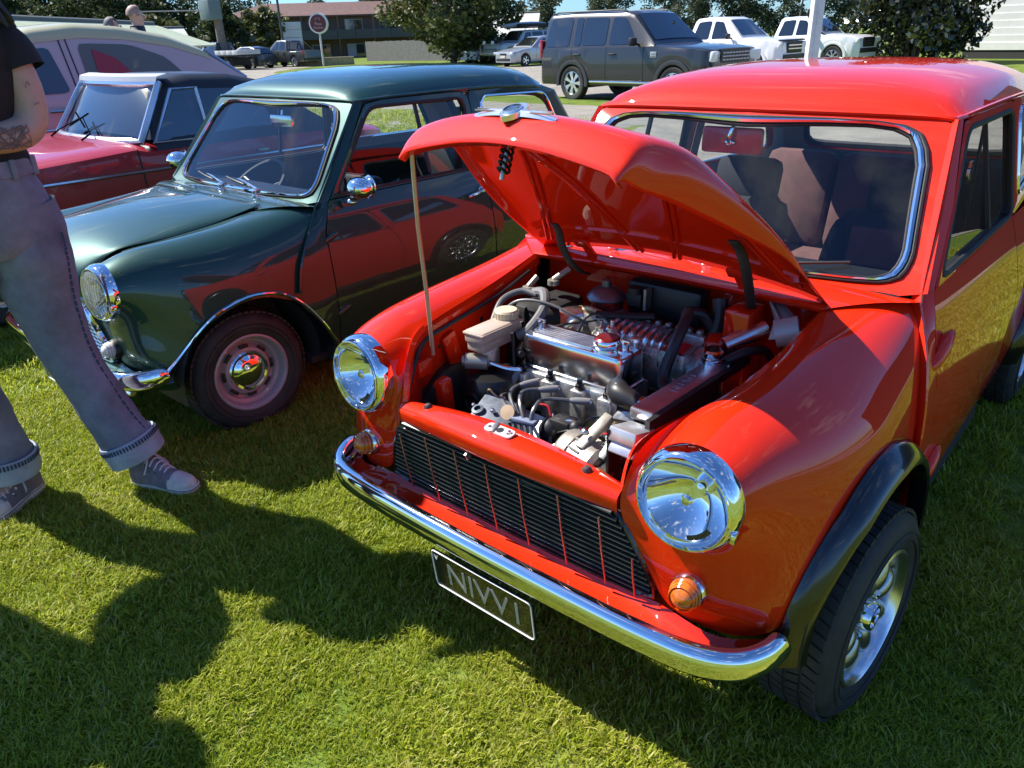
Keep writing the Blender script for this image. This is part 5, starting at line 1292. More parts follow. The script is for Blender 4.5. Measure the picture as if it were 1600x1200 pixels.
    ds = vehicle('off_road_wagon', 'charcoal upright four wheel drive wagon parked side-on on the gravel', 'car', (-7.35,14.35,0), dirrot(1,-.12), sh, GREYCAR, (0,2.885), .255, .385, winmat=WIN, group=None, spokes=7,
                 windows=[[(.95,.10),(1.42,.90),(1.78,.92),(1.80,.08)],[(1.90,.08),(1.90,.92),(2.62,.92),(2.62,.08)],[(2.66,.08),(2.66,.92),(2.86,.92),(2.86,.08)],[(3.02,.06),(2.98,.94),(3.66,.95),(3.80,.06)]], ws=(.64,1.20,(0,-.008,.012)),
                 shut=(.80,1.86,2.90), handles=(1.66,2.72), mirror=(.98,1.24,BLACK), arches=pmat('charcoal_moulding',(.03,.031,.035),.38,coat=.4))
    for s in (-1,1):
        m = MB(); m.box((s*.962,1.45,.42), (.03,1.75,.05), ch=.012); part('side_step', m, CHROMEW, ds)
        m = MB(); m.tube([(s*.70,1.45,1.84),(s*.71,1.6,1.87),(s*.71,3.5,1.88),(s*.70,3.65,1.85)], .018, n=6); part('roof_rail', m, GREYCAR, ds)
        m = MB(); m.box((s*.71,-.835,.93), (.36,.10,.20), rot=(.1,0,s*-.25), ch=.03); part('headlight', m, LAMPW, ds)
        m = MB(); m.box((s*.955,.52,.98), (.012,.16,.11), ch=.004); part('side_vent', m, pmat('vent_silver',(.6,.6,.6),.4,metal=.5), ds)
        for k in range(3): 
            m = MB(); m.box((s*.962,.52,.945+k*.035), (.006,.14,.012)); part('vent_slot', m, BLACK, ds)
        m = MB(); m.box((s*.86,3.93,1.10), (.14,.08,.42), rot=(0,0,-s*.2), ch=.02); part('tail_light', m, LAMPR, ds)
    for k in range(3):
        for j in range(9):
            m = MB(); m.box((-.44+j*.11,-.868,.86+k*.065), (.095,.03,.034), rot=(0,.0,0), ch=.008); part('grille_mesh', m, pmat('mesh_grey',(.35,.35,.36),.35,metal=.6), ds)
    m = MB(); m.box((0,-.84,.93), (1.06,.04,.26)); part('grille_backing', m, BLACK, ds)
    m = MB(); m.box((0,-.86,.62), (1.72,.12,.24), ch=.05); part('front_bumper', m, GREYCAR, ds)
    for s in (-1,1):
        m = MB(); m.box((s*.36,1.35,1.32), (.30,.14,.34), ch=.05); part('headrest', m, BLACK, ds)
    m = MB(); m.tube([(0.3,.95,1.45),(.3,.96,1.62)], .02); part('aerial', m, BLACK, ds)

    # --- white dual cabs
    def dualcab(label, loc, rz, paint, win=WIN, name='dual_cab_ute', sportsbar=False, guard=True):
        sh = Shell(top=[(-.92,.72),(-.88,.98),(-.6,1.08),(.55,1.15),(.68,1.14),(2.42,1.10),(2.48,1.06),(4.20,1.06),(4.25,.62)],
                   wid=[(-.92,.70),(-.78,.86),(-.3,.93),(4.0,.93),(4.25,.90)],
                   roof=[(.45,1.14),(1.12,1.70),(1.28,1.77),(1.9,1.79),(2.28,1.76),(2.36,1.70),(2.50,1.08)], rw=.66, sill=.36, wheels=(0,3.22), ar=.44, wz=.39, crown=.02)
        v = vehicle(name, label, 'ute', loc, rz, sh, paint, (0,3.22), .24, .39, windows=[[(.82,.10),(1.26,.88),(1.58,.92),(1.58,.08)],[(1.70,.08),(1.70,.92),(2.20,.90),(2.32,.08)]], ws=(.55,1.10,(0,-.008,.012)), rs=(2.38,2.48,(0,.012,.006)), shut=(.72,1.64,2.36), handles=(1.45,2.2), mirror=(.84,1.22,paint if not guard else BLACK), arches=paint, winmat=win)
        part('tub_liner', MB().box((0,3.36,1.075), (1.56,1.62,.03)), BLACK, v)
        for s in (-1,1):
            m = MB(); m.box((s*.70,-.85,.93), (.40,.12,.16), rot=(.1,0,s*-.3), ch=.03); part('headlight', m, LAMPW, v)
            m = MB(); m.box((s*.86,4.24,.95), (.12,.05,.34), ch=.01); part('tail_light', m, LAMPR, v)
        m = MB(); m.box((0,-.91,.86), (.92,.06,.34), ch=.03); part('grille', m, BLACK, v)
        for k in range(2): 
            m = MB(); m.box((0,-.945,.82+k*.10), (.80,.02,.03)); part('grille_bar', m, CHROMEW, v)
        m = MB(); m.box((0,-.93,.58), (1.3,.08,.16), ch=.03); part('front_intake', m, BLACK, v)
        if guard:
            m = MB(); m.box((0,-.80,1.065), (1.50,.09,.035), rot=(.25,0,0), ch=.01); part('bonnet_guard', m, BLACK, v)
        m = MB(); m.box((0,4.28,.52), (1.6,.12,.10), ch=.02); part('rear_bumper', m, BLACK, v)
        if sportsbar:
            for s in (-1,1):
                m = MB(); m.tube([(s*.72,2.62,1.06),(s*.66,2.66,1.60),(s*.60,2.72,1.66),(s*.72,3.5,1.10)], .035, smooth=3); part('sports_bar', m, BLACK, v)
        return v
    w1 = dualcab('white dual cab ute with black bonnet guard next to the white pole', (-10.0,23.9,T(-10,23.9)), dirrot(1,-.12), WHITEP)
    w2 = dualcab('white dual cab ute mostly hidden by the white pole and bush', (-9.8,30.4,T(-9.8,30.4)), dirrot(1,-.12), WHITEP, guard=False)
    m = MB(); m.tube([(-.80,.35,1.1),(-.84,.62,1.25),(-.80,1.15,1.78),(-.80,1.20,1.92)], .045, smooth=4); m.box((-.80,1.16,1.97), (.13,.12,.14), ch=.03); part('snorkel', m, BLACK, w2)
    d1 = dualcab('dark olive dual cab ute with black sports bar by the round sign', (-52.0,32.9,T(-52,32.9)), dirrot(-1,-.1), OLIVE, sportsbar=True, guard=False)

    # --- silver wagon
    sh = Shell(top=[(-.86,.60),(-.82,.72),(-.3,.82),(.66,.93),(.8,.92),(3.4,.92),(3.62,.86),(3.66,.5)], wid=[(-.86,.62),(-.7,.80),(-.2,.865),(3.2,.865),(3.66,.80)],
               roof=[(.50,.93),(1.22,1.36),(1.42,1.42),(2.2,1.455),(3.1,1.42),(3.24,1.38),(3.60,.92)], rw=.60, sill=.22, wheels=(0,2.65), ar=.34, wz=.31, crown=.015)
    sv = vehicle('estate_car', 'silver estate car nosing out beside the charcoal wagon', 'car', (-27.36,31.66,T(-27.4,31.7)), dirrot(-.153,-.98), sh, SILVERP, (0,2.65), .20, .31, windows=[[(.95,.08),(1.42,.88),(1.95,.92),(1.95,.08)],[(2.02,.08),(2.02,.92),(2.62,.90),(2.70,.08)],[(2.78,.08),(2.74,.90),(3.20,.84),(3.36,.08)]], ws=(.58,1.22,(0,-.008,.012)), shut=(.74,1.98), handles=(1.82,2.6), mirror=(.92,.98,SILVERP), spokes=5)
    for s in (-1,1):
        m = MB(); m.box((s*.60,-.80,.66), (.36,.10,.13), rot=(.2,0,s*-.3), ch=.03); part('headlight', m, LAMPW, sv)
    m = MB(); m.box((0,-.86,.62), (.50,.04,.10), ch=.01); part('grille', m, BLACK, sv)
    m = MB(); m.box((0,-.86,.36), (1.1,.05,.12), ch=.02); part('front_intake', m, BLACK, sv)
    m = MB(); m.box((0,-.885,.50), (.37,.01,.12)); part('number_plate', m, pmat('plate_cream',(.6,.58,.48),.4), sv)

    # --- pale grey wagon with bull bar and a boat-shaped pod on the rack
    sh = Shell(top=[(-.80,.80),(-.76,1.04),(-.4,1.10),(.70,1.16),(.8,1.15),(3.95,1.12),(4.0,.6)], wid=[(-.80,.84),(-.6,.90),(3.8,.92),(4.0,.88)],
               roof=[(.62,1.16),(1.16,1.72),(1.30,1.78),(2.2,1.81),(3.86,1.80),(3.97,1.14)], rw=.72, sill=.45, wheels=(0,2.97), ar=.45, wz=.42, crown=.015)
    pt = vehicle('off_road_wagon', 'pale grey four wheel drive with bull bar and loaded roof rack', 'car', (-31.9,35.7,T(-31.9,35.7)), dirrot(-.153,-.98), sh, pmat('pale_grey_paint',(.40,.43,.45),.35,metal=.2,coat=.6), (0,2.97), .21, .42, windows=[[(.92,.10),(1.30,.90),(1.72,.92),(1.72,.08)],[(1.82,.08),(1.82,.92),(2.66,.92),(2.66,.08)],[(2.80,.08),(2.80,.92),(3.72,.92),(3.80,.08)]], ws=(.70,1.16,(0,-.008,.012)), shut=(.8,1.77,2.72), mirror=(.94,1.24,pmat('pale_grey_paint',(.4,.43,.45))))
    m = MB()
    m.tube([(-.80,-.98,.62),(-.80,-1.0,1.0),(-.45,-1.02,1.08),(.45,-1.02,1.08),(.80,-1.0,1.0),(.80,-.98,.62)], .04, smooth=3); m.tube([(-.85,-.98,.80),(.85,-.98,.80)], .035); m.box((0,-.95,.58), (1.8,.16,.22), ch=.03)
    part('bull_bar', m, pmat('bar_alloy',(.30,.31,.32),.35,metal=.7), pt)
    for s in (-1,1):
        m = MB(); m.lathe([(.03,-.08),(.10,-.04),(.11,.03),(.09,.05),(0,.055)], (s*.40,-1.02,1.18), (0,-1,0), n=20); part('spot_lamp', m, LAMPW, pt)
    m = MB(); 
    for y in (1.2,1.9,2.6,3.3): m.tube([(-.74,y,1.93),(.74,y,1.93)], .02, n=6)
    for s in (-1,1): m.tube([(s*.74,.9,1.93),(s*.74,3.7,1.93)], .02, n=6); m.tube([(s*.70,1.3,1.80),(s*.74,1.3,1.93)], .02, n=6); m.tube([(s*.70,3.3,1.80),(s*.74,3.3,1.93)], .02, n=6)
    part('roof_rack', m, BLACK, pt)
    pod = MB(); pod.box((0,0,0),(.55,2.6,.20),ch=.06); pod.build('rack_bag', pmat('canvas_black',(.03,.03,.032),.8), pt, loc=(.42,2.4,2.06))
    kb = MB(); kb.ell((0,0,0),(.34,1.9,.16),n=16,m=10); kb.build('roof_pod', pmat('pod_grey',(.36,.37,.37),.4,coat=.4), pt, loc=(-.25,2.0,2.10), rot=(radians(2),0,0))

    # --- small white car nose by the big tree
    sh = Shell(top=[(-.80,.55),(-.76,.70),(-.3,.82),(.5,.95),(2.9,.95),(3.1,.5)], wid=[(-.80,.60),(-.66,.76),(-.2,.82),(2.8,.83),(3.1,.76)], roof=[(.35,.95),(1.1,1.42),(1.4,1.48),(2.5,1.46),(3.0,.98)], rw=.58, sill=.22, wheels=(0,2.45), ar=.33, wz=.30)
    sw_ = vehicle('small_hatch', 'small white hatchback half hidden under the leafy tree', 'car', (-34.6,36.3,T(-34.6,36.3)), dirrot(-.153,-.98), sh, WHITEP, (0,2.45), .19, .30, windows=[[(.8,.08),(1.2,.88),(1.7,.92),(1.7,.08)],[(1.8,.08),(1.8,.92),(2.4,.88),(2.6,.08)]], ws=(.45,1.08,(0,-.008,.012)))
    # --- dark hatch, silver sedan, tray ute on the left
    sh2 = lambda: Shell(top=[(-.84,.55),(-.80,.70),(-.3,.80),(.55,.92),(3.0,.95),(3.25,.90),(3.3,.5)], wid=[(-.84,.62),(-.7,.80),(-.2,.87),(3.0,.87),(3.3,.80)], roof=[(.40,.92),(1.2,1.38),(1.5,1.44),(2.3,1.44),(2.8,1.34),(3.22,.94)], rw=.60, sill=.22, wheels=(0,2.62), ar=.34, wz=.32)
    w_ = [[(.85,.08),(1.35,.86),(1.85,.92),(1.85,.08)],[(1.95,.08),(1.95,.92),(2.5,.85),(2.7,.08)]]
    vehicle('hatchback', 'dark grey hatchback between the tray ute and the olive dual cab', 'car', (-53.2,30.6,T(-53.2,30.6)), dirrot(-1,-.1), sh2(), pmat('slate_paint',(.045,.052,.06),.3,metal=.3,coat=.8), (0,2.62), .21, .32, windows=w_, ws=(.5,1.2,(0,-.008,.012)), rs=(2.86,3.18,(0,.01,.01)), shut=(.7,1.9))
    vehicle('sedan', 'silver sedan behind the dark grey hatchback', 'car', (-58.5,33.6,T(-58.5,33.6)), dirrot(-1,-.1), sh2(), SILVERP, (0,2.62), .20, .32, windows=w_, ws=(.5,1.2,(0,-.008,.012)))
    vehicle('sedan', 'pale van-like silver car beyond the pink saloon boot', 'car', (-58.0,28.4,T(-58,28.4)), dirrot(-1,-.1), sh2(), SILVERP, (0,2.62), .20, .32, windows=w_, ws=(.5,1.2,(0,-.008,.012)))
    sh = Shell(top=[(-.85,.75),(-.8,1.0),(.5,1.12),(1.9,1.12),(1.95,.7)], wid=[(-.85,.80),(-.6,.88),(1.95,.88)], roof=[(.35,1.12),(.95,1.72),(1.1,1.78),(1.8,1.76),(1.92,1.12)], rw=.64, sill=.45, wheels=(0,3.0), ar=.42, wz=.38)
    tu = vehicle('tray_ute', 'dark ute with a white sided flat tray at the left', 'ute', (-52.9,28.3,T(-52.9,28.3)), dirrot(-1,-.1), sh, pmat('slate_paint',(.04,.05,.06)), (0,3.0), .20, .38, windows=[[(.7,.1),(1.05,.88),(1.5,.9),(1.5,.08)]], ws=(.45,.95,(0,-.008,.012)))
    m = MB(); m.box((0,3.15,.94), (1.84,2.5,.10)); part('tray_floor', m, BLACK, tu)
    for j in range(4):
        for s in (-1,1):
            m = MB(); m.box((s*.92,2.22+j*.62,1.12), (.03,.60,.28), ch=.008); part('tray_side', m, pmat('tray_white',(.62,.62,.60),.5), tu)
    m = MB(); m.box((0,4.40,1.12), (1.80,.03,.28), ch=.008); part('tray_side', m, pmat('tray_white',(.62,.62,.60),.5), tu)
# ------------------------------------------------------------------ people
def skin_body(name, J, E, mat, parent, root, sub=2):
    names = list(J); ix = {k: i for i, k in enumerate(names)}
    me = bpy.data.meshes.new(name); me.from_pydata([J[k][0] for k in names], [(ix[a], ix[b]) for a, b in E], [])
    ob = bpy.data.objects.new(name, me); COL.objects.link(ob); ob.parent = parent
    bm = bmesh.new(); bm.from_mesh(me); L = bm.verts.layers.skin.verify(); bm.verts.ensure_lookup_table()
    for k in names:
        d = bm.verts[ix[k]][L]; r = J[k][1]; d.radius = r if isinstance(r, tuple) else (r, r)
        if k == root: d.use_root = True
    bm.to_mesh(me); bm.free()
    md = ob.modifiers.new('skin', 'SKIN'); md.use_smooth_shade = True; md.branch_smoothing = .6
    md = ob.modifiers.new('sub', 'SUBSURF'); md.levels = sub; md.render_levels = sub
    me.materials.append(mat); return ob

def ringloft(rings, n=28, fold=0, seed=0, cap=False):
    """rings: (centre, axis_a, axis_b) ellipses; fold adds cloth folds"""
    rnd = random.Random(seed); ph = [rnd.uniform(0, 6.28) for _ in range(8)]
    K = []
    for i, (c, a, b) in enumerate(rings):
        c, a, b = Vector(c), Vector(a), Vector(b)
        K.append([c+a*cos(2*pi*k/n)+b*sin(2*pi*k/n) for k in range(n)])
    cols = [catmull([K[i][k] for i in range(len(K))], 6) for k in range(n)]
    cen = catmull([Vector(r[0]) for r in rings], 6)
    rows = []
    for i in range(len(cols[0])):
        row = []
        for k in range(n):
            p = cols[k][i]; d = p-cen[i]; t = 2*pi*k/n
            f = 1+fold*(sin(3*t+ph[0]+i*.33)*.5+sin(5*t+ph[1]-i*.47)*.35+sin(i*.9+ph[2]+2*t)*.55+sin(i*1.7+ph[3]+t)*.3)
            row.append(cen[i]+d*f)
        rows.append(row)
    m = MB(); m.grid(rows, close_v=True)
    if cap:
        m.f.append(tuple(reversed(range(n)))); m.f.append(tuple(range((len(rows)-1)*n, len(rows)*n)))
    return m

DENIM = pmat('washed_denim', (.19, .20, .26), .85, noise=(7, .34), bump=(17, 1.0))
DENIML = pmat('pale_denim', (.36, .41, .48), .9, noise=(12, .2), bump=(420, .5))
DENIMS = pmat('denim_seam', (.05, .07, .12), .9)
SKIN = pmat('skin', (.50, .31, .24), .5, sub=.12, noise=(30, .08))
HAIRD = pmat('dark_hair', (.018, .014, .013), .45, bump=(300, .4))
TEE = pmat('black_cotton', (.012, .012, .015), .9, noise=(8, .3), bump=(350, .3))
CANVAS = pmat('grey_canvas', (.20, .17, .19), .9, noise=(30, .25), bump=(500, .5))
SOLE = pmat('off_white_rubber', (.62, .58, .50), .6, noise=(25, .18))
LACE = pmat('lace_white', (.62, .58, .60), .8)

def sneaker(parent, pos, ang, upper=CANVAS):
    s = bpy.data.objects.new('sneaker', None); COL.objects.link(s); s.parent = parent; s.location = pos; s.rotation_euler = (0,0,ang)
    out = [(-.072,0),(-.066,.026),(-.03,.036),(.03,.036),(.09,.044),(.14,.047),(.175,.040),(.196,.022),(.201,0),(.196,-.022),(.175,-.038),(.14,-.043),(.09,-.038),(.03,-.032),(-.03,-.034),(-.066,-.026)]
    P = resample(catmull([Vector((x,y,0)) for x,y in out], 4, True), 60)
    m = MB(); m.grid([[Vector((p.x*1.0,p.y,.002)) for p in P],[Vector((p.x*1.015,p.y*1.05,.012)) for p in P],[Vector((p.x*1.015,p.y*1.05,.026)) for p in P],[Vector((p.x*.99,p.y*.97,.031)) for p in P]], close_v=True); m.f.append(tuple(reversed(range(60)))); m.build('sole', SOLE, s)
    m = MB(); m.grid([[Vector((p.x*1.018,p.y*1.06,z)) for p in P] for z in (.0235,.0265)], close_v=True); m.build('sole_stripe', pmat('sole_stripe', (.05,.05,.06), .6), s)
    def sec(x, w, h, z0=.026):
        return [Vector((x, w*cos(t), z0+h*sin(t)**.8 if t < pi/2 else z0+h*sin(t)**.8)) for t in np.linspace(0, pi, 15)]
    S = [(-.068,.018,.08),(-.058,.032,.105),(-.03,.036,.118),(.01,.036,.112),(.035,.037,.095),(.06,.039,.078),(.09,.041,.060),(.12,.043,.048)]
    m = MB(); m.grid([sec(*q) for q in S]); m.build('upper', upper, s)
    T_ = [(.112,.0435,.049),(.14,.0445,.042),(.165,.040,.037),(.183,.030,.030),(.194,.016,.018),(.199,.002,.002)]
    m = MB(); m.grid([sec(*q) for q in T_]); m.build('toe_cap', SOLE, s)
    for k in range(5):
        x = .028+k*.017; h = float(np.interp(x, [q[0] for q in S], [q[2] for q in S]))+.030
        m = MB(); m.tube([(x-.006,-.026,h-.022),(x,-.010,h-.002),(x+.004,.010,h-.002),(x+.010,.026,h-.022)], .0034, n=6, smooth=4); m.build('lace', LACE, s)
        for q in (-1,1):
            m = MB(); m.lathe([(.0045,0),(.0045,.002),(.002,.002)], (x, q*.031, h-.030), (0,q,.6), n=10); m.build('eyelet', CHROMEW, s)
    m = MB(); m.tube([(.02,.0,.135),(.03,.03,.11),(.045,.055,.07),(.04,.045,.05)], .003, n=5, smooth=4); m.tube([(.02,0,.135),(.035,-.03,.11),(.03,-.05,.075)], .003, n=5, smooth=4); m.build('lace_bow', LACE, s)
    return s

def hand_joints(J, E, w, d, side, n0, nrm):
    """five finger chains from wrist w, pointing d; side = thumb direction"""
    w, d, side, nrm = Vector(w), Vector(d).normalized(), Vector(side).normalized(), Vector(nrm).normalized()
    palm = w+d*.05; J[n0+'palm'] = (palm, (.034,.018)); E.append((n0+'wrist', n0+'palm'))
    for i, (o, l) in enumerate(((.027,.075),(.009,.083),(-.009,.078),(-.026,.062))):
        a = palm+d*.035+side*o; b = a+d*l*.5-nrm*.006; c = a+d*l*.88-nrm*.026
        J[n0+'f%da' % i], J[n0+'f%db' % i], J[n0+'f%dc' % i] = (a, .0095), (b, .0085), (c, .007)
        E += [(n0+'palm', n0+'f%da' % i), (n0+'f%da' % i, n0+'f%db' % i), (n0+'f%db' % i, n0+'f%dc' % i)]
    a = w+d*.03+side*.032; b = a+d*.03+side*.022-nrm*.006; J[n0+'t1'], J[n0+'t2'] = (a, .012), (b, .0085); E += [(n0+'wrist', n0+'t1'), (n0+'t1', n0+'t2')]

def face_parts(parent, h, fwd, hair, long=False):
    h, f = Vector(h), Vector(fwd).normalized(); s = Vector((0,0,1)).cross(f)
    R = Matrix((( s.x, f.x, 0), (s.y, f.y, 0), (0, 0, 1)))
    def at(x, y, z): return h+s*x+f*y+Vector((0,0,z))
    m = MB(); m.ell(at(0,.105,-.012), (.013,.016,.022), rot=R, n=10, m=8); m.build('nose', SKIN, parent)
    for q in (-1,1):
        m = MB(); m.ell(at(q*.034,.088,.012), (.012,.008,.008), rot=R, n=10, m=6); m.build('eye', pmat('eye_white', (.7,.7,.68), .3), parent)
        m = MB(); m.ell(at(q*.034,.094,.012), (.005,.004,.005), rot=R, n=8, m=6); m.build('iris', BLACK, parent)
        m = MB(); m.ell(at(q*.084,-.005,-.005), (.010,.020,.030), rot=R, n=8, m=8); m.build('ear', SKIN, parent)
    m = MB(); m.ell(at(0,.092,-.050), (.024,.008,.007), rot=R, n=10, m=6); m.build('mouth', pmat('lips', (.32,.12,.11), .5), parent)
    rows = []; zmin = -.11 if long else .0
    for i in range(9):
        t = i/8; z = .118-(.118-zmin)*t; row = []
        for k in range(29):
            a = pi/2+radians(52 if t > .45 else 52*t/.45*1.0)+(2*pi-2*radians(52 if t > .45 else 52*t/.45))*k/28
            r = (.104 if long else .096)*sqrt(max(.02, 1-(max(0,z)/.122)**2)); r *= 1+(.22*max(0, t-.5) if long else 0)+.02*sin(a*9+i)
            row.append(at(r*.92*cos(a), r*sin(a)*1.05-.008, z))
        rows.append(row)
    m = MB(); m.grid(rows); m.build('hair', hair, parent, solid=.012)

def woman():
    P0 = Vector((-1.70,-.80,0))
    root = thing('person', 'person in black t-shirt and rolled baggy jeans with tattooed forearm standing by the green bonnet', 'person', P0)
    o = lambda *p: Vector(p)-P0
    J = dict(pelvis=(o(-1.72,-.845,.97),(.13,.10)), spine=(o(-1.71,-.84,1.12),(.115,.09)), chest=(o(-1.685,-.83,1.31),(.135,.10)), nb=(o(-1.665,-.825,1.47),(.075,.06)),
             neck=(o(-1.655,-.825,1.535),.050), jaw=(o(-1.635,-.825,1.60),(.062,.070)), head=(o(-1.645,-.825,1.675),(.080,.092)), crown=(o(-1.65,-.825,1.75),(.06,.07)),
             Lhip=(o(-1.705,-.755,.93),.085), Lknee=(o(-1.69,-.73,.53),.055), Lank=(o(-1.59,-.615,.10),.036), Lball=(o(-1.47,-.59,.045),.03),
             Rhip=(o(-1.73,-.935,.93),.085), Rknee=(o(-1.805,-1.015,.53),.055), Rank=(o(-1.853,-.985,.10),.036), Rball=(o(-1.80,-1.07,.045),.03),
             Lsh=(o(-1.645,-.675,1.435),.058), Larm=(o(-1.628,-.655,1.33),.060), Lel=(o(-1.618,-.665,1.215),.056), Lfa=(o(-1.592,-.75,1.205),.051), Lwrist=(o(-1.558,-.875,1.19),.031),
             Rsh=(o(-1.70,-.985,1.435),.056), Rel=(o(-1.715,-1.055,1.19),.048), Rwrist=(o(-1.575,-1.00,1.12),.030))
    E = [('pelvis','spine'),('spine','chest'),('chest','nb'),('nb','neck'),('neck','jaw'),('jaw','head'),('head','crown'),('pelvis','Lhip'),('Lhip','Lknee'),('Lknee','Lank'),('Lank','Lball'),
         ('pelvis','Rhip'),('Rhip','Rknee'),('Rknee','Rank'),('Rank','Rball'),('nb','Lsh'),('Lsh','Larm'),('Larm','Lel'),('Lel','Lfa'),('Lfa','Lwrist'),('nb','Rsh'),('Rsh','Rel'),('Rel','Rwrist')]
    hand_joints(J, E, J['Lwrist'][0], (.15,-1,-.1), (.2,.1,1), 'L', (1,.2,0)); hand_joints(J, E, J['Rwrist'][0], (.3,1,.2), (.2,-.1,1), 'R', (1,.2,0))
    skin_body('body', J, E, SKIN, root, 'pelvis')
    A, B = Vector((.22,.97,0)), Vector((.97,-.22,0))
    def rg(c, a, b): return (o(*c), A*a, B*b)
    ringloft([rg((-1.712,-.84,1.105),.165,.125),rg((-1.71,-.84,1.14),.163,.122),rg((-1.70,-.838,1.22),.158,.118),rg((-1.688,-.832,1.32),.172,.132),rg((-1.678,-.83,1.41),.190,.118),rg((-1.67,-.828,1.465),.185,.088),rg((-1.666,-.826,1.505),.125,.070),rg((-1.660,-.825,1.520),.075,.062)], 36, .018, 3).build('t_shirt', TEE, root)
    m = MB(); m.tube([o(-1.668,-.70,1.455),o(-1.647,-.672,1.425),o(-1.632,-.657,1.37)], [.064,.072,.073], n=22, smooth=4, caps=False); m.build('sleeve', TEE, root)
    m = MB(); m.tube([o(-1.69,-.955,1.455),o(-1.70,-.99,1.42),o(-1.71,-1.01,1.36)], [.064,.072,.076], n=22, smooth=4, caps=False); m.build('sleeve', TEE, root)
    # jeans
    def leg(path, rr, seed):
        rings = []
        P = [o(*p) for p in path]
        for i, p in enumerate(P):
            t = (P[min(i+1,len(P)-1)]-P[max(i-1,0)]).normalized(); a = (Vector((0,1,0))-t*t.y).normalized(); b = t.cross(a)
            rings.append((p, a*rr[i], b*rr[i]*.92))
        return ringloft(rings, 40, .042, seed)
    j = leg([(-1.705,-.775,1.00),(-1.705,-.755,.86),(-1.700,-.752,.70),(-1.685,-.734,.52),(-1.642,-.690,.32),(-1.608,-.650,.175)], [.132,.128,.104,.085,.083,.092], 1)
    j.join(leg([(-1.73,-.905,1.00),(-1.745,-.935,.86),(-1.775,-.985,.70),(-1.805,-1.02,.52),(-1.835,-1.0,.32),(-1.845,-.98,.175)], [.132,.126,.104,.088,.086,.090], 2))
    j.join(ringloft([rg((-1.712,-.842,1.135),.158,.122),rg((-1.713,-.843,1.09),.168,.130),rg((-1.716,-.844,1.00),.190,.142),rg((-1.72,-.845,.92),.185,.140),rg((-1.72,-.845,.87),.15,.12)], 36, .012, 5))
    j.build('jeans', DENIM, root)
    wb = ringloft([rg((-1.712,-.842,1.140),.162,.126),rg((-1.712,-.842,1.138),.166,.130),rg((-1.713,-.843,1.10),.172,.135),rg((-1.713,-.843,1.097),.168,.131)], 36); wb.build('waistband', DENIM, root)
    for a in (.25,.9,-.5):
        p = o(-1.712,-.842,1.118)+A*.173*cos(a)+B*.136*sin(a); m = MB(); m.box(p, (.014,.016,.055), ch=.003); m.build('belt_loop', DENIM, root)
    for c, k in (((-1.608,-.648,.168),1),((-1.846,-.98,.168),2)):
        c = Vector(c); t = Vector((.20,.20,-.96)) if k == 1 else Vector((-.08,-.02,-1)); t.normalize(); a = (Vector((0,1,0))-t*t.y).normalized(); b = t.cross(a)
        m = ringloft([(c-P0-t*.030, a*.092, b*.086),(c-P0-t*.032, a*.099, b*.093),(c-P0+t*.0, a*.101, b*.095),(c-P0+t*.045, a*.100, b*.094),(c-P0+t*.048, a*.093, b*.087)], 32, .012, 9+k); m.build('rolled_cuff', DENIML, root)
        m = MB()
        for q in range(56):
            th = 2*pi*q/56; p = c-P0-t*.026+a*.1015*cos(th)+b*.0955*sin(th); p2 = p+t*.016; m.tube([p,p2], .0035, n=5)
        m.build('cuff_stitching', DENIMS, root)
    m = MB(); L_ = []
    for (x, y, z), r in zip([(-1.705,-.755,.92),(-1.705,-.755,.86),(-1.700,-.752,.70),(-1.685,-.734,.52),(-1.642,-.690,.32),(-1.608,-.650,.19)], [.130,.128,.104,.085,.083,.092]):
        L_.append((x+r*.97*.80, y+r*1.0*.60, z))
    P = catmull([o(*p) for p in L_], 8)
    for i in range(0, len(P)-1, 1):
        m.tube([P[i],P[i].lerp(P[i+1],.7)], .0035, n=5)
    m.build('side_seam', DENIMS, root)
    root.scale = (1,1,1.035)
    sneaker(root, o(-1.575,-.628,0), math.atan2(.10,.235)); sneaker(root, o(-1.865,-.955,0), math.atan2(-.16,.10))
    face_parts(root, o(-1.645,-.825,1.665), (.97,-.22,0), HAIRD, True)
    m = MB()
    for i in range(26):     # loose ends of the bob
        a = -.9+3.9*i/25; d = Vector((cos(a)*.98, sin(a), 0)); b = o(-1.655,-.825,1.60)+d*.105
        m.tube([b+Vector((0,0,.06)), b+d*.030+Vector((0,0,-.02)), b+d*.085+Vector((0,0,-.095-.012*(i % 3)))], [.024,.024,.004], n=6, smooth=3)
    m.build('hair_ends', HAIRD, root)
    # fine line tattoos on the arm
    m = MB(); el = o(-1.618,-.665,1.215)
    rnd = random.Random(4)
    for i in range(9):
        y0 = -.80+.012*i; P = []
        for k in range(5):
            yy = -.825+.125*((i*.11+k*.22) % 1); zz = 1.205+.030*sin(i*1.3+k*1.7)
            t = min(1,max(0,(-.665-yy)/.21)); cx = -1.618+.060*t; r = .058-.022*t; cz = 1.215-.025*t
            dz = max(-r*.8, min(r*.8, zz-cz)); P.append(o(cx+sqrt(r*r-dz*dz)+.0015, yy, cz+dz))
        m.tube(P, .0016, n=4, smooth=3)
    m.build('tattoo', pmat('tattoo_ink', (.22,.145,.125), .6), root)
    m = MB(); m.tube([o(-1.563,-.675,1.33),o(-1.562,-.668,1.345),o(-1.563,-.662,1.335)], .0015, n=4, smooth=3); m.tube([o(-1.563,-.665,1.285),o(-1.564,-.650,1.288)], .0015, n=4); m.build('tattoo', pmat('tattoo_ink', (.22,.145,.125), .6), root)
    return root

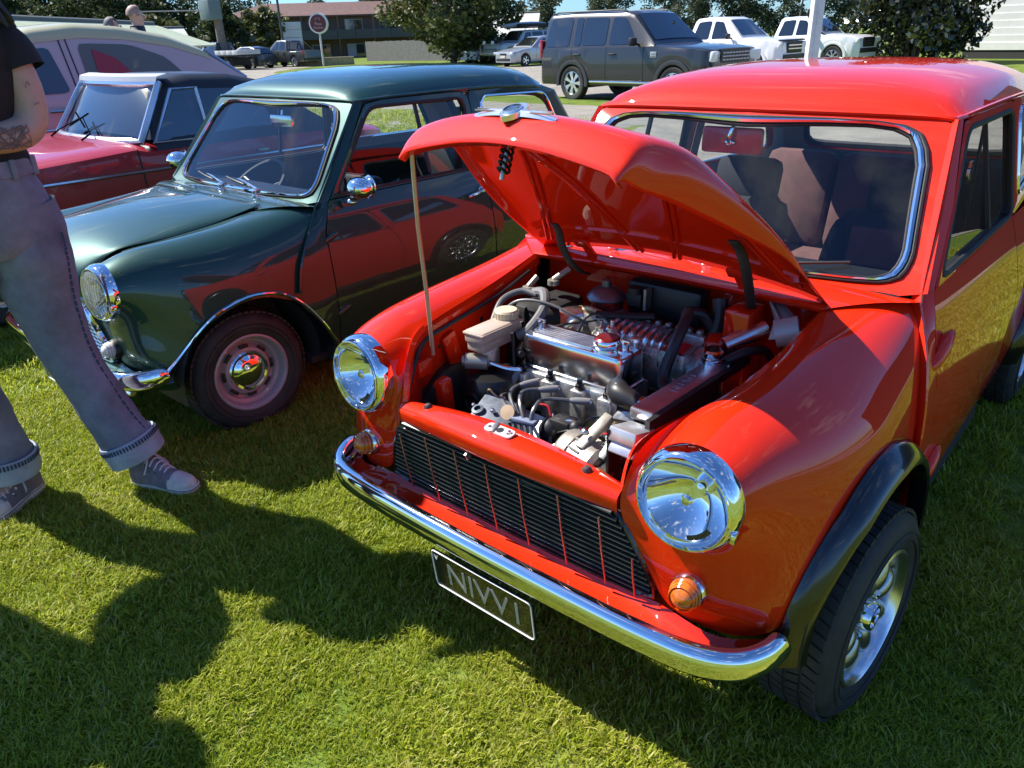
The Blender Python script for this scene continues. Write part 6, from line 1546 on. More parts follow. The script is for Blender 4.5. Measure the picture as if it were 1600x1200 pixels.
def standing(name, label, loc, rz, shirt, trousers, hair, h=1.0, arms='down', group=None, bald=False):
    root = thing(name, label, 'person', loc, rz, group, h)
    J = dict(pelvis=((0,0,.96),(.14,.10)), spine=((0,0,1.12),(.13,.095)), chest=((0,.01,1.31),(.155,.11)), nb=((0,.01,1.46),(.08,.065)), neck=((0,0,1.53),.070), jaw=((0,-.02,1.59),(.065,.075)), head=((0,0,1.665),(.082,.095)), crown=((0,.005,1.74),(.06,.07)))
    E = [('pelvis','spine'),('spine','chest'),('chest','nb'),('nb','neck'),('neck','jaw'),('jaw','head'),('head','crown')]
    for s, n in ((1,'L'),(-1,'R')):
        J[n+'hip'] = ((s*.09,0,.92),.085); J[n+'knee'] = ((s*.11,-.01,.50),.058); J[n+'ank'] = ((s*.12,.01,.09),.04); J[n+'ball'] = ((s*.13,-.12,.04),.035)
        if arms == 'down': el, wr = (s*.24,.02,1.16), (s*.25,-.04,.93)
        else: el, wr = (s*.43,-.04,1.20), (s*.14,-.22,1.14)
        J[n+'sh'] = ((s*.185,.01,1.42),.06); J[n+'el'] = (el,.045); J[n+'wrist'] = (wr,.03)
        E += [('pelvis',n+'hip'),(n+'hip',n+'knee'),(n+'knee',n+'ank'),(n+'ank',n+'ball'),('nb',n+'sh'),(n+'sh',n+'el'),(n+'el',n+'wrist')]
        d = Vector(wr)-Vector(el); hand_joints(J, E, wr, d, (-s*.3,-1,0) if arms == 'down' else (-s,0,.4), n, (s,0,0))
    J = {k: (Vector(p), r) for k, (p, r) in J.items()}
    skin_body('body', J, E, SKIN, root, 'pelvis')
    X, Y = Vector((1,0,0)), Vector((0,1,0))
    m = ringloft([((0,0,.93),X*.185,Y*.135),((0,0,1.1),X*.175,Y*.13),((0,.01,1.3),X*.20,Y*.145),((0,.01,1.41),X*.205,Y*.125),((0,.01,1.475),X*.17,Y*.10),((0,.005,1.53),X*.095,Y*.085),((0,.005,1.55),X*.085,Y*.08)], 30, .02, 4)
    for s, n in ((1,'L'),(-1,'R')):
        m.tube([J[n+'sh'][0]+Vector((-s*.03,0,.02)), J[n+'sh'][0], J[n+'sh'][0].lerp(J[n+'el'][0],.55), J[n+'el'][0].lerp(J[n+'wrist'][0],.1)], [.07,.078,.07,.062] if arms == 'down' else [.09,.13,.15,.11], n=18, smooth=4, caps=(arms != 'down'))
    m.build('jacket', shirt, root)
    m = ringloft([((0,0,1.0),X*.165,Y*.125),((0,0,.92),X*.185,Y*.14),((0,0,.82),X*.18,Y*.13)], 28)
    for s in (-1,1): m.join(ringloft([((s*.088,0,.90),X*.10,Y*.12),((s*.10,0,.70),X*.092,Y*.10),((s*.11,-.005,.48),X*.078,Y*.082),((s*.12,.01,.10),X*.07,Y*.075)], 22, .02, 6))
    m.build('trousers', trousers, root)
    for s in (-1,1): sneaker(root, (s*.12,.0,0), -pi/2+s*.12, BLACK)
    face_parts(root, (0,-.005,1.66), (0,-1,0), hair)
    return root

def build_people():
    woman()
    standing('person', 'bald person in dark jacket seen above the pink saloon boot', (-9.0,3.15,T(-9,3.15)), 2.6, pmat('navy_jacket', (.012,.018,.032), .7), BLACK, pmat('shaved_scalp', (.30,.19,.15), .6), .995)
    standing('person', 'person of whom only a greying head shows over the cream roof', (-9.26,2.96,T(-9.3,2.96)-.0), 2.3, pmat('grey_shirt', (.2,.2,.22), .8), BLACK, pmat('grey_hair', (.13,.12,.12), .7), .93)
    standing('person', 'person with elbows out just left of the view casting a shadow on the lawn', (-1.90,-1.60,0), 1.85, pmat('navy_jacket', (.012,.018,.032), .7), BLACK, HAIRD, 1.0, arms='up')
# ------------------------------------------------------------------ ground
def groundmat(name, stops, scale, bumps, fine=60):
    m = bpy.data.materials.new(name); m.use_nodes = True; nt = m.node_tree; b = nt.nodes['Principled BSDF']; b.inputs['Roughness'].default_value = .95; b.inputs['Specular IOR Level'].default_value = .2
    tc = nt.nodes.new('ShaderNodeTexCoord'); n = nt.nodes.new('ShaderNodeTexNoise'); n.inputs['Scale'].default_value = scale; n.inputs['Detail'].default_value = 9; n.inputs['Roughness'].default_value = .68
    nt.links.new(tc.outputs['Object'], n.inputs['Vector'])
    r = nt.nodes.new('ShaderNodeValToRGB'); e = r.color_ramp.elements
    e[0].position, e[0].color = stops[0][0], (*stops[0][1],1); e[1].position, e[1].color = stops[-1][0], (*stops[-1][1],1)
    for p, c in stops[1:-1]: x = e.new(p); x.color = (*c,1)
    nt.links.new(n.outputs['Fac'], r.inputs['Fac'])
    n2 = nt.nodes.new('ShaderNodeTexNoise'); n2.inputs['Scale'].default_value = fine; n2.inputs['Detail'].default_value = 5; nt.links.new(tc.outputs['Object'], n2.inputs['Vector'])
    mx = nt.nodes.new('ShaderNodeMixRGB'); mx.blend_type = 'OVERLAY'; mx.inputs['Fac'].default_value = .55; nt.links.new(r.outputs['Color'], mx.inputs['Color1']); nt.links.new(n2.outputs['Fac'], mx.inputs['Color2'])
    nt.links.new(mx.outputs['Color'], b.inputs['Base Color'])
    bu = nt.nodes.new('ShaderNodeBump'); bu.inputs['Strength'].default_value = bumps; bu.inputs['Distance'].default_value = .03; nt.links.new(n2.outputs['Fac'], bu.inputs['Height']); nt.links.new(bu.outputs['Normal'], b.inputs['Normal'])
    return m

def build_ground():
    xs = sorted(set([-900,-500,-300,-200,-150,-110]+list(range(-90,31,3))+[40,60,100,200,400,900]+[x*.5 for x in range(-40,10)]))
    ys = sorted(set([-900,-400,-200,-100,-50,-20]+list(range(-12,100,3))+[110,150,200,300,500,900]+[y*.5 for y in range(-6,24)]))
    g = MB(); g.grid([[Vector((x,y,max(-3,T(x,y)))) for x in xs] for y in ys])
    o = g.build('lawn', groundmat('lawn_ground', [(.3,(.06,.10,.012)),(.5,(.13,.19,.024)),(.7,(.24,.24,.06))], .9, .6, 45), smooth=True, angle=180); o['kind'] = 'structure'
    rnd = random.Random(3)
    # gravel yard behind the cars with a ragged edge
    edge = []
    for x in np.arange(-60, 40.1, 1.0):
        y = 6.4+.02*(x+2)**2*(1 if x < -2 else .25)*.35+rnd.uniform(-.35,.35)+.5*sin(x*.7)
        edge.append((x, min(y, 24+rnd.uniform(-.5,.5))))
    rows = [[Vector((x, y0+(max(30, y0+3)+6*sin(x*.21)+ (0 if x > -26 else -0) - y0)*t, 0)) for x, y0 in edge] for t in np.linspace(0,1,14)]
    for r in rows:
        for p in r: p.z = T(p.x,p.y)+.006
    m = MB(); m.grid(rows); o = m.build('gravel_yard', groundmat('gravel', [(.25,(.20,.18,.15)),(.5,(.33,.30,.25)),(.75,(.42,.39,.31))], 1.3, .8, 90)); o['kind'] = 'structure'

def grass_nodes(name, tufts, density, smin, smax, seed):
    ng = bpy.data.node_groups.new(name, 'GeometryNodeTree')
    ng.interface.new_socket('Geometry', in_out='INPUT', socket_type='NodeSocketGeometry'); ng.interface.new_socket('Geometry', in_out='OUTPUT', socket_type='NodeSocketGeometry')
    N, L = ng.nodes, ng.links
    gi, go = N.new('NodeGroupInput'), N.new('NodeGroupOutput')
    d = N.new('GeometryNodeDistributePointsOnFaces'); d.inputs['Density'].default_value = density; d.inputs['Seed'].default_value = seed
    L.new(gi.outputs[0], d.inputs['Mesh'])
    gt = N.new('GeometryNodeJoinGeometry')
    for t in reversed(tufts):
        oi = N.new('GeometryNodeObjectInfo'); oi.inputs['Object'].default_value = t; oi.inputs['As Instance'].default_value = True; L.new(oi.outputs['Geometry'], gt.inputs[0])
    ip = N.new('GeometryNodeInstanceOnPoints'); ip.inputs['Pick Instance'].default_value = True
    L.new(d.outputs['Points'], ip.inputs['Points']); L.new(gt.outputs[0], ip.inputs['Instance'])
    rr = N.new('FunctionNodeRandomValue'); rr.data_type = 'FLOAT_VECTOR'; rr.inputs[0].default_value = (-.12,-.12,0); rr.inputs[1].default_value = (.12,.12,6.283)
    L.new(rr.outputs[0], ip.inputs['Rotation'])
    rs = N.new('FunctionNodeRandomValue'); rs.data_type = 'FLOAT'; rs.inputs[2].default_value = smin; rs.inputs[3].default_value = smax; rs.inputs['Seed'].default_value = 5
    # patchy growth: scale follows a broad noise
    po = N.new('GeometryNodeInputPosition'); no = N.new('ShaderNodeTexNoise'); no.inputs['Scale'].default_value = 2.6; no.inputs['Detail'].default_value = 3
    L.new(po.outputs[0], no.inputs['Vector'])
    mr = N.new('ShaderNodeMapRange'); mr.inputs['From Min'].default_value = .35; mr.inputs['From Max'].default_value = .68; mr.inputs['To Min'].default_value = .65; mr.inputs['To Max'].default_value = 1.35
    L.new(no.outputs['Fac'], mr.inputs['Value'])
    mu = N.new('ShaderNodeMath'); mu.operation = 'MULTIPLY'; L.new(rs.outputs[1], mu.inputs[0]); L.new(mr.outputs['Result'], mu.inputs[1]); L.new(mu.outputs[0], ip.inputs['Scale'])
    L.new(ip.outputs['Instances'], go.inputs[0])
    return ng

def leafmat(name, cols, trans=.35, rough=.5, spec=.4, scale=3.0):
    m = bpy.data.materials.new(name); m.use_nodes = True; nt = m.node_tree; nt.nodes.clear()
    o = nt.nodes.new('ShaderNodeOutputMaterial'); p = nt.nodes.new('ShaderNodeBsdfPrincipled'); p.inputs['Roughness'].default_value = rough; p.inputs['Specular IOR Level'].default_value = spec
    t = nt.nodes.new('ShaderNodeBsdfTranslucent'); mx = nt.nodes.new('ShaderNodeMixShader'); mx.inputs['Fac'].default_value = trans
    ge = nt.nodes.new('ShaderNodeNewGeometry'); oi = nt.nodes.new('ShaderNodeObjectInfo')
    n = nt.nodes.new('ShaderNodeTexNoise'); n.inputs['Scale'].default_value = scale; nt.links.new(ge.outputs['Position'], n.inputs['Vector'])
    a = nt.nodes.new('ShaderNodeMath'); a.operation = 'MULTIPLY_ADD'; a.inputs[1].default_value = .55; nt.links.new(ge.outputs['Random Per Island'], a.inputs[0]); 
    s = nt.nodes.new('ShaderNodeMath'); s.operation = 'MULTIPLY'; s.inputs[1].default_value = .5; nt.links.new(n.outputs['Fac'], s.inputs[0]); nt.links.new(s.outputs[0], a.inputs[2])
    r = nt.nodes.new('ShaderNodeValToRGB'); e = r.color_ramp.elements; e[0].position, e[0].color = .1, (*cols[0],1); e[1].position, e[1].color = .85, (*cols[-1],1)
    for i, c in enumerate(cols[1:-1]): x = e.new(.1+.75*(i+1)/(len(cols)-1)); x.color = (*c,1)
    nt.links.new(a.outputs[0], r.inputs['Fac']); nt.links.new(r.outputs['Color'], p.inputs['Base Color']); nt.links.new(r.outputs['Color'], t.inputs['Color'])
    nt.links.new(p.outputs['BSDF'], mx.inputs[1]); nt.links.new(t.outputs['BSDF'], mx.inputs[2]); nt.links.new(mx.outputs['Shader'], o.inputs['Surface'])
    return m

def build_grass():
    GM = leafmat('grass_blade', [(.13,.19,.012),(.28,.36,.020),(.43,.48,.032),(.60,.54,.16)], .5, .45, .35, 1.2)
    rnd = random.Random(11); tufts = []
    for v in range(5):
        m = MB()
        for b in range(34):
            r = .036*sqrt(rnd.random()); a = rnd.uniform(0,6.28); x, y = r*cos(a), r*sin(a); h = rnd.uniform(.010,.027)*(1.5 if rnd.random() < .05 else 1); w = rnd.uniform(.0011,.0022)
            la = rnd.uniform(0,6.28); ln = rnd.uniform(.3,1.25)*h; dx, dy = cos(la), sin(la); px, py = -dy*w, dx*w
            P = []
            for t, q in ((0,1),(.45,.9),(.8,.55)):
                cx, cy, cz = x+dx*ln*t*t, y+dy*ln*t*t, h*t*(1-.25*t*ln/h*.5); P += [(cx-px*q,cy-py*q,cz),(cx+px*q,cy+py*q,cz)]
            P.append((x+dx*ln, y+dy*ln, h*(1-.2*ln/h)))
            m.add(P, [(0,1,3,2),(2,3,5,4),(4,5,6)])
        me = bpy.data.meshes.new('grass_tuft'); me.from_pydata(m.v, [], m.f); me.materials.append(GM); me.polygons.foreach_set('use_smooth', [True]*len(me.polygons))
        tufts.append(bpy.data.objects.new('grass_tuft', me))
    for name, (x0,x1,y0,y1), dens, s0, s1, sd in (('grass', (-2.75,2.0,-1.75,.95), 2100, .75, 1.35, 1), ('grass', (-6.5,-2.75,-2.2,4.2), 420, 1.0, 1.9, 2), ('grass', (-2.75,3.2,.95,6.2), 420, 1.0, 1.9, 3), ('grass', (-16,-6.5,-1.0,9.0), 60, 1.8, 3.2, 4)):
        g = MB(); nx, ny = 12, 12; g.grid([[Vector((x0+(x1-x0)*i/nx, y0+(y1-y0)*j/ny, T(x0+(x1-x0)*i/nx, y0+(y1-y0)*j/ny)-.001)) for i in range(nx+1)] for j in range(ny+1)])
        o = g.build(name, GM); o['kind'] = 'stuff'
        md = o.modifiers.new('scatter', 'NODES'); md.node_group = grass_nodes('grass_scatter', tufts, dens, s0, s1, sd)
    ST = leafmat('dry_straw', [(.30,.24,.10),(.42,.34,.16),(.50,.44,.26)], .3, .6, .2, 3)
    straws = []
    for v in range(3):
        m = MB()
        for b in range(3):
            a = rnd.uniform(0,6.28); x, y = rnd.uniform(-.05,.05), rnd.uniform(-.05,.05); l = rnd.uniform(.025,.06); dx, dy = cos(a), sin(a); w = .0014
            P = []
            for t in (0,.5,1): P += [(x+dx*l*t-dy*w, y+dy*l*t+dx*w, .012+.014*sin(t*3.1)), (x+dx*l*t+dy*w, y+dy*l*t-dx*w, .012+.014*sin(t*3.1))]
            m.add(P, [(0,1,3,2),(2,3,5,4)])
        me = bpy.data.meshes.new('straw'); me.from_pydata(m.v, [], m.f); me.materials.append(ST); straws.append(bpy.data.objects.new('straw', me))
    g = MB(); g.grid([[Vector((-2.75,-1.75,.001)),Vector((-2.75,2,.001))],[Vector((2,-1.75,.001)),Vector((2,2,.001))]])
    o = g.build('grass_clippings', ST); o['kind'] = 'stuff'; md = o.modifiers.new('scatter', 'NODES'); md.node_group = grass_nodes('straw_scatter', straws, 28, .5, .95, 9)

# ------------------------------------------------------------------ trees
BARK = pmat('bark', (.16,.13,.10), .9, noise=(6,.4), bump=(30,.8))
def leaf_cloud(cl, n, size, rnd, flat=.5, droop=0):
    """cl: list of (centre, radii); quads scattered with denser shells"""
    m = MB(); tot = sum(r[0]*r[1]*r[2] for _, r in cl)
    for c, r in cl:
        k = max(8, int(n*(r[0]*r[1]*r[2])/tot))
        for _ in range(k):
            d = Vector((rnd.gauss(0,1), rnd.gauss(0,1), rnd.gauss(0,1))).normalized(); q = rnd.random()**.45
            p = Vector(c)+Vector((d.x*r[0],d.y*r[1],d.z*r[2]))*q
            u = Vector((rnd.gauss(0,1), rnd.gauss(0,1), rnd.gauss(0,flat)-droop)).normalized(); w = u.orthogonal(); w.rotate(Matrix.Rotation(rnd.uniform(0,6.28),3,u)); s = size*rnd.uniform(.6,1.4)
            u, w = u*s, w*s*.45
            m.v += [tuple(p-u), tuple(p+w), tuple(p+u), tuple(p-w)]; o = len(m.v)-4; m.f.append((o,o+1,o+2,o+3))
    return m
def tree(name, label, loc, h, cr, leaf, n, size, seed, base=.35, trunk=.2, group=None, nlimb=9, droop=0, spread=1.0, cat='tree', gap=1.0):
    rnd = random.Random(seed); root = thing(name, label, cat, loc, 0, group)
    tr = MB(); top = Vector((rnd.uniform(-.1,.1)*h, rnd.uniform(-.1,.1)*h, h*.80)); b = Vector((0,0,-.2)); mid = Vector((rnd.uniform(-.04,.04)*h, rnd.uniform(-.04,.04)*h, h*.4))
    tr.tube([b, mid, top], [trunk, trunk*.7, trunk*.22], n=8, smooth=5); cl = []
    for i in range(nlimb):
        t = base+(.95-base)*(i+rnd.random()*.6)/nlimb; s = b.lerp(mid, min(1,t*2)) if t < .5 else mid.lerp(top, (t-.5)*2)
        a = 2.4*i+rnd.uniform(-.5,.5); ln = cr*(1.05-.55*abs(t-.55))*rnd.uniform(.6,1.05)*spread
        e = s+Vector((cos(a)*ln, sin(a)*ln, rnd.uniform(.12,.5)*ln)); m_ = s.lerp(e,.5)+Vector((0,0,-.06*ln))
        tr.tube([s, m_, e], [trunk*.38*(1-t*.5), trunk*.2, trunk*.06], n=6, smooth=4)
        for k in range(3):
            q = s.lerp(e, .55+.25*k)+Vector((rnd.gauss(0,.16),rnd.gauss(0,.16),rnd.gauss(0,.12)))*cr; R_ = cr*rnd.uniform(.22,.40)*gap; cl.append((q, (R_,R_,R_*.72)))
    for k in range(4): q = top+Vector((rnd.gauss(0,.2)*cr,rnd.gauss(0,.2)*cr,rnd.uniform(0,.2)*h)); cl.append((q, (cr*.32*gap,cr*.32*gap,cr*.26*gap)))
    tr.build('trunk', BARK, root); leaf_cloud(cl, n, size, rnd, droop=droop).build('crown', leaf, root, smooth=False)
    return root

def build_background():
    GUM = leafmat('gum_leaves', [(.040,.056,.030),(.075,.095,.052),(.11,.13,.075),(.16,.17,.105)], .35, .6, .2, .25)
    DARK = leafmat('dark_leaves', [(.018,.030,.013),(.036,.055,.020),(.06,.082,.03),(.10,.115,.045)], .3, .6, .2, .4)
    LIGHT = leafmat('light_leaves', [(.035,.050,.016),(.070,.090,.026),(.11,.125,.040),(.17,.17,.07)], .35, .5, .25, .6)
    GLOSSY = leafmat('glossy_leaves', [(.010,.018,.007),(.022,.034,.012),(.045,.055,.020),(.085,.085,.035)], .12, .22, .8, 1.2)
    # the large leafy tree in the middle
    tree('leafy_tree', 'large dark leafy tree in front of the brick flats', (-36.4,36.0,T(-36,36)), 8.0, 4.6, LIGHT, 19000, .17, 5, base=.06, trunk=.22, nlimb=16, droop=.3)
    # glossy bush by the white weatherboard house
    rnd = random.Random(8); root = thing('glossy_bush', 'tall dark glossy leaved bush beside the white weatherboard house', 'bush', (-8.0,32.6,T(-8,32.6)), scale=1.22)
    cl = []
    for i in range(46):
        a = rnd.uniform(0,6.28); r = 2.1*sqrt(rnd.random()); z = rnd.uniform(.3,4.6); k = 1-.30*abs(z-1.9)/2.7; cl.append((Vector((cos(a)*r*k, sin(a)*r*k, z)), (.72,.72,.62)))
    st = MB()
    for i in range(7): a = 2*pi*i/7; st.tube([(cos(a)*.15,sin(a)*.15,-.1),(cos(a)*.5,sin(a)*.5,1.6),(cos(a)*1.1,sin(a)*1.1,3.4)], [.07,.05,.02], n=6, smooth=3)
    st.build('stem', BARK, root); leaf_cloud(cl, 15000, .095, rnd, flat=.9).build('foliage', GLOSSY, root, smooth=False)
    # eucalypts along the skyline: five grown, the rest copied
    gums = []
    kinds = ['tall grey-green gum tree on the skyline', 'dark spreading gum tree on the skyline', 'pale open gum tree on the skyline']
    specs = [(13,5.0,GUM,9000,.24,21),(11,5.5,DARK,9500,.24,22),(12,4.4,GUM,7000,.22,23),(10,5.0,DARK,9500,.24,24),(14,4.8,GUM,8000,.23,25)]
    spots = [(-118,30,1.25,1),(-112,36,1.2,0),(-104,20,1.15,3),(-108,44,1.25,1),(-98,28,1.0,3),(-116,52,1.2,0),(-104,58,1.1,4),(-92,18,1.1,1),(-100,12,1.2,0),(-94,6,1.2,3),(-88,0,1.1,1),(-126,44,1.3,0),(-110,66,.72,2),(-104,74,.66,2),(-100,84,.72,4),(-96,92,.95,0),(-90,98,.95,1),(-84,104,.9,2),(-70,104,.80,0),(-64,110,.85,4),(-58,108,.78,2),(-52,112,.82,0),(-46,112,.80,4),(-40,116,.72,2),(-34,118,.62,0),(-84,40,.80,3),(-80,34,.75,1),(-22,112,.60,2),(-26,104,.45,4)]
    order = sorted(range(len(spots)), key=lambda i: math.atan2(spots[i][0]-1, spots[i][1]+1.5)); rank = {i: n for n, i in enumerate(order)}
    ords = 'first second third fourth fifth sixth seventh eighth ninth tenth eleventh twelfth thirteenth fourteenth fifteenth sixteenth seventeenth eighteenth nineteenth twentieth'.split(); ords += ['twenty-'+o for o in ords[:9]]
    for i, (x, y, s, k) in enumerate(spots):
        h, cr, lf, n, sz, sd = specs[k]
        lab = '%s, %s gum from the left' % (kinds[0 if k in (0,4) else 1 if k in (1,3) else 2], ords[rank[i]])
        key = k
        if key not in GUMS:
            t = tree('gum_tree', lab, (x,y,T(x,y)), h, cr, lf, n, sz, sd, base=.10, trunk=.30, group='gum trees on the skyline', nlimb=15); GUMS[key] = t
        else:
            t = copy_tree(GUMS[key]); t.location = (x,y,T(x,y)); t['label'] = lab
        t.scale = (s,s,s); t.rotation_euler = (0,0,i*1.9)
    # rounded garden trees in front of the flats
    for i, (x, y, h, cr, lf, lab) in enumerate([(-60.5,34.0,4.6,1.9,DARK,'round dark garden tree behind the wooden power pole'),(-57.6,36.6,4.3,1.8,LIGHT,'light green garden tree left of the white sign boards'),(-62.5,29.6,3.6,1.7,LIGHT,'pale flowering shrub tree above the green shed roof'),(-69,38,5.2,2.2,DARK,'dark garden tree between the pole and the brick flats')]):
        tree('garden_tree', lab, (x,y,T(x,y)), h, cr, lf, 2600, .20, 60+i, base=.25, trunk=.12, nlimb=8)
    sm_ = tree('bare_tree', 'thin sparse young tree rising behind the white dual cab', (-22.5,58,T(-22,58)), 6.6, 1.6, GUM, 420, .22, 77, base=.6, trunk=.10, nlimb=6, gap=.8)
    # brick flats of two storeys
    BRICK = pmat('brown_brick', (.14,.088,.066), .9, noise=(3,.25), bump=(25,.4)); TILE = pmat('red_tile', (.13,.068,.055), .8, noise=(2,.3), bump=(14,.6)); RAILD = pmat('balcony_board', (.055,.058,.066), .6)
    b = thing('brick_flats', 'brown brick two storey flats with a red tiled roof and dark balcony', 'building', (-78.0,44.5,-.75), 0, scale=.86)
    ux, uy = Vector((.60,.80,0)), Vector((-.80,.60,0))      # along the front, away from the viewer
    M = Matrix(((ux.x,uy.x,0,0),(ux.y,uy.y,0,0),(0,0,1,0),(0,0,0,1)))
    def bb(c, d, ch=0): m = MB(); m.box(c, d, ch=ch); return m.xf(M)
    L = 31
    bb((L/2,5,2.7),(L,9,5.4)).build('wall', BRICK, b, smooth=False)
    m = MB(); rv = [(-.8,-.3,5.4),(L+.8,-.3,5.4),(L+.8,10.3,5.4),(-.8,10.3,5.4),(4.5,5,7.0),(L-4.5,5,7.0)]; m.add(rv, [(0,1,5,4),(1,2,5),(2,3,4,5),(3,0,4)]); m.add([(x,y,z-.18) for x,y,z in rv[:4]]+rv[:4], [(0,1,5,4),(1,2,6,5),(2,3,7,6),(3,0,4,7)]); m.xf(M).build('roof', TILE, b, smooth=False)
    bb((L/2,-.7,2.75),(L,2.4,.16)).build('balcony_floor', RAILD, b, smooth=False)
    for k in range(14): bb((1.1+k*2.2,-1.85,3.25),(2.1,.07,.95)).build('balcony_panel', RAILD, b, smooth=False)
    for k in range(8): bb((.3+k*(L-.6)/7,-1.8,2.7),(.16,.16,5.3)).build('balcony_post', pmat('post_brown',(.10,.07,.05),.7), b, smooth=False)
    wf = pmat('window_frame_grey',(.42,.43,.43),.5)
    for fl in (0,1):
        for k in range(7):
            f = bpy.data.objects.new('window', None); COL.objects.link(f); f.parent = b; x = 2.4+k*4.3; z = 1.35+fl*2.8
            bb((x,.47,z),(2.2,.08,1.5)).build('frame', wf, f, smooth=False); bb((x-.53,.42,z),(1.0,.05,1.36)).build('pane', WINL if (k+fl) % 3 else pmat('curtain',(.42,.44,.46),.7), f, smooth=False); bb((x+.53,.42,z),(1.0,.05,1.36)).build('pane', WIN, f, smooth=False)
    # paling fence in front
    f = thing('paling_fence', 'grey timber paling fence to the left of the leafy tree', 'fence', (-53.9,43.2,-.45)); PAL = pmat('weathered_paling',(.17,.165,.155),.9,noise=(9,.35),bump=(60,.4)); d = Vector((-42.8+56.6,39.2-41.0,0)); n_ = int(d.length/.17); dn = d.normalized()
    me0 = None; rnd = random.Random(2)
    for i in range(n_):
        m = MB(); p = dn*(i*.17); m.box(p+Vector((0,0,.85+rnd.uniform(-.03,.03))), (.15,.022,1.7), rot=(0,rnd.uniform(-.008,.008),math.atan2(dn.y,dn.x))); m.build('paling', PAL, f, smooth=False)
    m = MB(); 
    for z in (.35,1.35): m.box(d*.5+Vector((0,.04,z)), (d.length,.05,.09), rot=(0,0,math.atan2(dn.y,dn.x)))
    m.build('rail', PAL, f, smooth=False)
    # stepped white sign boards
    s = thing('sign_boards', 'white stepped sign boards standing behind the olive dual cab', 'sign', (-55.6,37.2,-.35)); rz = math.atan2(.80,.60)
    WB = pmat('board_white',(.60,.63,.62),.5,noise=(4,.06))
    for i, (x, z, w) in enumerate(((0,2.95,1.5),(0,2.38,1.5),(-.1,1.80,1.7),(-.35,1.22,2.2),(-.35,.64,2.2))):
        m = MB(); m.box((x,0,z), (w,.06,.55), ch=.01); m.xf(Matrix.Rotation(rz,4,'Z')); m.build('board', WB, s)
    for x in (-.6,.6): m = MB(); m.box((x,.08,1.4), (.08,.08,3.4)); m.xf(Matrix.Rotation(rz,4,'Z')); m.build('post', STEEL, s, smooth=False)
    # round red sign on a white pole
    s = thing('round_sign', 'round dark red sign with white rim on a slim white pole', 'sign', (-46.9,33.5,T(-47,33)), math.atan2(.80,.60)-.25)
    m = MB(); m.cyl((0,0,-.2),(0,0,2.2),.07,12); m.build('pole', pmat('pole_white',(.72,.70,.68),.5), s)
    m = MB(); m.lathe([(0,.10),(.60,.10),(.66,.08),(.66,-.18),(.60,-.20),(0,-.20)], (0,0,2.75), (0,-1,0), n=40); m.build('sign_case', pmat('sign_white',(.78,.77,.76),.45), s)
    m = MB(); m.lathe([(0,.108),(.56,.104)], (0,0,2.75), (0,-1,0), n=40); m.build('sign_face', pmat('sign_maroon',(.14,.018,.028),.4), s)
    PRT = pmat('sign_print',(.55,.40,.42),.5)
    for tx, z, sz in (('Pizza', 2.72, .26), ('Kitchen', 2.48, .22)):
        textmesh(tx, sz, 'sign_lettering', PRT, s, frame((0,-.112,z), (1,0,0), (0,0,1)))
    m = MB(); m.tube([(-.18,-.112,2.95),(-.10,-.112,3.12),(-.02,-.112,2.98),(.06,-.112,3.14),(.16,-.112,2.94)], .025, n=5); m.build('sign_emblem', PRT, s)
    bb2 = thing('sand_kerb', 'low sand coloured block wall at the foot of the round sign', 'wall', (-48.2,34.6,T(-48,34.6)), math.atan2(.80,.60)); m = MB(); m.box((0,0,.25),(4.2,.3,.6),ch=.02); m.build('block', pmat('sandstone',(.42,.33,.20),.9,noise=(6,.25)), bb2)
    # poles
    p = thing('power_pole', 'thick weathered wooden power pole with a transformer box', 'pole', (-51.2,28.4,T(-51,28))); m = MB(); m.lathe([(.32,-.3),(.28,4),(.24,9)], n=14, caps=True); m.build('post', pmat('pole_timber',(.20,.17,.14),.9,noise=(8,.3),bump=(40,.5)), p)
    m = MB(); m.box((.1,-.5,3.75), (1.35,.9,1.2), ch=.05); m.build('transformer', pmat('transformer_green',(.14,.20,.20),.6), p)
    p = thing('street_pole', 'slim dark pole behind the olive dual cab', 'pole', (-54.2,35.3,T(-54,35))); m = MB(); m.cyl((0,0,-.2),(0,0,8),.09,10); m.build('post', pmat('pole_dark',(.09,.085,.08),.7), p)
    for x, y, w, lab in ((-47.5,21.5,2.2,'thin grey clothes line frame above the green roof'),(-40,11.2,0,'thin grey pole on the green shed roof')):
        p = thing('thin_post', lab, 'pole', (x,y,T(x,y))); m = MB(); m.cyl((0,0,0),(0,0,3.55),.04,8)
        if w: m.cyl((0,0,3.5),(1.6,3.0,3.5),.03,8)
        m.build('post', pmat('pole_grey',(.3,.3,.3),.6), p)
    wp = thing('white_post', 'white painted square steel post in front of the white utes', 'post', (-6.06,17.25,T(-6,17)), .72); m = MB(); m.box((0,0,2.0), (.24,.24,4.2), ch=.015); m.build('post_shaft', pmat('post_white',(.66,.66,.64),.5,noise=(5,.12)), wp)
    m = MB(); m.box((.125,0,2.0),(.02,.05,4.2)); m.box((0,-.125,2.0),(.05,.02,4.2)); m.build('cover_strip', pmat('post_white',(.66,.66,.64),.5), wp, smooth=False)
    # green roofed sheds
    GR = pmat('pale_green_roof',(.40,.45,.29),.55,noise=(.6,.10)); CL = pmat('shed_cream',(.45,.42,.34),.8)
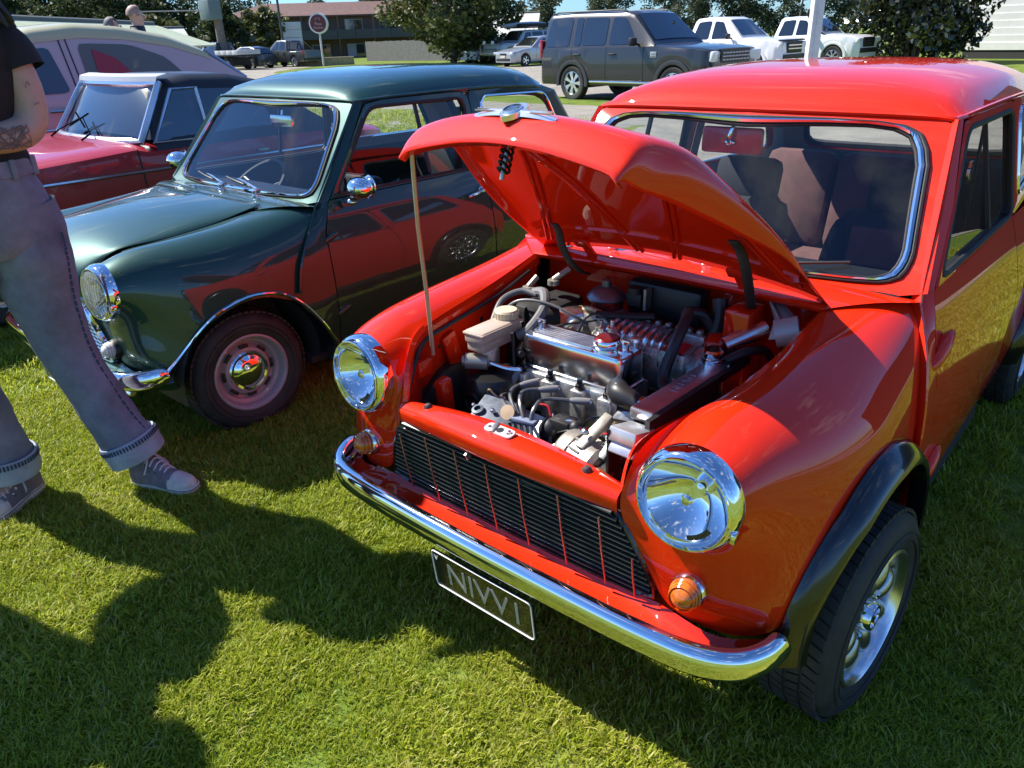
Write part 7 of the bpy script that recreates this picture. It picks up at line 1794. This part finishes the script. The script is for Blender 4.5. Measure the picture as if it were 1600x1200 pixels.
    def shed(lab, a, b_, depth, zr, ze, roofm=GR, wallm=CL, name='shed'):
        a, b_ = Vector((*a,0)), Vector((*b_,0)); d = (b_-a); ln = d.length; d.normalize(); nrm = Vector((d.y,-d.x,0)); r = thing(name, lab, 'building', (a.x,a.y,0))
        if nrm.dot(Vector((1,-1.5,0))-a) < 0: nrm = -nrm
        z0 = -.6; W = depth; P = lambda u, w, z: d*u+nrm*w+Vector((0,0,z))
        m = MB(); m.add([P(0,-W,z0),P(ln,-W,z0),P(ln,W,z0),P(0,W,z0),P(0,-W,ze),P(ln,-W,ze),P(ln,W,ze),P(0,W,ze),P(0,0,zr-.05),P(ln,0,zr-.05)], [(0,1,5,4),(3,2,6,7),(1,2,6,9,5),(0,3,7,8,4)]); m.build('wall', wallm, r, smooth=False)
        for s in (1,-1):
            ns = max(8, int(ln/1.0))
            for i in range(ns):
                u0, u1 = -.4+(ln+.8)*i/ns, -.4+(ln+.8)*(i+.985)/ns; e = W+.5; k = (zr-ze)/W*.5
                m = MB(); m.add([P(u0,0,zr),P(u1,0,zr),P(u1,s*e,ze-k),P(u0,s*e,ze-k),P(u0,0,zr-.06),P(u1,0,zr-.06),P(u1,s*e,ze-k-.06),P(u0,s*e,ze-k-.06)], [(0,1,2,3),(7,6,5,4),(2,6,7,3),(0,4,5,1),(1,5,6,2),(3,7,4,0)]); m.build('roof_sheet', roofm, r, smooth=False)
        m = MB(); m.tube([P(-.4,0,zr+.02),P(ln+.4,0,zr+.02)], .10, n=6); m.build('ridge_cap', pmat('ridge_dark',(.10,.11,.10),.6), r)
        return r
    shed('long low shed with a pale green roof behind the pink saloon', (-25.0,5.0), (-36.6,16.6), 2.2, 2.40, 1.62)
    shed('small cream roofed house between the shed and the power pole', (-62,24), (-60,30), 3, 2.7, 1.5, pmat('cream_roof',(.55,.54,.46),.6), pmat('grey_wall',(.2,.2,.2),.8), 'house')
    shed('white roofed house behind the charcoal wagon', (-55,59), (-50.5,62), 3.5, 3.3, 1.4, pmat('white_roof',(.60,.58,.50),.5), pmat('grey_wall',(.2,.2,.2),.8), 'house')
    # white weatherboard house on the right, and an unseen dark shed added for the red door's reflection
    def boards(root, a, b_, z0, z1, bh, mat):
        a, b_ = Vector(a), Vector(b_); d = b_-a; ln = d.length; an = math.atan2(d.y,d.x); k = 0; z = z0
        while z < z1:
            m = MB(); m.box((0,0,0), (ln,.03,bh*1.06), rot=(.10,0,0)); m.xf(Matrix.Translation(a+d*.5+Vector((0,0,z+bh/2))) @ Matrix.Rotation(an,4,'Z')); m.build('weatherboard', mat, root, smooth=False); z += bh
    h = thing('weatherboard_house', 'white weatherboard house behind the glossy bush', 'building', (-7.4,37.6,-.1))
    WBM = pmat('white_weatherboard',(.72,.72,.71),.6,noise=(1.5,.06)); boards(h, (0,0,0), (24,-7,0), .35, 5.2, .27, WBM)
    m = MB(); m.box((12,-3.3,.1),(24.6,.3,.5),rot=(0,0,math.atan2(-7,24))); m.build('base', pmat('base_gap_shade',(.03,.03,.03),.9), h, smooth=False)  # dark strip standing in for the shadowed gap below the boards
    m = MB(); m.box((12.7,-1.2,2.7),(24.2,4.2,5.0),rot=(0,0,math.atan2(-7,24))); m.build('wall', WBM, h, smooth=False)
    h = thing('dark_shed', 'unseen dark weatherboard shed to the right, reflected in the red car', 'building', (1.3,7.1,0))
    DWB = pmat('dark_weatherboard',(.028,.026,.026),.8,noise=(2,.2)); boards(h, (0,0,0), (5.5,1.2,0), .05, 2.5, .20, DWB)  # boards coloured dark all over to give the door a dark reflection
    m = MB(); m.box((2.55,1.75,1.25),(5.4,2.6,2.5),rot=(0,0,math.atan2(1.2,5.5))); m.build('wall', DWB, h, smooth=False)
GUMS = {}
# ------------------------------------------------------------------ assemble
build_ground()
build_background()
r_ = mini(True); add_bonnet(r_, True); engine_bay(r_)
g_ = mini(False); add_bonnet(g_, False); green_extras(g_)
build_vehicles()
build_people()
build_grass()
